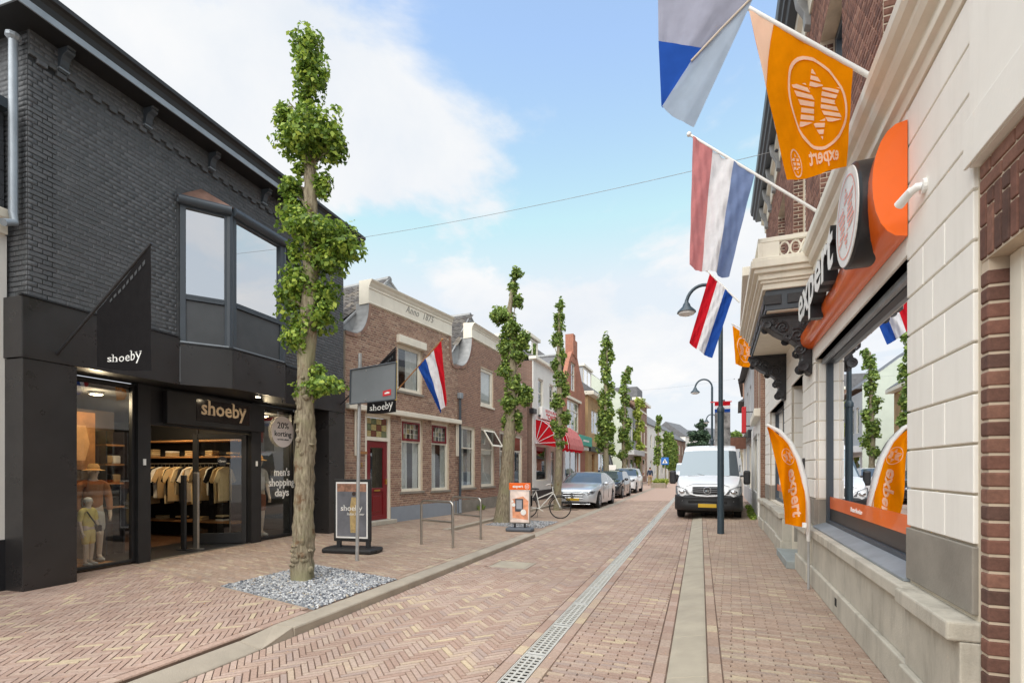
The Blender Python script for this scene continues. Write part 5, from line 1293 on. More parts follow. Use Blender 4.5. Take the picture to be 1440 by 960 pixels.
# emblem: striped shards inside a ring
SHARDS = [[(0, .74), (.24, .34), (-.24, .30)], [(0, -.74), (.24, -.34), (-.24, -.30)], [(-.74, .38), (-.22, .52), (.02, .10), (-.12, -.42), (-.66, -.54), (-.50, -.04)], [(.74, -.38), (.22, -.52), (-.02, -.10), (.12, .42), (.66, .54), (.50, .04)]]
SHARDS[0] = [(-.06, .78), (.22, .44), (-.22, .30)]; SHARDS[1] = [(.06, -.78), (-.22, -.44), (.22, -.30)]; SHARDS[2] = [(-.82, .26), (-.32, .40), (-.10, .08), (-.20, -.40), (-.76, -.54), (-.56, -.12)]; SHARDS[3] = [(-x, -y) for x, y in SHARDS[2]]
def emblem(mapf, mat, parent, name='emblem', ringw=.05, nst=11, off=1):
    mb = MB()
    for p in SHARDS:
        for k in range(nst):
            y0 = -.8+1.6*k/nst; y1 = y0+1.6/nst*.66
            q = clip(clip(p, (0, y0), (0, 1)), (0, y1), (0, -1))
            if len(q) >= 3 and area(q) > 1e-4: mb.add([mapf(x, y) for x, y in q], [tuple(range(len(q)))])
    N = 40
    if ringw:
        vs = []
        for i in range(N):
            a = 2*PI*i/N
            for r in (.93, .93+ringw): vs.append(mapf(r*math.cos(a), r*math.sin(a)))
        mb.add(vs, [(2*i, 2*i+1, (2*i+3) % (2*N), (2*i+2) % (2*N)) for i in range(N)])
    return mb.build(name, mat, parent, recalc=False)
emblem(lambda x, y: EX.w(DC[0]-x*.32, PN+.257, DC[1]+y*.32), m_orange, drm, ringw=.04)
vs, fs = text('expert', .62, .06, bold=.018); 
w_ = max(v[0] for v in vs)-min(v[0] for v in vs)
lt = MB(EX); lt.add([(1.75-x*(2.05/w_), PN+.19+q, 3.36+y*1.0) for x, y, q in vs], fs); lt.build('lettering', m_blacksgn, sgx, recalc=False)
vs2, fs2 = text('expert', .62, .001, bold=.012); lf = MB(EX); lf.add([(1.75-x*(2.05/w_), PN+.253+q, 3.36+y*1.0) for x, y, q in vs2], fs2); lf.build('letter_face', m_whitesgn, sgx, recalc=False)
# security camera on the pilaster
sc_ = thing('wall_camera', 'white tube security camera fixed beside the orange sign end', 'camera', EX.w(-.62, PN, 3.27))
MB(EX).lathe([(.045, 0), (.045, .02)], (-.60, PN+.001, 3.30), 14, 'y').build('base', m_whitesgn, sc_)
MB(EX).tube([(-.60, PN+.015, 3.30), (-.59, PN+.04, 3.305), (-.56, PN+.065, 3.29)], [.022, .026, .024], 10).build('arm', m_whitesgn, sc_, smooth=True)
MB(EX).tube([(-.57, PN+.06, 3.30), (-.47, PN+.10, 3.26)], [.026, .03], 12).build('housing', m_whitesgn, sc_, smooth=True)
# ================================================================== nearest right building: dark brick pier, white door frame
NR = Frame(EX.w(-1.245, PN, 0)[:2], d=(-EX.d)[:2], side=1)
nr = thing('brick_doorway_house', 'white house with dark brick door pier and soldier course lintel', 'building', NR.w(1, -2, 0))
MB(NR).box(.0, .05, -.3, -.03, RZ, 4.6).build('mortar_joint', m_mortar2, nr)
MB(NR).box(.05, .118, -.40, -.012, RZ, 2.58).build('pier', m_mortar2, nr)
# narrow pier seen on two faces: front and doorway reveal
z = RZ+.05; k = 0; bm_ = fr_mesh('brick', m_darkbrick, .08)
pier_top = 2.55
while z < pier_top-.07:
    MB(NR).box(.052, .125, -.30, -.004, z, z+.068).build('brick', m_darkbrick, nr, bevel=.008); z += .0805; k += 1
# soldier course and two stretcher courses above
x = .055
for k in range(26):
    hh = .30 if k % 2 == 0 else .30
    if k % 2 == 0: MB(NR).box(x, x+.058, -.30, .0, 2.57, 2.72).build('brick', m_darkbrick, nr, bevel=.006); MB(NR).box(x, x+.058, -.30, .0, 2.73, 2.88).build('brick', m_darkbrick, nr, bevel=.006)
    else: MB(NR).box(x, x+.058, -.30, .0, 2.57, 2.80).build('brick', m_darkbrick, nr, bevel=.006); MB(NR).box(x, x+.058, -.30, .0, 2.81, 2.88).build('brick', m_darkbrick, nr, bevel=.006)
    x += .070
MB(NR).box(.05, 1.9, -.3, -.008, 2.56, 3.04).build('mortar_bed', m_mortar2, nr)
for r_ in range(2):
    x = .055-r_*.1
    while x < 1.8: MB(NR).box(max(.055, x), x+.20, -.30, .0, 2.892+r_*.075, 2.892+r_*.075+.063).build('brick', m_darkbrick, nr, bevel=.006); x += .212
MB(NR).box(.03, 3.5, -.4, .03, 3.045, 6.5).build('wall', m_creamwall, nr)
MB(NR).box(.0, 3.5, .03, .045, 3.05, 3.28).build('stucco_band', m_creamwall, nr, bevel=.004)
MB(NR).box(.128, .24, -.45, -.082, RZ, 2.56).build('door_frame', m_cream, nr, bevel=.01)
MB(NR).box(.24, .32, -.45, -.16, RZ, 2.56).build('door_frame', m_cream, nr, bevel=.01)
MB(NR).box(.32, 1.7, -.40, -.30, RZ, 2.5).build('door', m_cream, nr, bevel=.01)
MB(NR).box(1.7, 3.5, -.4, -.0, RZ, 2.56).build('wall', m_creamwall, nr)
# ================================================================== right side beyond
R2 = Frame(EX.w(10.95, -.02, 0)[:2], (1.95, 23.0), -1)
r2 = facade('white_brick_house', 'house with white painted brick ground floor and brown brick above', R2, R2.L, 3.1, M('white_painted_brick', S(224, 222, 216), .7, var=.05, scale=3, bump=.5, bscale=22), [(2.2, 5.4, .8, 2.7)], n=.0, z0=RZ, doors=[(.6, 1.6, RZ, 2.6, m_cream)], side=False)
wall(MB(R2), 0, R2.L, 3.1, 6.8, [(.8, 2.0, 3.6, 5.6), (3.4, 4.6, 3.6, 5.6), (5.9, 7.0, 3.6, 5.6)], -.1, .2).build('wall', m_tb_brown, r2)
for a_ in (.8, 3.4, 5.9): window(R2, r2, a_, a_+1.15, 3.6, 5.6, -.14, .09, m_cream, glass=m_bayglass)
MB(R2).box(-.15, -.0, -3, .0, RZ, 6.8).build('side_wall', m_tb_brown, r2); MB(R2).box(-.02, 3.5, -.1, .16, 3.0, 3.22).build('canopy', m_cream, r2, bevel=.02)
MB(R2).box(-.2, R2.L, -.3, .45, 6.8, 7.05).build('cornice', m_cream, r2, bevel=.02)
rb_ = thing('projecting_sign', 'red projecting box sign on a thin bracket over the pavement', 'sign', R2.w(4.2, .35, 3.0))
MB(R2).box(4.2, 5.0, .26, .40, 2.85, 3.75).build('box', m_redl, rb_, bevel=.02); MB(R2).tube([(4.6, -.1, 3.6), (4.6, .3, 3.6)], .02, 6).build('bracket', m_iron, rb_); MB(R2).tube([(4.6, -.1, 3.1), (4.6, .3, 3.1)], .02, 6).build('bracket', m_iron, rb_)
P = Vector((2.0, 23.2, 0)); dirn = Vector((.03, 1, 0)).normalized()
for i, (w_, hh, mt, lb, nm) in enumerate(((7, 6.2, m_grey, 'grey rendered shop house beyond the red sign', 'grey_shop_house'), (6, 5.2, m_white, 'white shop house with dark awning beyond the grey one', 'white_shop_house'), (9, 7.4, m_tb_brown, 'brown brick shop house halfway down the right row', 'brown_shop_house'), (8, 6.2, m_creamwall, 'cream shop house far down the right row', 'cream_shop_house'), (14, 7.0, m_tb_red, 'orange brick row far along the right side', 'orange_brick_row'), (22, 6.4, m_white, 'white row at the end of the right side', 'white_row'))):
    Q = P+dirn*w_; f_ = Frame(P[:2], Q[:2], -1)
    hx = facade(nm, lb, f_, w_-.05, hh, mt, [(.8+k*2.3, 1.9+k*2.3, 3.7, 5.2) for k in range(int((w_-.8)/2.3))]+[(.6, w_*.42, .7, 2.7), (w_*.62, w_-.5, .7, 2.7)], z0=RZ, depth=7, side=True)
    MB(f_).add([(-.1, .3, hh), (w_, .3, hh), (w_, -3.5, hh+2.4), (-.1, -3.5, hh+2.4), (w_, -7, hh), (-.1, -7, hh)], [(0, 1, 2, 3), (3, 2, 4, 5), (0, 3, 5), (1, 4, 2)]).build('roof', m_slate, hx, recalc=False)
    MB(f_).box(0, w_, 0, .15, 2.85, 3.2).build('shop_fascia', (m_blacksgn, m_blacksgn, m_cream)[i % 3], hx)
    P = Q; dirn = Vector((dirn.x+.03, 1, 0)).normalized()
bs = thing('hanging_sign', 'small brown hanging shop sign over the right pavement', 'sign', (1.6, 24.3, 2.4))
MB().box(1.15, 1.85, 24.3, 24.36, 2.45, 2.95).build('panel', M('brown_sign', S(110, 70, 52), .6, var=.2, scale=9), bs, bevel=.01); MB().tube([(1.15, 24.33, 2.97), (2.1, 24.33, 2.97)], .015, 6).build('bracket', m_iron, bs)
# ================================================================== TREES (pollarded planes with leaf clumps)
RIGHT = Vector((math.cos(PSI), math.sin(PSI), 0)); FWD = Vector((-math.sin(PSI), math.cos(PSI), 0))
def leafmesh(clumps, size, mat, parent, seed, name='crown', fill=1.):
    rg = np.random.default_rng(seed); V = []; F = []
    for (c, r, cnt) in clumps:
        cnt = int(cnt); d = rg.normal(size=(cnt, 3)); d /= np.linalg.norm(d, axis=1)[:, None]
        # lumpy outline: radius varies with direction
        ph = rg.uniform(0, 6.28, 6); lump = 1+.20*np.sin(d[:, 0]*5+ph[0])+.16*np.sin(d[:, 1]*6+ph[1])+.18*np.sin(d[:, 2]*5.5+ph[2])
        rad = (rg.random(cnt)**.40)*lump*.95; p = np.array(c)+d*rad[:, None]*np.array(r)
        out = d*np.array(r); out /= np.linalg.norm(out, axis=1)[:, None]
        nrm = out*.7+rg.normal(size=(cnt, 3))*.55+np.array([0, 0, .45]); nrm /= np.linalg.norm(nrm, axis=1)[:, None]
        ax = np.cross(nrm, rg.normal(size=(cnt, 3))); ax = ax*.8+out*.5+np.array([0, 0, .25]); ax -= nrm*(ax*nrm).sum(1)[:, None]; ax /= np.linalg.norm(ax, axis=1)[:, None]
        bx = np.cross(nrm, ax); s = size*rg.uniform(.6, 1.35, cnt)[:, None]
        o = sum(len(v) for v in V)
        quad = np.stack([p-ax*s*.5, p+bx*s*.36+ax*s*.02+nrm*s*.10, p+ax*s*.55-nrm*s*.12, p-bx*s*.36+ax*s*.02+nrm*s*.10], 1).reshape(-1, 3)
        V.append(quad); F.append(np.arange(len(quad)).reshape(-1, 4)+o)
    return npmesh(name, np.vstack(V), np.vstack(F), mat, parent)
def tree(label, base, trunk, clumps, leaf, mat, seed, dens=.34, cross=.85, group='pollarded street trees', name='plane_tree', knobs=0):
    """trunk: [(px,py,width_px)], clumps: [(px,py,rx,ry)] read at the distance of the tree's foot"""
    base = Vector(base); t_ = base.dot(FWD); k = t_/FPX
    o = thing(name, label, 'tree', base, group)
    def at(px, py, off=0.): r = ray(px, py)*t_; return Vector((r.x, r.y, r.z+CAM_H))+FWD*off
    pts = []; rad = []
    for i, (px, py, w) in enumerate(trunk):
        p = at(px, py); 
        if i == 0: p = base-Vector((0, 0, .04))
        pts.append(p); rad.append(w*k/2)
    # resample with a slightly knotty radius
    P2 = []; R2 = []; rr = random.Random(seed)
    for i in range(len(pts)-1):
        n = max(2, int((pts[i+1]-pts[i]).length/(.06 if knobs else .25)))
        for j in range(n):
            u = j/n; P2.append(pts[i].lerp(pts[i+1], u)); R2.append((rad[i]*(1-u)+rad[i+1]*u)*(1+rr.uniform(-.07, .09)))
    P2.append(pts[-1]); R2.append(rad[-1]); R2[0] *= 1.12
    mb = MB(); mb.tube(P2, R2, 18 if knobs else 12)
    if knobs:
        rg = random.Random(seed+5); org = len(mb.v)
        for i in range(len(mb.v)):
            v = mb.v[i]; ax = P2[min(len(P2)-1, i//18)]; d = v-ax; d.z = 0
            if d.length > 1e-6: mb.v[i] = v+d*(.055*math.sin(v.z*23+i*1.3)+.05*math.sin(v.z*9+(i % 18)*1.05)+rg.uniform(-.04, .045))
    tr = mb.build('trunk', m_bark, o, smooth=True, angle=80)
    rg = random.Random(seed+9)
    for j in range(knobs):
        z = rg.choice([rg.uniform(1.6, 2.75), rg.uniform(.15, .55)]); i = min(range(len(P2)), key=lambda q: abs(P2[q].z-base.z-z)); a = rg.uniform(2.6, 6.2); rr_ = R2[i]
        c = P2[i]+Vector((math.cos(a), math.sin(a), 0))*rr_*.93
        MB().ball(tuple(c), (rg.uniform(.025, .055), rg.uniform(.025, .055), rg.uniform(.02, .06)), 8, 6).build('burr', m_bark, tr, smooth=True)
    cl = []; tw = MB()
    for (px, py, rx, ry) in clumps:
        off = rr.uniform(-.3, .3)*rx*k; c = at(px, py, off); cl.append((tuple(c), (rx*k, rx*k*cross, ry*k), max(14, rx*ry*k*k/(leaf*leaf)*42*dens/.34)))
        i = min(range(len(P2)), key=lambda q: (P2[q]-c).length); lowi = max(0, i-3)
        for q in range(3 if knobs else 1):
            e = c+Vector((rr.uniform(-1, 1)*rx*k*.6, rr.uniform(-1, 1)*rx*k*.5, rr.uniform(-.5, .9)*ry*k))
            tw.tube([P2[lowi], P2[lowi].lerp(e, .5)+Vector((0, 0, .05)), e], [R2[i]*.35, R2[i]*.2, .008], 6)
    tw.build('limb', m_bark, o, smooth=True)
    leafmesh(cl, leaf, mat, o, seed)
    return o
tree('tall pollarded tree in gravel before the black shop', (-5.0, 5.47, WZ),
     [(424, 812, 31), (427, 720, 26), (430, 600, 25), (431, 500, 22), (436, 400, 20), (438, 320, 18), (436, 240, 16), (432, 190, 12), (434, 130, 8), (436, 70, 6)],
     [(436, 72, 24, 26), (438, 108, 30, 26), (431, 140, 16, 16), (414, 180, 34, 28), (450, 190, 40, 34), (430, 205, 38, 26), (474, 212, 17, 20), (402, 165, 16, 18), (428, 238, 20, 14), (456, 262, 15, 20), (410, 262, 18, 12), (412, 290, 20, 26), (424, 318, 26, 20), (448, 330, 40, 24), (480, 348, 32, 32), (462, 368, 34, 20), (415, 355, 12, 20), (418, 398, 26, 24), (446, 412, 30, 26), (408, 420, 20, 16), (432, 448, 38, 18), (420, 476, 22, 22), (452, 440, 18, 16), (445, 525, 16, 14), (452, 545, 34, 15), (428, 556, 18, 12), (466, 538, 16, 8)],
     .066, m_leafA, 3, knobs=46, dens=.42)
tree('pollarded tree with a thick knotty trunk behind the orange board', (-5.5, 14.1, .0),
     [(709, 733, 24), (711, 690, 20), (715, 630, 17), (719, 560, 14), (721, 480, 10), (716, 440, 8), (722, 395, 4)],
     [(726, 386, 9, 9), (722, 404, 8, 14), (728, 424, 9, 10), (705, 443, 17, 13), (720, 462, 14, 14), (735, 478, 13, 14), (714, 486, 16, 18), (728, 500, 14, 12), (712, 520, 12, 16), (722, 540, 12, 14), (738, 556, 13, 15), (716, 566, 14, 16), (724, 586, 10, 12), (712, 592, 8, 10), (730, 600, 6, 8)],
     .10, m_leafB, 11, dens=.75)
tree('slim pollarded tree at the front of the silver car', (-5.15, 19.0, .0), [(785, 716, 11), (786, 640, 10), (787, 560, 8), (786, 480, 6), (787, 425, 3)],
     [(788, 430, 7, 9), (786, 452, 8, 14), (784, 478, 9, 12), (790, 500, 8, 12), (782, 512, 8, 10), (788, 532, 11, 14), (794, 548, 8, 10), (784, 566, 9, 14), (794, 586, 9, 11), (786, 606, 10, 12), (780, 596, 6, 9), (788, 624, 7, 8)], .11, m_leafB, 17, dens=.75)
def ptree(px, Y, X, label, trunk, clumps, seed, leaf=.2, mat=None, **k):
    return tree(label, (X, Y, 0), trunk, clumps, leaf, mat or m_leafB, seed, **k)
ptree(852, 31.4, -5.4, 'broad pollarded tree beside the dark parked car', [(851, 705, 9), (852, 600, 7), (853, 480, 4)],
      [(853, 482, 8, 12), (858, 500, 7, 14), (848, 505, 6, 14), (853, 526, 8, 16), (857, 548, 8, 13), (850, 562, 9, 16), (857, 580, 9, 14), (848, 592, 9, 16), (856, 606, 10, 14), (848, 620, 11, 14), (858, 632, 8, 10)], 23, .2, dens=.6)
ptree(879, 39.5, -5.4, 'leaning pollarded tree by the white parked car', [(877, 695, 7), (877, 620, 6), (880, 520, 3)],
      [(884, 520, 5, 7), (880, 532, 7, 9), (876, 548, 7, 9), (880, 562, 7, 9), (876, 580, 8, 12), (882, 594, 8, 11), (876, 612, 8, 12), (883, 626, 6, 10), (876, 640, 7, 9)], 29, .22, dens=.6)
ptree(925, 46.5, -3.55, 'young pollarded tree next to the planter', [(925, 686, 3), (925, 640, 2.5), (926, 585, 1.5)], [(926, 589, 4, 7), (925, 602, 4, 8), (926, 618, 4, 8), (925, 634, 5, 9), (924, 648, 5, 8)], 31, .2, dens=.7)
for px, Y, tp, lb, sd in ((936, 58, 606, 'narrow street tree beyond the blue road sign', 37), (941, 66, 608, 'second narrow street tree in line past the road sign', 41), (944, 74, 608, 'third narrow street tree in line past the road sign', 43), (950, 84, 621, 'fourth narrow street tree in line past the road sign', 47), (954, 94, 623, 'last narrow street tree before the bend', 53)):
    p = atY(px, 660, Y)
    ptree(px, Y, p.x, lb, [(px, 684, 2), (px, tp+8, 1.2)], [(px, tp+6+i*8, 4.2-.2*abs(i-2), 6) for i in range(6)], sd, .24, dens=.9)
tree('tall yellow green tree in front of the banded brick house', (-5.9, 56, 0), [(897, 690, 3), (897, 580, 2)], [(899, 566, 7, 8), (896, 582, 7, 9), (901, 598, 6, 8), (895, 612, 6, 9), (899, 628, 6, 8), (896, 645, 5, 8)], .3, m_leafY, 59, dens=.7, group='background trees')
tree('dark spreading cedar closing the street behind the van', (-.2, 92, 0), [(984, 680, 3), (984, 600, 2)], [(986, 598, 8, 8), (978, 612, 11, 8), (991, 614, 10, 9), (984, 626, 15, 8), (972, 632, 7, 6), (994, 634, 9, 8), (983, 644, 14, 8)], .34, m_leafD, 61, dens=.9, group='background trees', name='cedar_tree')
tree('rounded light green tree behind the right row roofs', (7.5, 100, 0), [(1040, 650, 4), (1040, 620, 2)], [(1036, 612, 8, 8), (1044, 618, 8, 8)], .34, m_leafB, 67, dens=.8, group='background trees', name='round_tree')
# ================================================================== FLAGS
def cloth_fn(TL, TR, BR, BL, Y, amp=.06, waves=3.2, ph=0., yslope=0.):
    c = [atY(*q, Y) for q in (TL, TR, BR, BL)]; nrm = Vector((.15, -1, 0)).normalized()
    def f(u, v):
        p = c[0].lerp(c[1], u).lerp(c[3].lerp(c[2], u), v)
        w = amp*(.25+.75*v)*(math.sin(u*waves*2*PI+ph+v*1.2)+.45*math.sin(u*waves*4.3+ph*2+v*3.5))
        w += amp*.22*math.sin(u*19+v*6+ph*3)*(1-.5*v)+amp*.16*math.sin((u+v*.6)*31+ph)+amp*.12*math.sin((u-v*.35)*47)
        return p+nrm*w+Vector((0, 0, -.02*math.sin(u*PI)*v))
    return f
def patch(f, u0, u1, v0, v1, mat, parent, name, nu=24, nv=20):
    return MB().grid(lambda a, b: f(u0+(u1-u0)*a, v0+(v1-v0)*b), nu, nv).build(name, mat, parent, smooth=True, recalc=False, angle=180)
def pole(base, tip, r, mat, parent, knob=None):
    p = MB().tube([base, tip], [r, r*.85], 10).build('pole', mat, parent, smooth=True)
    if knob: MB().ball(tuple(tip), r*1.7, 10, 8).build('finial', mat, p, smooth=True)
    return p
def onf(f, off):
    e = 1e-3
    def g(u, v):
        p = f(u, v); n = (f(u+e, v)-p).cross(f(u, v+e)-p)
        return p+(n.normalized()*off if n.length > 0 else n)
    return g
def print_text(f, st, u, v, w, hgt, mat, parent, mirror=False, vert=False, off=(.004, -.004), name='print', serif=False, bold=.0):
    vs, fs = text(st, 1., 0., serif=serif, bold=bold); W_ = max(x[0] for x in vs)-min(x[0] for x in vs); H_ = max(x[1] for x in vs)
    for o_ in off:
        g = onf(f, o_); mb = MB()
        mb.add([g(u+(-1 if mirror else 1)*x/W_*w, v-y/H_*hgt) if not vert else g(u+(y/H_-.5)*w, v+(1 if not mirror else -1)*x/W_*hgt) for x, y, _ in vs], fs); mb.build(name, mat, parent, recalc=False)
def dutch(label, base, tip, Y, corners, order=(0, 1, 2), cuts=(0, .333, .667, 1), mats=None, r=.018, amp=.05, waves=2.2, ph=0., pmat=None, knob=True, Yb=None):
    B = atY(*base, Yb or Y); T = atY(*tip, Y); o = thing('flag', label, 'flag', B, 'flags along the street')
    pole(B, T, r, pmat or m_whitesgn, o, knob); f = cloth_fn(*corners, Y, amp, waves, ph)
    ms = mats or [m_redcloth, m_whitecloth, m_bluecloth]
    for i in range(3): patch(f, cuts[i], cuts[i+1], 0, 1, ms[order[i]], o, 'stripe', 16, 36)
    return o
m_redpale = CLOTH('flag_red_backlit', S(220, 146, 146), .55); m_bluepale = CLOTH('flag_blue_backlit', S(138, 158, 200), .55)  # paler red and blue: backlight through the cloth put into the colour
m_palecloth = CLOTH('flag_pale_blue', S(172, 188, 206), .5)  # blue stripe toned pale, light coming through it painted in
tf = thing('flag', 'large hanging flag reaching above the picture, its blue corner folded up', 'flag', atY(1300, -190, 4.0), 'flags along the street')
pole(atY(1300, -190, 4.0), atY(915, -420, 3.4), .02, m_whitesgn, tf, True)
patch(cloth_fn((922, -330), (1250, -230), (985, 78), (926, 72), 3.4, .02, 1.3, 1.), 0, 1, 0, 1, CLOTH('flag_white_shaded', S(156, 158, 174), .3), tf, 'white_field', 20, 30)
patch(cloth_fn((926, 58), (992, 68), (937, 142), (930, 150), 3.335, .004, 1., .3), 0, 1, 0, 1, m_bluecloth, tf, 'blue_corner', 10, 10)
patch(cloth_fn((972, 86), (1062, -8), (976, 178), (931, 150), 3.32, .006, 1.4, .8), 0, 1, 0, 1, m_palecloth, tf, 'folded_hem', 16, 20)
MB().tube([atY(972, 86, 3.312), atY(1015, 40, 3.312), atY(1062, -8, 3.312)], .006, 6).build('hem', M('hem_beige', S(190, 176, 160), .9, var=.05), tf)
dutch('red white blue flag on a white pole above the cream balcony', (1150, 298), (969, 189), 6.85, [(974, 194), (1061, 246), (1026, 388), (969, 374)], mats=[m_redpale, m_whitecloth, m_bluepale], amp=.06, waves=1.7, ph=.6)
dutch('faded red white blue flag hanging behind the lamp post', (1040, 425), (994, 380), 11.0, [(998, 385), (1031, 416), (1001, 504), (969, 482)], amp=.05, waves=1.6, ph=2.)
dutch('red white blue flag on the house with the red door', (558, 549), (622, 477), 12.45, [(621, 480), (588, 516), (618, 580), (629, 566)], amp=.06, waves=1.6, ph=.3, pmat=m_wood)
def expert_flag(label, base, tip, Y, corners, emb, txt, amp, pale=None, r=.02, ph=0.):
    B = atY(*base, Y); T = atY(*tip, Y); o = thing('shop_flag', label, 'flag', B, 'flags along the street')
    pole(B, T, r, m_whitesgn, o); f = cloth_fn(*corners, Y, amp, 1.4, ph)
    c = patch(f, 0, 1, 0, 1, m_orangecloth, o, 'cloth', 48, 48)
    u, v, ru, rv = emb
    for off in (.009, -.009):
        g = onf(f, off); emblem(lambda x, y: g(u+x*ru, v-y*rv), m_emblem, c, 'emblem', .07)
    if txt:
        for off in (.004, -.004):
            g = onf(f, off); emblem(lambda x, y: g(txt[0]-.30+x*ru*.24, txt[1]-y*rv*.24), m_emblem, c, 'small_emblem', .12, 5)
        print_text(f, 'expert', txt[0]+.12, txt[1]+.025, txt[2], txt[3], m_emblem, c, mirror=True, bold=.02, off=(.009, -.009))
    if pale:
        g = onf(f, .003); 
        for off in (.003, -.003):
            g = onf(f, off*1.3); MB().grid(lambda x, y: g(.25*x*(1-y), .46*y), 10, 14).build('pale_corner', m_emblem, c, recalc=False)
    return o
expert_flag('large orange flag with white emblem on a pole above the shop', (1228, 110), (1050, 10), 4.6, [(1053, 16), (1199, 94), (1192, 232), (1106, 254)], (.62, .47, .34, .36), (.52, .90, .42, .10), .014,
            [(0, 0), (.06, 0), (.12, 0), (.18, 0), (.24, 0), (.20, .1), (.16, .2), (.12, .3), (.08, .4), (.0, .45), (0, .3), (0, .15)], ph=.4)
expert_flag('small orange emblem flag hanging beyond the balcony', (1075, 480), (1029, 455), 13.0, [(1030, 458), (1065, 482), (1064, 517), (1034, 512)], (.5, .5, .36, .36), None, .04)
def black_flag(label, base, tip, Y, corners, txt):
    B = atY(*base, Y); T = atY(*tip, Y); o = thing('shop_flag', label, 'flag', B, 'black shop flags')
    p = pole(B, T, .018, m_iron, o); MB().box(B.x-.06, B.x+.02, B.y-.03, B.y+.03, B.z-.05, B.z+.06).build('socket', m_iron, p, bevel=.006)
    f = cloth_fn(*corners, Y, .012, 1.2, .5); c = patch(f, 0, 1, 0, 1, m_blackcloth, o, 'cloth', 24, 24)
    print_text(f, 'shoeby', *txt, m_whitesgn, c, serif=True)
    g = onf(f, -.006); g2 = onf(f, .006); mb = MB()
    for i in range(9):
        u = .25+i*.075
        for gg in (g, g2): mb.add([gg(u, .07), gg(u+.045, .065), gg(u+.05, .10), gg(u+.005, .105)], [(0, 1, 2, 3)])
    mb.build('lacing', m_anthrp, c, recalc=False)
black_flag('black lettered flag on the shop column beside the display window', (76, 503), (213, 342), 4.1, [(137, 438), (213, 344), (213, 521), (137, 516)], (.52, .90, .66, .10))
black_flag('black lettered flag at the far end of the shop front', (473, 575), (557, 488), 10.0, [(518, 528), (557, 490), (557, 579), (516, 581)], (.50, .93, .80, .14))
# feather flag on the pavement
ff = thing('feather_flag', 'orange feather banner on a curved white pole by the shop window', 'banner', ground(1137, 828, RZ))
YF = 7.15; PB = ground(1137, 828, RZ)
sp_ = [(1137, 760), (1136, 735), (1135, 705), (1131, 672), (1123, 645), (1111, 622), (1096, 606), (1078, 597)]
pp = [PB, PB+Vector((0, 0, .25))]+[atY(x, y, PB.y+(YF-PB.y)*min(1, i/3)) for i, (x, y) in enumerate(sp_)]
MB().tube(pp[:4], .014, 8).build('pole', m_poleg, ff, smooth=True); MB().tube(pp[2:], [.022, .03, .034, .034, .032, .030, .026, .02], 10).build('sleeve', m_whitesgn, ff, smooth=True)
Lf = [(1079, 600), (1087, 625), (1093, 655), (1098, 690), (1102, 718), (1105, 737)]; Rf = [(1080, 599), (1111, 624), (1123, 648), (1130, 676), (1133, 706), (1133, 741)]
def ffn(u, v):
    x = v*(len(Lf)-1); i = min(len(Lf)-2, int(x)); q = x-i
    l = Vector(Lf[i]).lerp(Vector(Lf[i+1]), q); r = Vector(Rf[i]).lerp(Vector(Rf[i+1]), q); p = l.lerp(r, u)
    P = atY(p.x, p.y, YF); return P+Vector((0, .045*math.sin(u*6+v*7)*(1-u)*2.2, 0))
fc = patch(ffn, 0, 1, 0, 1, m_orangecloth, ff, 'cloth', 20, 36)
g = onf(ffn, .005); g_b = onf(ffn, -.005)
for gg in (g, g_b): emblem(lambda x, y: gg(.60+x*.30, .33-y*.085), m_emblem, fc, 'emblem', .07)
print_text(ffn, 'expert', .60, .68, .34, .46, m_emblem, fc, vert=True, off=(.005, -.005), bold=.03)
MB().box(atY(1128, 735, YF-.02).x, atY(1134, 735, YF-.02).x, YF-.03, YF-.025, atY(1130, 741, YF).z, atY(1130, 734, YF).z).build('tag', m_whitesgn, ff)

# ================================================================== STREET FURNITURE
def lamp_post(label, x, y, z, scale=1., h=6.0):
    o = thing('street_lamp', label, 'street lamp', (x, y, z), 'curved street lamps on the right pavement')
    m = MB(); m.tube([(x, y, z-.0), (x, y, z+1.1), (x, y, z+2.85)], [.078, .075, .072], 14); m.tube([(x, y, z+2.85), (x, y, z+2.93), (x, y, z+2.98)], [.085, .085, .055], 14)
    m.build('lower_post', m_pole, o, smooth=True)
    arc = [(x, y, z+2.98), (x, y, z+h-.8)]+[(x-.38*(1-math.cos(a)), y, z+h-.8+.42*math.sin(a)) for a in np.linspace(.15, PI*.92, 14)]
    arc.append((arc[-1][0]-.01, y, arc[-1][2]-.10)); u = MB().tube(arc, [.05]*2+[.04]*(len(arc)-2), 12).build('arm', m_pole, o, smooth=True)
    e = arc[-1]; hd = MB().lathe([(.03, .12), (.05, .04), (.08, .0), (.10, -.06), (.21, -.17), (.22, -.20), (.20, -.20)], (e[0], y, e[2]), 20).build('lamp_head', m_pole, o, smooth=True)
    MB().lathe([(.19, 0), (.18, -.04), (.10, -.07)], (e[0], y, e[2]-.2), 20).build('lens', m_whitesgn, hd, smooth=True)
    return o
l1 = lamp_post('dark blue lamp post on the pavement in front of the van', .445, 12.95, RZ, h=6.25)
lamp_post('dark lamp post with a curved arm behind the van', .52, 26.2, RZ, h=6.2)
lamp_post('farthest curved lamp post beyond the picture banner', 1.2, 43, RZ, h=6.2)
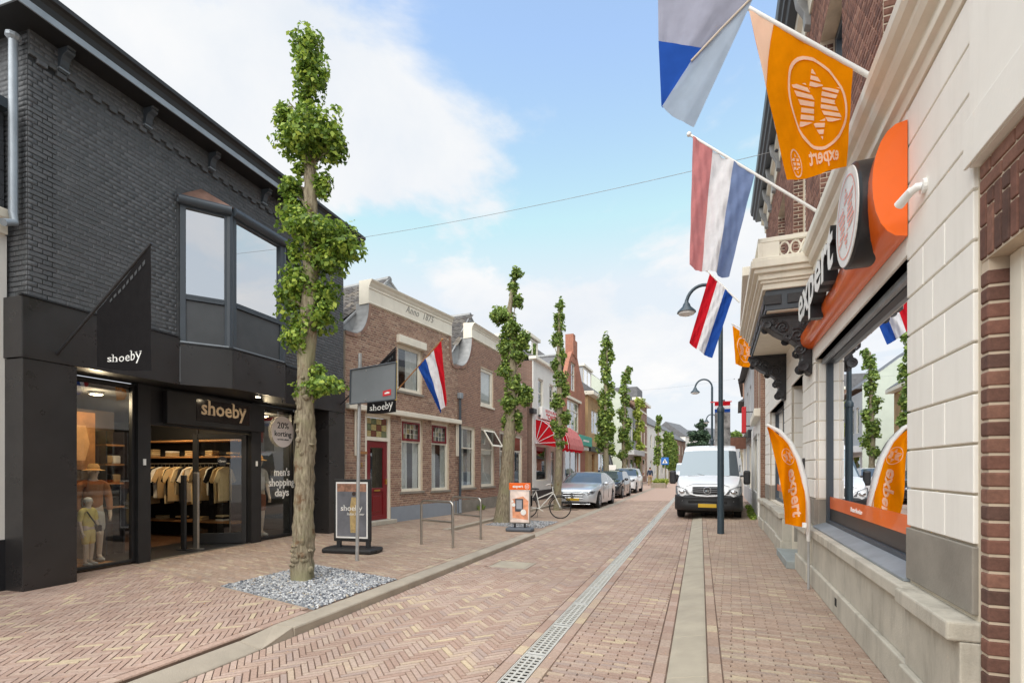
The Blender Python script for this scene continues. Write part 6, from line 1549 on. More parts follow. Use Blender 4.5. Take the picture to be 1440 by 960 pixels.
# banner on the lamp post
bn = thing('lamp_banner', 'printed black and white banner with tricolour top on a far post', 'banner', (.9, 20.0, 3.2))
def bpx(px, py): return atY(px, py, 20.0)
a_, b_ = bpx(1005, 566), bpx(1027, 640)
MB().box(a_.x, b_.x, 19.99, 20.01, b_.z, a_.z-.36).build('print', M('banner_print', S(120, 118, 116), .7, var=.75, scale=4.5), bn)
for i, mt in enumerate((m_redcloth, m_whitecloth, m_bluecloth)): MB().box(a_.x, b_.x, 19.988, 20.012, a_.z-.12*(i+1)+.002, a_.z-.12*i).build('stripe', mt, bn)
MB().tube([(a_.x-.15, 20, a_.z+.02), (b_.x+.05, 20, a_.z+.02)], .02, 8).build('crossbar', m_redl, bn)
MB().tube([((a_.x+b_.x)/2+.05, 20.08, RZ), ((a_.x+b_.x)/2+.05, 20.08, a_.z+.1)], .04, 10).build('post', m_pole, bn, smooth=True)
MB().tube([((a_.x+b_.x)/2+.05, 20.05, a_.z-.02), ((a_.x+b_.x)/2+.05, 20.01, a_.z-.02)], .02, 6).build('clamp', m_pole, bn)
# route board on the slim pole
rb = thing('route_board', 'grey backed traffic board with yellow edge on a slim pole', 'traffic sign', (-5.21, 6.9, WZ))
MB().tube([(-5.21, 6.9, WZ-.05), (-5.15, 6.9, 3.42)], .028, 12).build('pole', m_poleg, rb, smooth=True)
BF = Frame((-5.50, 6.60), (-5.02, 7.06), 1)
Yb0, Yb1 = 6.62, 7.12
BL = [atY(493, 512+8, 6.75), atY(557, 509, 7.0), atY(556, 561, 7.0), atY(492, 568, 6.75)]
nb = (BL[1]-BL[0]).cross(BL[3]-BL[0]).normalized(); nb = nb if nb.y < 0 else -nb
bb = MB(); bb.add([p-nb*.006 for p in BL]+[p-nb*.03 for p in BL], [(0, 1, 2, 3), (7, 6, 5, 4), (0, 4, 5, 1), (1, 5, 6, 2), (2, 6, 7, 3), (3, 7, 4, 0)]); bd = bb.build('board', M('board_grey', S(112, 118, 122), .5, var=.06, scale=5), rb)
def onb(u, v, d): return BL[0].lerp(BL[1], u).lerp(BL[3].lerp(BL[2], u), v)+nb*d
ed = MB(); ed.add([onb(.985, -.02, .0), onb(1.01, -.02, .0), onb(1.01, 1.02, .0), onb(.985, 1.02, .0), onb(.985, -.02, -.05), onb(1.01, -.02, -.05), onb(1.01, 1.02, -.05), onb(.985, 1.02, -.05)], [(0, 1, 2, 3), (4, 5, 6, 7), (0, 1, 5, 4), (1, 2, 6, 5), (2, 3, 7, 6), (3, 0, 4, 7)]); ed.build('yellow_edge', M('yellow_edge', S(236, 204, 30), .5, var=.03), bd)
for p, q in ((0, 1), (1, 2), (2, 3), (3, 0)): MB().tube([BL[p], BL[q]], .012, 6).build('rim', m_anthr, bd)
tg = MB(); tg.add([onb(.72, .74, .002), onb(.90, .71, .002), onb(.90, .87, .002), onb(.72, .89, .002)], [(0, 1, 2, 3)]); tg.build('red_label', m_redl, bd, recalc=False)
tg = MB(); tg.add([onb(.76, .80, .004), onb(.82, .77, .004), onb(.87, .79, .004), onb(.87, .82, .004), onb(.76, .83, .004)], [(0, 1, 2, 3, 4)]); tg.build('label_print', m_whitesgn, bd, recalc=False)
for v in (.1, .93):
    p = onb(.35, v, 0); MB().tube([p, Vector((-5.17, 6.9, p.z))], .012, 6).build('clamp', m_poleg, rb)
# A-boards
def board_frame(c, ang): return Frame((c[0], c[1]), d=(math.cos(ang), math.sin(ang)), side=1)
cz = WZ
A1 = board_frame((-5.83, 7.60), R(8)); o = thing('pavement_sign', 'black framed pavement sign with a fashion poster by the pole', 'sign board', A1.w(0, 0, cz), 'pavement sign boards')
MB(A1).flat([(-.47, -.24), (.47, -.24), (.52, -.1), (.52, .1), (.47, .24), (-.47, .24), (-.52, .1), (-.52, -.1)], cz, cz+.085).build('rubber_base', m_plastic, o, bevel=.03)
for s_ in (-.30, .27): MB(A1).box(s_, s_+.07, -.03, .03, cz+.08, cz+.20).build('foot', m_plastic, o)
MB(A1).box(-.36, .36, -.03, .03, cz+.19, cz+1.30).build('frame', m_black, o, bevel=.015)
pst = MB(A1).box(-.31, .31, .031, .034, cz+.25, cz+1.25).build('poster', m_whitesgn, o)
m_post = M('poster_street', S(104, 106, 112), .35, var=.45, scale=2.2)
MB(A1).box(-.285, .285, .0345, .037, cz+.28, cz+1.22).build('print', m_post, pst)
MB(A1).prism([(-.02, cz+.35), (.10, cz+.35), (.13, cz+.75), (.08, cz+.98), (.0, cz+.98), (-.04, cz+.75)], .0375, .0385).build('coat', M('poster_coat', S(176, 152, 104), .5, var=.3, scale=20), pst)
MB(A1).lathe([(.038, 0), (.038, .001)], (.045, .0385, cz+1.04), 14, 'y').build('head', M('poster_hair', S(60, 46, 40), .5, var=.1), pst)
MB(A1).box(-.285, .285, .0375, .038, cz+1.08, cz+1.22).build('houses', M('poster_houses', S(150, 112, 92), .5, var=.5, scale=14), pst)
letter(A1, 'shoeby', .0, .040, cz+.74, .14, m_whitesgn, pst, fit=.42, serif=True); letter(A1, 'Indian Summer', .08, .040, cz+.66, .07, m_whitesgn, pst, fit=.34, shear=.4)
class SFrame(Frame):
    def w(s, a, n, z): return Frame.w(s, a*.76, n*.8, z*.80)
A2 = SFrame((-4.28, 12.2), d=(math.cos(R(6)), math.sin(R(6))), side=1); cz = 0.
o = thing('pavement_sign', 'orange topped pavement sign with product poster near the kerb end', 'sign board', A2.w(0, 0, cz), 'pavement sign boards')
MB(A2).flat([(-.42, -.24), (.42, -.24), (.47, -.08), (.47, .08), (.42, .24), (-.42, .24), (-.47, .08), (-.47, -.08)], cz, cz+.11).build('weighted_base', M('base_grey', S(86, 92, 100), .6, var=.08), o, bevel=.03)
for s_ in (-.2, .14): MB(A2).box(s_, s_+.06, -.03, .03, cz+.1, cz+.24).build('foot', m_plastic, o)
MB(A2).box(-.36, .36, -.025, .025, cz+.24, cz+1.30).build('frame', m_steel, o, bevel=.01)
hd = MB(A2).box(-.365, .365, -.028, .028, cz+1.30, cz+1.52).build('header', m_orange, o, bevel=.006)
letter(A2, 'expert', -.06, .030, cz+1.375, .12, m_whitesgn, hd, fit=.36, bold=.004); emblem(lambda x, y: A2.w(.25+x*.07, .031, cz+1.41+y*.07), m_whitesgn, hd, 'emblem', .16, 5)
pst = MB(A2).box(-.32, .32, .026, .030, cz+.28, cz+1.27).build('poster', M('poster_swirl', S(228, 210, 200), .45, var=.3, scale=3.5), o)
MB(A2).prism([(-.24, cz+.42), (.28, cz+.36), (.30, cz+.95), (.12, cz+1.10), (-.26, cz+1.0)], .0305, .032).build('swirl', M('swirl_orange', S(228, 156, 120), .5, var=.35, scale=6), pst)
MB(A2).box(-.15, .12, .0325, .045, cz+.62, cz+1.02).build('appliance', m_anthr, pst, bevel=.02); MB(A2).box(-.11, .08, .0455, .047, cz+.70, cz+.98).build('appliance_door', M('appliance_grey', S(160, 164, 172), .4, var=.1), pst)
for (x, z, r_) in ((.13, .60, .095), (-.2, .83, .06), (-.24, .94, .04)): MB(A2).lathe([(r_, 0), (r_, .001)], (x, .0475, cz+z), 18, 'y').build('badge', m_whitesgn, pst)
# cycle hoops
def hoop(label, A, B, z, h=.86):
    A, B = Vector((*A, z)), Vector((*B, z)); o = thing('bicycle_stand', label, 'bicycle stand', (A+B)/2, 'steel bicycle stands'); d = (B-A).normalized(); r = .09
    pts = [A-Vector((0, 0, .03)), A+Vector((0, 0, h-r))]+[A+d*(r-r*math.cos(a))+Vector((0, 0, h-r+r*math.sin(a))) for a in np.linspace(.2, PI/2, 6)]+[B-d*(r-r*math.cos(a))+Vector((0, 0, h-r+r*math.sin(a))) for a in np.linspace(PI/2, .2, 6)]+[B+Vector((0, 0, h-r)), B-Vector((0, 0, .03))]
    MB().tube(pts, .024, 10).build('tube', m_steel, o, smooth=True); MB().tube([A+Vector((0, 0, h*.56)), B+Vector((0, 0, h*.56))], .02, 10).build('crossbar', m_steel, o, smooth=True)
hoop('steel hoop bicycle stand beside the grey kerb, closer to the pole sign', ground(592.5, 765, WZ)[:2], ground(637, 770, WZ)[:2], WZ)
hoop('steel hoop bicycle stand closer to the knotty tree', ground(636, 752, WZ)[:2], ground(676, 758, WZ)[:2], WZ)
# bicycle
bc = thing('bicycle', 'white city bicycle with black pannier behind the orange board', 'bicycle', (-4.75, 15.6, 0))
BK = Frame((-5.25, 15.65), d=(1, .12), side=1)
def wheel(c):
    w = MB(BK).tube([(c+.34*math.cos(a), 0, .35+.34*math.sin(a)) for a in np.linspace(0, 2*PI, 29)[:-1]], .018, 8, True).build('wheel', m_tyre, bc, smooth=True)
    sp2 = MB(BK)
    for i in range(14): a = i*2*PI/14; sp2.tube([(c, 0, .35), (c+.33*math.cos(a), 0, .35+.33*math.sin(a))], .0025, 4)
    sp2.build('spokes', m_steel, w); MB(BK).lathe([(.03, -.04), (.03, .04)], (c, 0, .35), 10, 'y').build('hub', m_steel, w)
    MB(BK).tube([(c+.385*math.cos(a), 0, .35+.385*math.sin(a)) for a in np.linspace(.2, 2.9, 14)], .014, 6).build('mudguard', m_plastic, w)
wheel(.0); wheel(1.08)
m_bk = M('bicycle_white', S(214, 214, 208), .35, var=.05)
fb = MB(BK)
for a, b in (((.0, 0, .35), (.42, 0, .30)), ((.42, 0, .30), (.30, 0, .85)), ((.30, 0, .85), (.0, 0, .35)), ((.42, 0, .32), (.86, 0, .80)), ((.34, 0, .62), (.86, 0, .84)), ((.86, 0, .76), (.83, 0, 1.02)), ((.88, 0, .78), (1.08, 0, .35))): fb.tube([a, b], .018, 8)
fb.build('frame', m_bk, bc, smooth=True)
MB(BK).tube([(.66, -.26, 1.06), (.80, -.2, 1.10), (.83, 0, 1.06), (.80, .2, 1.10), (.66, .26, 1.06)], .013, 8).build('handlebar', m_steel, bc, smooth=True)
MB(BK).ball((.27, 0, .93), (.14, .08, .035), 12, 6).build('saddle', m_plastic, bc, smooth=True); MB(BK).tube([(.30, 0, .8), (.28, 0, .91)], .014, 8).build('seat_post', m_steel, bc)
MB(BK).box(-.25, .2, .06, .20, .38, .70).build('pannier', m_blackcloth, bc, bevel=.04); MB(BK).box(-.28, .22, -.07, .07, .73, .75).build('carrier', m_steel, bc)
MB(BK).tube([(.42, .05, .30), (.55, .06, .22)], .01, 6).build('crank', m_steel, bc); MB(BK).tube([(.36, -.06, .30), (.30, -.22, .0)], .01, 6).build('kickstand', m_steel, bc)
# planter, bin, road sign and wires
pt = thing('planter', 'low stone planter filled with greenery by the young tree', 'planter', (-3.3, 45.6, 0))
MB().box(-3.95, -2.75, 44.9, 46.4, 0, .42).build('trough', m_conc, pt, bevel=.03)
leafmesh([((-3.6+i*.28, 45.2+.25*j, .55), (.25, .25, .24), 60) for i in range(4) for j in range(4)], .14, m_leafY, pt, 71, 'plants')
sn = thing('road_sign', 'blue square pedestrian road sign on a thin post', 'road sign', (-3.0, 50, 0)); P = atY(935, 648, 50)
MB().tube([(P.x, 50.05, 0), (P.x, 50.05, P.z+.35)], .035, 8).build('post', m_poleg, sn); MB().box(P.x-.34, P.x+.34, 49.98, 50.01, P.z-.34, P.z+.34).build('plate', M('sign_blue', S(44, 110, 190), .4, var=.03), sn, bevel=.02)
MB().prism([(P.x-.24, P.z-.2), (P.x+.24, P.z-.2), (P.x, P.z+.24)], 49.972, 49.978).build('triangle', m_whitesgn, sn); MB().prism([(P.x-.05, P.z-.16), (P.x+.06, P.z-.16), (P.x+.03, P.z+.1), (P.x-.03, P.z+.1)], 49.966, 49.971).build('symbol', m_blacksgn, sn)
def wire(label, A, B, sag):
    o = thing('overhead_wire', label, 'cable', A); A = Vector(A); B = Vector(B)
    MB().tube([A.lerp(B, i/20)-Vector((0, 0, sag*4*(i/20)*(1-i/20))) for i in range(21)], .0045, 5).build('cable', m_lead, o)
    for q in (A, B): MB().ball(tuple(q), .03, 6, 4).build('anchor', m_iron, o)
wire('thin cable from the black shop roof to the brick upper storey', SH.w(6.3, .1, 7.0), atY(1092, 212, 9.4), .10)
wire('thin cable crossing the far street above the van', (-7.0, 33, 6.6), (2.05, 36, 7.4), .2)
# weeds along the plinth of the second brick house
wd_ = thing('weeds', 'green weeds and red poppies against the grey plinth', 'weeds', H3.w(2, .15, WZ), kind='stuff')
leafmesh([(tuple(H3.w(1.6+i*.12+random.random()*.1, .12, WZ+.10)), (.12, .08, .14), 26) for i in range(4)]+[(tuple(H3.w(3.9+i*.2, .14, WZ+.16)), (.16, .10, .22), 34) for i in range(7)], .07, m_grass, wd_, 73, 'foliage')
leafmesh([(tuple(H3.w(3.7+i*.34, .16, WZ+.42)), (.05, .05, .03), 7) for i in range(4)], .08, m_redcloth, wd_, 74, 'poppies')
gs = thing('grass', 'bright strip of grass along the white painted brick wall', 'grass', R2.w(3, .2, RZ), kind='stuff')
leafmesh([(tuple(R2.w(1.5+i*.2, .12, RZ+.03)), (.12, .14, .07), 26) for i in range(30)], .08, m_grass, gs, 75, 'blades')
# ================================================================== VEHICLES
def ip(keys, x, smooth=False):
    xs = [k[0] for k in keys]; ys = [k[1] for k in keys]; return float(np.interp(x, xs, ys))
def vehicle(name, label, cat, loc, ang, sp, paint):
    """body lofted along its length (local +x = rearwards from the nose), glass cut from the same skin"""
    o = thing(name, label, cat, (0, 0, 0), 'vehicles in the street'); ORG[o] = Vector((0, 0, 0))
    L = sp['L']; top, belt, plan = sp['top'], sp['belt'], sp['plan']; zb = sp.get('zb', .22); wr = sp['wr']; ax = sp['axles']
    xs = sorted(set([round(v, 3) for v in np.linspace(0, L, 64)]+[round(v, 3) for v in sp['marks']]+[round(a+wr*1.12*math.cos(q), 3) for a in ax for q in np.linspace(0, PI, 15)]))
    xs = [x for i, x in enumerate(xs) if i == 0 or x-xs[i-1] > .012 or x in sp['marks']]
    rows = []
    for x in xs:
        T, B, hw = ip(top, x), ip(belt, x), ip(plan, x); g = max(0, T-B); wt = hw-.05-sp['tumble']*g if g > .02 else hw*.93
        wb = hw-.045
        bot = zb+(.10*max(0, 1-x/.5) if x < .5 else 0)+(.12*max(0, 1-(L-x)/.5) if L-x < .5 else 0)
        arch = 0
        for a in ax:
            r_ = wr*1.12
            if abs(x-a) < r_: arch = max(arch, wr+math.sqrt(max(0, r_*r_-(x-a)**2)))
        lo = max(bot, arch); mid = lo+(B-lo)*.5
        cr = sp.get('crown', .035)
        sec = [(0, T+cr), (wt*.55, T+cr*.75), (wt*.9, T+cr*.25), (wt, T-.01), (wb, B+.0), (hw-.012, B-.05), (hw, lo+(B-lo)*.62), (hw*.995, lo+(B-lo)*.30), (hw-.03, lo)]
        rows.append(sec)
    n = len(rows[0]); faces = {}
    sk = lambda part: faces.setdefault(part, [])
    def vert(i, j, s): y, z = rows[i][j]; return (xs[i], y*s, z)
    for i in range(len(xs)-1):
        xm = (xs[i]+xs[i+1])/2; g = ip(top, xm)-ip(belt, xm)
        for j in range(n-1):
            part = sp['classify'](xm, j, g)
            for s in (1, -1):
                q = [vert(i, j, s), vert(i+1, j, s), vert(i+1, j+1, s), vert(i, j+1, s)]
                if s < 0: q = q[::-1]
                sk(part).append(q)
    for i in (0, len(xs)-1):
        pl = [vert(i, j, 1) for j in range(n)]+[vert(i, j, -1) for j in range(n-1, 0, -1)]
        sk('body').append(pl if i else pl[::-1])
    pm = {'body': paint, 'windscreen': m_carglass, 'side_window': m_carglass, 'rear_window': m_carglass, 'roof': paint, 'pillar': sp.get('pillar', paint), 'bumper': m_plastic, 'bonnet': paint}
    for part, qs in faces.items():
        me = bpy.data.meshes.new(part); bm = bmesh.new(); dct = {}
        def gv(v):
            k = tuple(round(c, 4) for c in v)
            if k not in dct: dct[k] = bm.verts.new(v)
            return dct[k]
        for q in qs:
            vs = []
            for v in q:
                w_ = gv(v)
                if w_ not in vs: vs.append(w_)
            if len(vs) >= 3:
                try: f = bm.faces.new(vs); f.smooth = True
                except ValueError: pass
        bmesh.ops.recalc_face_normals(bm, faces=bm.faces)
        cen = Vector((L/2, 0, .8)); sm = sum((f.calc_center_median()-cen).dot(f.normal)*f.calc_area() for f in bm.faces)
        if sm < 0: bmesh.ops.reverse_faces(bm, faces=bm.faces)
        bm.to_mesh(me); bm.free(); me.materials.append(pm[part]); me.set_sharp_from_angle(angle=R(38))
        c = bpy.data.objects.new(part, me); COL.objects.link(c); c.parent = o; ORG[c] = Vector((0, 0, 0))
    hw = max(p[1] for p in plan)
    MB().box(.25, L-.25, -hw+.28, hw-.28, .20, .62).build('underbody', m_drain, o)
    for a in ax: MB().box(a-wr*1.1, a+wr*1.1, -hw+.05, hw-.05, .30, wr*2.08).build('wheel_well', m_drain, o)
    tw = sp.get('tw', .215)
    for a in ax:
        for s in (1, -1):
            y0 = s*(hw-.015); w_ = MB().lathe([(wr*.62, -tw/2), (wr*.92, -tw/2), (wr, -tw/2+.03), (wr, tw/2-.03), (wr*.92, tw/2), (wr*.62, tw/2)], (a, y0-s*tw/2, wr), 26, 'y').build('wheel', m_tyre, o, smooth=True)
            rim = MB(); yo = y0-s*.01
            rim.lathe([(wr*.66, -.01), (wr*.66, .01), (wr*.58, .0), (wr*.58, -.01)], (a, yo, wr), 24, 'y')
            for k in range(sp.get('spokes', 10)):
                q = 2*PI*k/sp.get('spokes', 10); rim.tube([(a, yo, wr), (a+wr*.62*math.cos(q), yo, wr+wr*.62*math.sin(q))], .02, 5)
            rim.lathe([(.07, -.015), (.06, .015)], (a, yo, wr), 12, 'y'); rim.build('rim', sp.get('rim', m_rim), w_, smooth=True)
    return o
def put(o, x, y, ang): o.location = (x, y, 0); o.rotation_euler = (0, 0, ang)
def cls_car(ws0, ws1, rw0, rw1, pil):
    def f(x, j, g):
        if ws0 < x < ws1 and j <= 2: return 'windscreen'
        if rw0 < x < rw1 and j <= 2: return 'rear_window'
        if ws0 < x < rw1 and j == 3 and g > .12:
            if any(a < x < b for a, b in pil): return 'pillar'
            return 'side_window'
        if ws1 <= x <= rw0 and j <= 2: return 'roof'
        if x <= ws0 and j <= 4: return 'bonnet'
        return 'body'
    return f
m_silver = M('silver_paint', S(198, 204, 210), .28, .55, var=.03, scale=2, coat=.7)
m_blackcar = M('black_car_paint', S(34, 36, 42), .22, .2, var=.05, scale=2, coat=.8)
m_whitecar = M('white_car_paint', S(226, 228, 230), .28, .0, var=.02, scale=2, coat=.6)
def star(c, r, parent, mat):
    """three-pointed star in a ring, facing -x"""
    mb = MB(); mb.tube([(c[0], c[1]+r*math.cos(a), c[2]+r*math.sin(a)) for a in np.linspace(0, 2*PI, 25)[:-1]], r*.11, 6, True)
    for k in range(3):
        a = PI/2+k*2*PI/3; t_ = (c[0]-.004, c[1]+r*math.cos(a), c[2]+r*math.sin(a)); b1 = (c[0]-.004, c[1]+r*.17*math.cos(a+1.2), c[2]+r*.17*math.sin(a+1.2)); b2 = (c[0]-.004, c[1]+r*.17*math.cos(a-1.2), c[2]+r*.17*math.sin(a-1.2))
        m2 = (c[0]-.02, c[1], c[2]); cc = (c[0]-.004, c[1], c[2]); mb.add([t_, b1, m2, b2, cc], [(0, 1, 2), (0, 2, 3), (0, 4, 1), (0, 3, 4)])
    return mb.build('star_emblem', mat, parent)
def front_bits(o, w, zg0, zg1, xg, wl, zl, xl, plate_z, slat=4, gw=None, emblem_r=.0, sweep=.22, plan=None):
    gw = gw or w*.42
    g_ = MB().flat([(xg-.03, -gw), (xg-.045, 0), (xg-.03, gw), (xg+.12, gw), (xg+.12, -gw)], zg0, zg1).build('grille', m_plastic, o, bevel=.01)
    for k in range(slat):
        z = zg0+(zg1-zg0)*(k+.5)/slat; MB().tube([(xg-.034, -gw*.96, z), (xg-.055, 0, z), (xg-.034, gw*.96, z)], .012, 6).build('slat', m_chrome, g_)
    if emblem_r: star((xg-.07, 0, (zg0+zg1)/2), emblem_r, g_, m_chrome)
    for s in (1, -1):
        ys = [w-wl-.06, w-wl*.6, w-wl*.25, w-.02]; px_ = [float(np.interp(q, [p[1] for p in plan if p[0] < 1], [p[0] for p in plan if p[0] < 1]))-.022 for q in ys]
        bot = [zl-.03, zl-.06, zl-.05, zl+.0]; tp = [zl+.035, zl+.06, zl+.075, zl+.085]
        vs = [(x, s*y, z) for x, y, z in zip(px_, ys, bot)]+[(x+.03, s*y, z) for x, y, z in list(zip(px_, ys, tp))[::-1]]
        bk = [(v[0]+.10, v[1]*.95, v[2]) for v in vs]; n_ = len(vs); hl = MB()
        hl.add(vs+bk, [tuple(range(n_)), tuple(range(2*n_-1, n_-1, -1))]+[(i, (i+1) % n_, n_+(i+1) % n_, n_+i) for i in range(n_)])
        h_ = hl.build('headlight', m_lampglass, o, bevel=.006)
        MB().ball((px_[1]+.0, s*ys[1], zl+.005), (.02, .05, .03), 10, 6).build('lens', m_chrome, h_, smooth=True); MB().ball((px_[2]+.0, s*ys[2], zl+.015), (.02, .045, .03), 10, 6).build('lens', m_plastic, h_, smooth=True)
    p_ = MB().box(xg-.055, xg-.03, -.26, .26, plate_z, plate_z+.11).build('number_plate', m_plate, o, bevel=.004)
def gaps(o, xs, hw, z0, z1):
    for x in xs:
        for s in (1, -1): MB().tube([(x, s*(hw+.001), z0), (x+.02, s*(hw+.0015), (z0+z1)/2), (x+.03, s*(hw-.02), z1)], .006, 5).build('panel_gap', m_drain, o)
def mirrors(o, x, y, z, mat, size=(.10, .11, .075)):
    for s in (1, -1):
        m_ = MB().ball((x, s*(y+.10), z), size, 12, 8).build('wing_mirror', mat, o, smooth=True); MB().tube([(x, s*(y-.04), z-.05), (x, s*(y+.05), z-.02)], .02, 6).build('stalk', m_plastic, m_)
# --- silver saloon
sp = dict(L=4.92, zb=.20, wr=.335, axles=(.84, 3.78), tumble=.46, marks=[0, 1.48, 2.22, 3.25, 4.12, 4.92],
          top=[(0, .58), (.04, .70), (.2, .79), (.6, .87), (1.1, .945), (1.48, .985), (1.9, 1.24), (2.22, 1.385), (2.6, 1.425), (3.0, 1.42), (3.25, 1.39), (3.7, 1.25), (4.12, 1.10), (4.7, 1.05), (4.85, .95), (4.92, .70)],
          belt=[(0, .54), (.2, .74), (.6, .82), (1.48, .93), (3.0, .98), (4.12, 1.02), (4.7, .98), (4.92, .66)],
          plan=[(0, .60), (.08, .74), (.25, .84), (.6, .90), (1.2, .925), (3.6, .925), (4.4, .89), (4.8, .80), (4.92, .68)], classify=cls_car(1.48, 2.22, 3.25, 4.12, ((2.95, 3.02), (3.75, 4.2))))
c1 = vehicle('parked_car', 'silver saloon with upright chrome grille parked behind the slim tree', 'car', (0, 0, 0), 0, sp, m_silver)
front_bits(c1, .86, .40, .66, .03, .38, .64, .14, .33, slat=3, gw=.42, plan=sp['plan'], emblem_r=.07); mirrors(c1, 1.62, .90, .98, m_silver)
MB().flat([(-.02, -.62), (-.03, 0), (-.02, .62), (.2, .70), (.2, -.70)], .20, .30).build('bumper', m_plastic, c1, bevel=.02)
MB().tube([(-.02, -.70, .21), (-.06, -.3, .20), (-.06, .3, .20), (-.02, .70, .21)], .016, 8).build('lip', m_chrome, c1)
MB().tube([(1.5, -.885, .985), (2.3, -.90, 1.0), (3.3, -.90, 1.04), (4.0, -.88, 1.06)], .008, 6).build('trim_strip', m_chrome, c1); MB().tube([(1.5, .885, .985), (2.3, .90, 1.0), (3.3, .90, 1.04), (4.0, .88, 1.06)], .008, 6).build('trim_strip', m_chrome, c1)
for x_ in (2.55, 3.45):
    for s in (1, -1): MB().box(x_, x_+.2, min(s*.925, s*.95), max(s*.925, s*.95), .82, .85).build('door_handle', m_chrome, c1, bevel=.008)
gaps(c1, (1.5, 2.55, 3.55), .925, .36, .94); put(c1, -4.72, 19.75, R(90)-.02)
# --- dark hatchback
sp2 = dict(L=4.3, zb=.20, wr=.325, axles=(.82, 3.44), tumble=.42, marks=[0, 1.25, 2.0, 3.45, 4.12, 4.3],
           top=[(0, .60), (.05, .74), (.3, .86), (.9, .97), (1.25, 1.02), (1.65, 1.27), (2.0, 1.43), (2.5, 1.47), (3.2, 1.45), (3.45, 1.40), (4.12, 1.08), (4.25, .95), (4.3, .7)],
           belt=[(0, .56), (.3, .80), (1.25, .96), (3.4, 1.02), (4.12, 1.04), (4.3, .66)],
           plan=[(0, .60), (.1, .74), (.35, .85), (.8, .89), (3.4, .90), (4.1, .82), (4.3, .70)], classify=cls_car(1.25, 2.0, 3.45, 4.12, ((2.72, 2.8), (3.55, 4.1))))
c2 = vehicle('parked_car', 'dark hatchback parked between the silver and white cars', 'car', (0, 0, 0), 0, sp2, m_blackcar)
front_bits(c2, .84, .42, .62, .03, .34, .70, .14, .32, slat=3, gw=.40, plan=sp2['plan']); mirrors(c2, 1.45, .87, 1.02, m_blackcar)
gaps(c2, (1.3, 2.45, 3.3), .895, .36, .96); put(c2, -4.85, 27.4, R(90)-.02)
# --- white crossover
sp3 = dict(L=4.5, zb=.26, wr=.36, axles=(.88, 3.56), tumble=.36, marks=[0, 1.3, 2.0, 3.75, 4.3, 4.5],
           top=[(0, .70), (.05, .88), (.3, 1.0), (.9, 1.08), (1.3, 1.12), (1.7, 1.40), (2.0, 1.58), (2.5, 1.63), (3.4, 1.62), (3.75, 1.56), (4.3, 1.15), (4.45, 1.0), (4.5, .8)],
           belt=[(0, .66), (.3, .94), (1.3, 1.06), (3.4, 1.10), (4.3, 1.12), (4.5, .76)],
           plan=[(0, .66), (.1, .80), (.35, .89), (.8, .92), (3.6, .93), (4.3, .86), (4.5, .76)], classify=cls_car(1.3, 2.0, 3.75, 4.3, ((2.72, 2.8), (3.6, 4.3))))
c3 = vehicle('parked_car', 'white crossover parked at the end of the row of cars', 'car', (0, 0, 0), 0, sp3, m_whitecar)
front_bits(c3, .88, .48, .80, .03, .30, .86, .16, .40, slat=4, gw=.44, plan=sp3['plan']); mirrors(c3, 1.5, .90, 1.12, m_whitecar)
gaps(c3, (1.35, 2.45, 3.4), .925, .4, 1.05); put(c3, -4.85, 33.6, R(90)-.02)
# --- white van
def cls_van(x, j, g):
    if .86 < x < 1.62 and j <= 2: return 'windscreen'
    if .98 < x < 1.9 and j == 3 and g > .12: return 'side_window'
    if x <= .86 and j <= 4: return 'bonnet'
    if x < 1.66 and j == 3 and g > .05: return 'pillar'
    if j <= 2: return 'roof'
    if j >= 6 and x < .62: return 'bumper'
    return 'body'
spv = dict(L=5.9, zb=.30, wr=.34, axles=(.98, 4.6), tumble=.135, tw=.22, crown=.03, spokes=6, rim=m_plastic, marks=[0, .62, .86, .98, 1.62, 1.66, 1.9, 5.9],
           top=[(0, .86), (.03, .99), (.12, 1.08), (.4, 1.19), (.86, 1.34), (1.62, 2.16), (1.8, 2.27), (2.1, 2.34), (2.6, 2.37), (5.8, 2.37), (5.9, 2.25)],
           belt=[(0, .80), (.12, 1.02), (.4, 1.13), (.86, 1.24), (1.9, 1.30), (5.8, 1.30), (5.9, 1.25)],
           plan=[(0, .74), (.08, .86), (.25, .93), (.6, .965), (1.2, .975), (5.7, .97), (5.9, .94)], classify=cls_van)
vn = vehicle('delivery_van', 'white delivery van parked half on the right pavement facing forward', 'van', (0, 0, 0), 0, spv, m_whitecar)
g_ = MB().flat([(-.035, -.42), (-.06, 0), (-.035, .42), (.15, .42), (.15, -.42)], .80, 1.03).build('grille', m_plastic, vn, bevel=.02)
for z in (.86, .92, .98): MB().tube([(-.045, -.45, z+.015), (-.075, 0, z), (-.045, .45, z+.015)], .017, 6).build('slat', M('slat_grey', S(92, 94, 98), .4, var=.05) if z < .9 else MATS['slat_grey'], g_)
MB().tube([(-.02, -.60, .93), (-.03, -.50, .80), (-.06, -.3, .755), (-.08, 0, .74), (-.06, .3, .755), (-.03, .50, .80), (-.02, .60, .93)], .022, 8).build('grille_surround', m_whitecar, g_, smooth=True)
star((-.09, 0, .915), .105, g_, m_chrome)
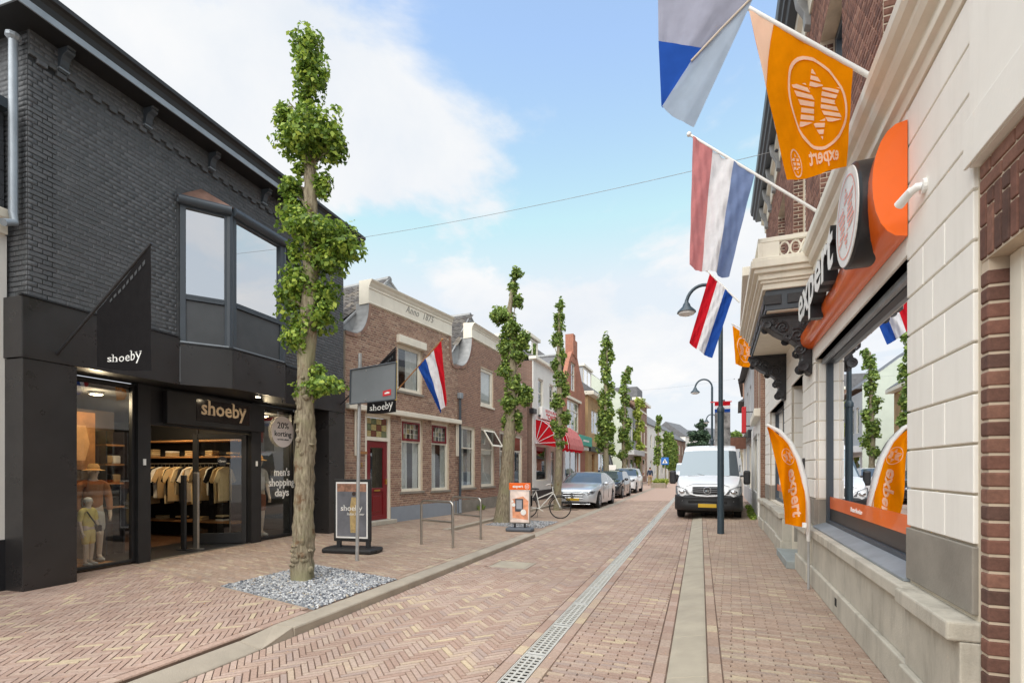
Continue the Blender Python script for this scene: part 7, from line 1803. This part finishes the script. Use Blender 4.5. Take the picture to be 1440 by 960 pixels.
for s in (1, -1):
    vs = [(-.03, s*.50, .80), (.055, s*.86, .755), (.23, s*.955, .80), (.33, s*.965, 1.04), (.09, s*.88, 1.05), (-.02, s*.58, .93)]
    bk = [(v[0]+.15, v[1]*.92, v[2]) for v in vs]; hl = MB(); hl.add(vs+bk, [(0, 1, 2, 3, 4, 5), (11, 10, 9, 8, 7, 6)]+[(i, (i+1) % 6, 6+(i+1) % 6, 6+i) for i in range(6)])
    h_ = hl.build('headlight', m_lampglass, vn, bevel=.015); MB().ball((.0, s*.74, .87), (.03, .09, .06), 12, 8).build('lens', m_chrome, h_, smooth=True)
    mm = MB().box(1.0, 1.12, min(s*1.02, s*1.22), max(s*1.02, s*1.22), 1.08, 1.52).build('wing_mirror', m_plastic, vn, bevel=.05); MB().tube([(1.1, s*.93, 1.34), (1.08, s*1.08, 1.36)], .035, 6).build('stalk', m_plastic, mm)
    MB().flat([(.88, s*.28), (.88, s*.62), (.80, s*.62), (.80, s*.28)], 1.345, 1.352).build('air_slot', m_plastic, vn)
bp = MB(); rows_ = []
for (x, y) in ((.55, -.985), (.22, -.96), (.06, -.88), (-.06, -.6), (-.09, 0), (-.06, .6), (.06, .88), (.22, .96), (.55, .985)): rows_.append((x, y))
vsb = []
for z, k in ((.30, .06), (.36, .0), (.50, -.02), (.58, .02), (.70, .0), (.755, .05)): vsb += [(x+k, y*(1-.02*abs(k)), z) for x, y in rows_]
nB = len(rows_); bp.add(vsb, [(r*nB+i, r*nB+i+1, (r+1)*nB+i+1, (r+1)*nB+i) for r in range(5) for i in range(nB-1)]); bo = bp.build('bumper', m_plastic, vn, smooth=True, recalc=False, solid=.03)
MB().box(-.10, -.05, -.55, .55, .52, .60).build('intake', m_drain, bo, bevel=.01)
MB().box(-.125, -.108, -.26, .26, .40, .51).build('number_plate', m_plate, vn, bevel=.004)
for y_ in (-.45, .12): MB().tube([(.84, y_, 1.355), (.98, y_+.42, 1.46)], .010, 6).build('wiper', m_plastic, vn)
MB().lathe([(.03, 0), (.03, .025)], (1.95, 0, 2.36), 12).build('aerial_base', m_plastic, vn); MB().tube([(1.95, 0, 2.38), (2.05, 0, 2.58)], .006, 5).build('aerial', m_plastic, vn)
gaps(vn, (1.1, 2.1), .975, .5, 1.25); MB().tube([(.03, -.62, 1.03), (.12, -.4, 1.105), (.12, .4, 1.105), (.03, .62, 1.03)], .006, 5).build('bonnet_gap', m_plastic, vn); put(vn, .20, 16.75, R(90)-.055)
# --- far white van
spf = dict(spv); fv = vehicle('far_van', 'small white van far down the street past the road sign', 'van', (0, 0, 0), 0, spf, m_whitecar); fv.location = (-2.0, 66, 0); fv.rotation_euler = (0, 0, R(90))
MB().box(-.10, .1, -.9, .9, .32, .72).build('bumper', m_plastic, fv, bevel=.05); MB().box(-.05, .1, -.42, .42, .8, 1.0).build('grille', m_plastic, fv)
for s in (1, -1): MB().box(.02, .2, s*.72-.16, s*.72+.16, .8, 1.0).build('headlight', m_lampglass, fv, bevel=.03)

# ================================================================== PEOPLE AND MANNEQUINS
def skin(name, joints, edges_, mat, parent, sub=2, root=0):
    me = bpy.data.meshes.new(name); me.from_pydata([j[0] for j in joints], edges_, []); me.materials.append(mat)
    o = bpy.data.objects.new(name, me); COL.objects.link(o); o.parent = parent
    md = o.modifiers.new('skin', 'SKIN'); me.update()
    if not me.skin_vertices:
        bm = bmesh.new(); bm.from_mesh(me); bm.verts.layers.skin.verify(); bm.to_mesh(me); bm.free()
    for i, j in enumerate(joints):
        r = j[1] if isinstance(j[1], tuple) else (j[1], j[1]); me.skin_vertices[0].data[i].radius = r; me.skin_vertices[0].data[i].use_root = (i == root)
    md.use_smooth_shade = True; sb = o.modifiers.new('sub', 'SUBSURF'); sb.levels = sub; sb.render_levels = sub
    ORG[o] = ORG.get(parent, Vector((0, 0, 0))); return o
def figure(name, label, cat, loc, rot, h, cols, stride=.12, arms=.10, hat=None, group=None, top_long=.0, shorts=True, bag=False):
    """standing figure: one continuous body with clothes, hair and shoes on it; local +y = the way it faces"""
    o = thing(name, label, cat, loc, group, rotz=rot); ORG[o] = Vector((0, 0, 0)); k = h/1.75
    V = lambda x, y, z: (x*k, y*k, z*k)
    J = [(V(0, 0, .95), (.135*k, .10*k)), (V(0, .0, 1.12), (.125*k, .09*k)), (V(0, -.01, 1.32), (.155*k, .10*k)), (V(0, -.01, 1.44), (.10*k, .08*k)), (V(0, .0, 1.51), .052*k), (V(0, .015, 1.58), (.068*k, .08*k)), (V(0, .02, 1.66), (.074*k, .092*k)), (V(0, .015, 1.73), (.05*k, .06*k))]
    E = [(i, i+1) for i in range(7)]
    for s in (1, -1):
        y = stride*s; b = len(J)
        J += [(V(.09*s, .0, .88), .085*k), (V(.10*s, y*.45+.02, .50), .058*k), (V(.10*s, y*.4 if s > 0 else y, .10), .038*k), (V(.10*s, (y*.4 if s > 0 else y)+.14, .035), (.036*k, .03*k))]; E += [(0, b), (b, b+1), (b+1, b+2), (b+2, b+3)]
        b = len(J); J += [(V(.185*s, -.01, 1.40), .052*k), (V(.235*s, -arms*s*.5, 1.13), .040*k), (V(.225*s, .06-arms*s, .90), .030*k), (V(.22*s, .085-arms*s, .82), (.022*k, .036*k))]; E += [(3, b), (b, b+1), (b+1, b+2), (b+2, b+3)]
        hb = b+3
        for q in range(4): 
            c = len(J); J += [(V(.22*s+.0*s, .070-arms*s+.018*q-.02, .775), .0095*k), (V(.218*s, .075-arms*s+.018*q-.02, .735-.004*abs(q-1.5)), .0085*k)]; E += [(hb, c), (c, c+1)]
        c = len(J); J += [(V(.205*s, .125-arms*s, .80), .010*k), (V(.198*s, .135-arms*s, .768), .009*k)]; E += [(hb, c), (c, c+1)]
    body = skin('body', J, E, cols['skin'], o)
    # face
    f_ = MB(); f_.ball(V(0, .118, 1.635), (.013*k, .02*k, .026*k), 8, 6)
    for s in (1, -1): f_.ball(V(.076*s, .015, 1.64), (.012*k, .02*k, .03*k), 8, 6)
    f_.build('nose_and_ears', cols['skin'], o, smooth=True)
    e_ = MB()
    for s in (1, -1): e_.ball(V(.032*s, .102, 1.665), (.011*k, .008*k, .007*k), 8, 6)
    e_.ball(V(0, .106, 1.592), (.026*k, .006*k, .006*k), 8, 4); e_.build('eyes_and_mouth', cols.get('eye', m_blacksgn), o, smooth=True)
    hr = MB(); hr.ball(V(0, -.005, 1.68), (.088*k, .105*k, .085*k), 14, 9); hr.build('hair', cols['hair'], o, smooth=True)
    # clothes
    tz = 1.0-top_long
    T = [(V(0, .0, tz-.06), (.165*k, .125*k)), (V(0, 0, 1.12), (.152*k, .118*k)), (V(0, -.01, 1.32), (.178*k, .125*k)), (V(0, -.01, 1.45), (.11*k, .095*k))]; TE = [(0, 1), (1, 2), (2, 3)]
    for s in (1, -1):
        b = len(T); T += [(V(.19*s, -.01, 1.405), .070*k), (V(.235*s, -arms*s*.5, 1.14), .060*k)]; TE += [(3, b), (b, b+1)]
        if cols.get('long'): T += [(V(.227*s, .055-arms*s, .92), .046*k)]; TE += [(b+1, b+2)]
    skin('top', T, TE, cols['top'], o)
    Lg = [(V(0, 0, .97), (.155*k, .118*k)), (V(0, 0, .90), (.15*k, .115*k))]; LE = [(0, 1)]
    for s in (1, -1):
        y = stride*s; b = len(Lg); Lg += [(V(.09*s, 0, .82), .100*k), (V(.10*s, y*.42+.02, .53), .082*k)]; LE += [(1, b), (b, b+1)]
        if not shorts: Lg += [(V(.10*s, y*.4 if s > 0 else y, .10), .060*k)]; LE += [(b+1, b+2)]
    skin('shorts' if shorts else 'trousers', Lg, LE, cols['legs'], o)
    for s in (1, -1):
        y = stride*s*.4 if s > 0 else stride*s; MB().ball(V(.10*s, y+.07, .04), (.05*k, .135*k, .045*k), 12, 7).build('shoe', cols['shoe'], o, smooth=True)
    if hat: MB().lathe([(.0, .10*k), (.06*k, .10*k), (.092*k, .05*k), (.096*k, .0), (.17*k, -.02*k), (.17*k, -.028*k), (.09*k, -.01*k)], V(0, .01, 1.69), 20).build('hat', hat, o, smooth=True)
    if bag: MB().tube([V(.16, .12, 1.40), V(.0, .15, 1.15), V(-.19, .10, .95)], .016*k, 6).build('strap', m_blacksgn, o); MB().box(-.30*k, -.18*k, -.02, .12*k, .85*k, 1.02*k).build('bag', m_blacksgn, o, bevel=.015)
    return o
mc = lambda n, c: MATS.get(n) or M(n, c, .8, var=.1, scale=12)
m_mann = mc('mannequin_pale', S(222, 200, 178))
wn = Vector(SH.w(1.05, -1.05, WZ+.03)); MB(SH).box(.58, 1.70, -2.1, -.66, WZ-.01, WZ+.03).build('display_floor', m_wood, shop)
figure('mannequin', 'child mannequin in pale yellow shirt and shorts in the display window', 'mannequin', SH.w(1.32, -.90, WZ+.03), R(-90)+.3, 1.02, dict(skin=m_mann, hair=mc('hair_white', S(226, 222, 214)), top=mc('cloth_yellow', S(238, 218, 130)), legs=mc('cloth_pale', S(234, 210, 136)), shoe=mc('shoe_grey', S(190, 190, 186)), eye=m_mann), .02, .02, bag=True)
figure('mannequin', 'taller mannequin with cap and brown top behind the child mannequin', 'mannequin', SH.w(1.56, -1.15, WZ+.03), R(-90)-.2, 1.50, dict(skin=m_mann, hair=mc('hair_white', S(226, 222, 214)), top=mc('cloth_brown', S(178, 122, 82)), legs=mc('cloth_white', S(218, 214, 204)), shoe=mc('shoe_grey', S(190, 190, 186)), eye=m_mann, long=True), .03, .03, hat=mc('cap_tan', S(196, 152, 92)))
figure('mannequin', 'mannequin with straw hat behind the lettered shop window', 'mannequin', SH.w(4.78, -1.0, WZ+.03), R(-90), 1.72, dict(skin=m_mann, hair=mc('hair_brown', S(90, 66, 48)), top=mc('cloth_stripe', S(206, 200, 190)), legs=mc('cloth_rust', S(150, 96, 70)), shoe=mc('shoe_grey', S(190, 190, 186)), eye=m_mann), .02, .02, hat=mc('straw', S(206, 160, 92)))
figure('person', 'person in a dark blue jacket and khaki trousers walking away', 'person', (-4.55, 50.8, WZ*0), R(4), 1.78, dict(skin=m_skin, hair=mc('hair_dark', S(52, 42, 36)), top=mc('jacket_navy', S(44, 58, 82)), legs=mc('khaki', S(150, 130, 96)), shoe=mc('shoe_dark', S(46, 42, 40)), long=True), .16, .08, shorts=False)
# window display: large portrait-toned poster, shelf with goods
ps = thing('window_poster', 'tall warm toned fashion poster at the back of the display window', 'poster', SH.w(1.8, -1.79, 1.5))
MB(SH).box(1.55, 2.02, -1.799, -1.785, 1.55, 2.50).build('panel', M('poster_warm', S(176, 124, 76), .5, var=.45, scale=3.2), ps)
MB(SH).prism([(1.66, 1.70), (1.86, 1.70), (1.93, 1.98), (1.87, 2.28), (1.68, 2.28), (1.62, 1.98)], -1.784, -1.778).build('figure_print', M('poster_tone', S(214, 164, 112), .5, var=.2, scale=6), ps)
cs = thing('display_shelf', 'dark shelf stacked with folded clothes behind the mannequins', 'shelf', SH.w(2.2, -1.7, WZ))
for zz in (.9, 1.3, 1.62, 1.95): MB(SH).box(2.03, 2.34, -1.799, -1.55, zz, zz+.03).build('board', m_wood, cs)
for s_ in (2.03, 2.32): MB(SH).box(s_, s_+.02, -1.799, -1.55, WZ+.03, 2.2).build('side', m_iron, cs)
for i, zz in enumerate((.93, 1.33, 1.65)):
    for j in range(2): MB(SH).box(2.06+j*.13, 2.17+j*.13, -1.78, -1.58, zz, zz+.14).build('clothes', GM[['cream', 'black', 'sand', 'white'][(i+j) % 4]], cs, bevel=.02)
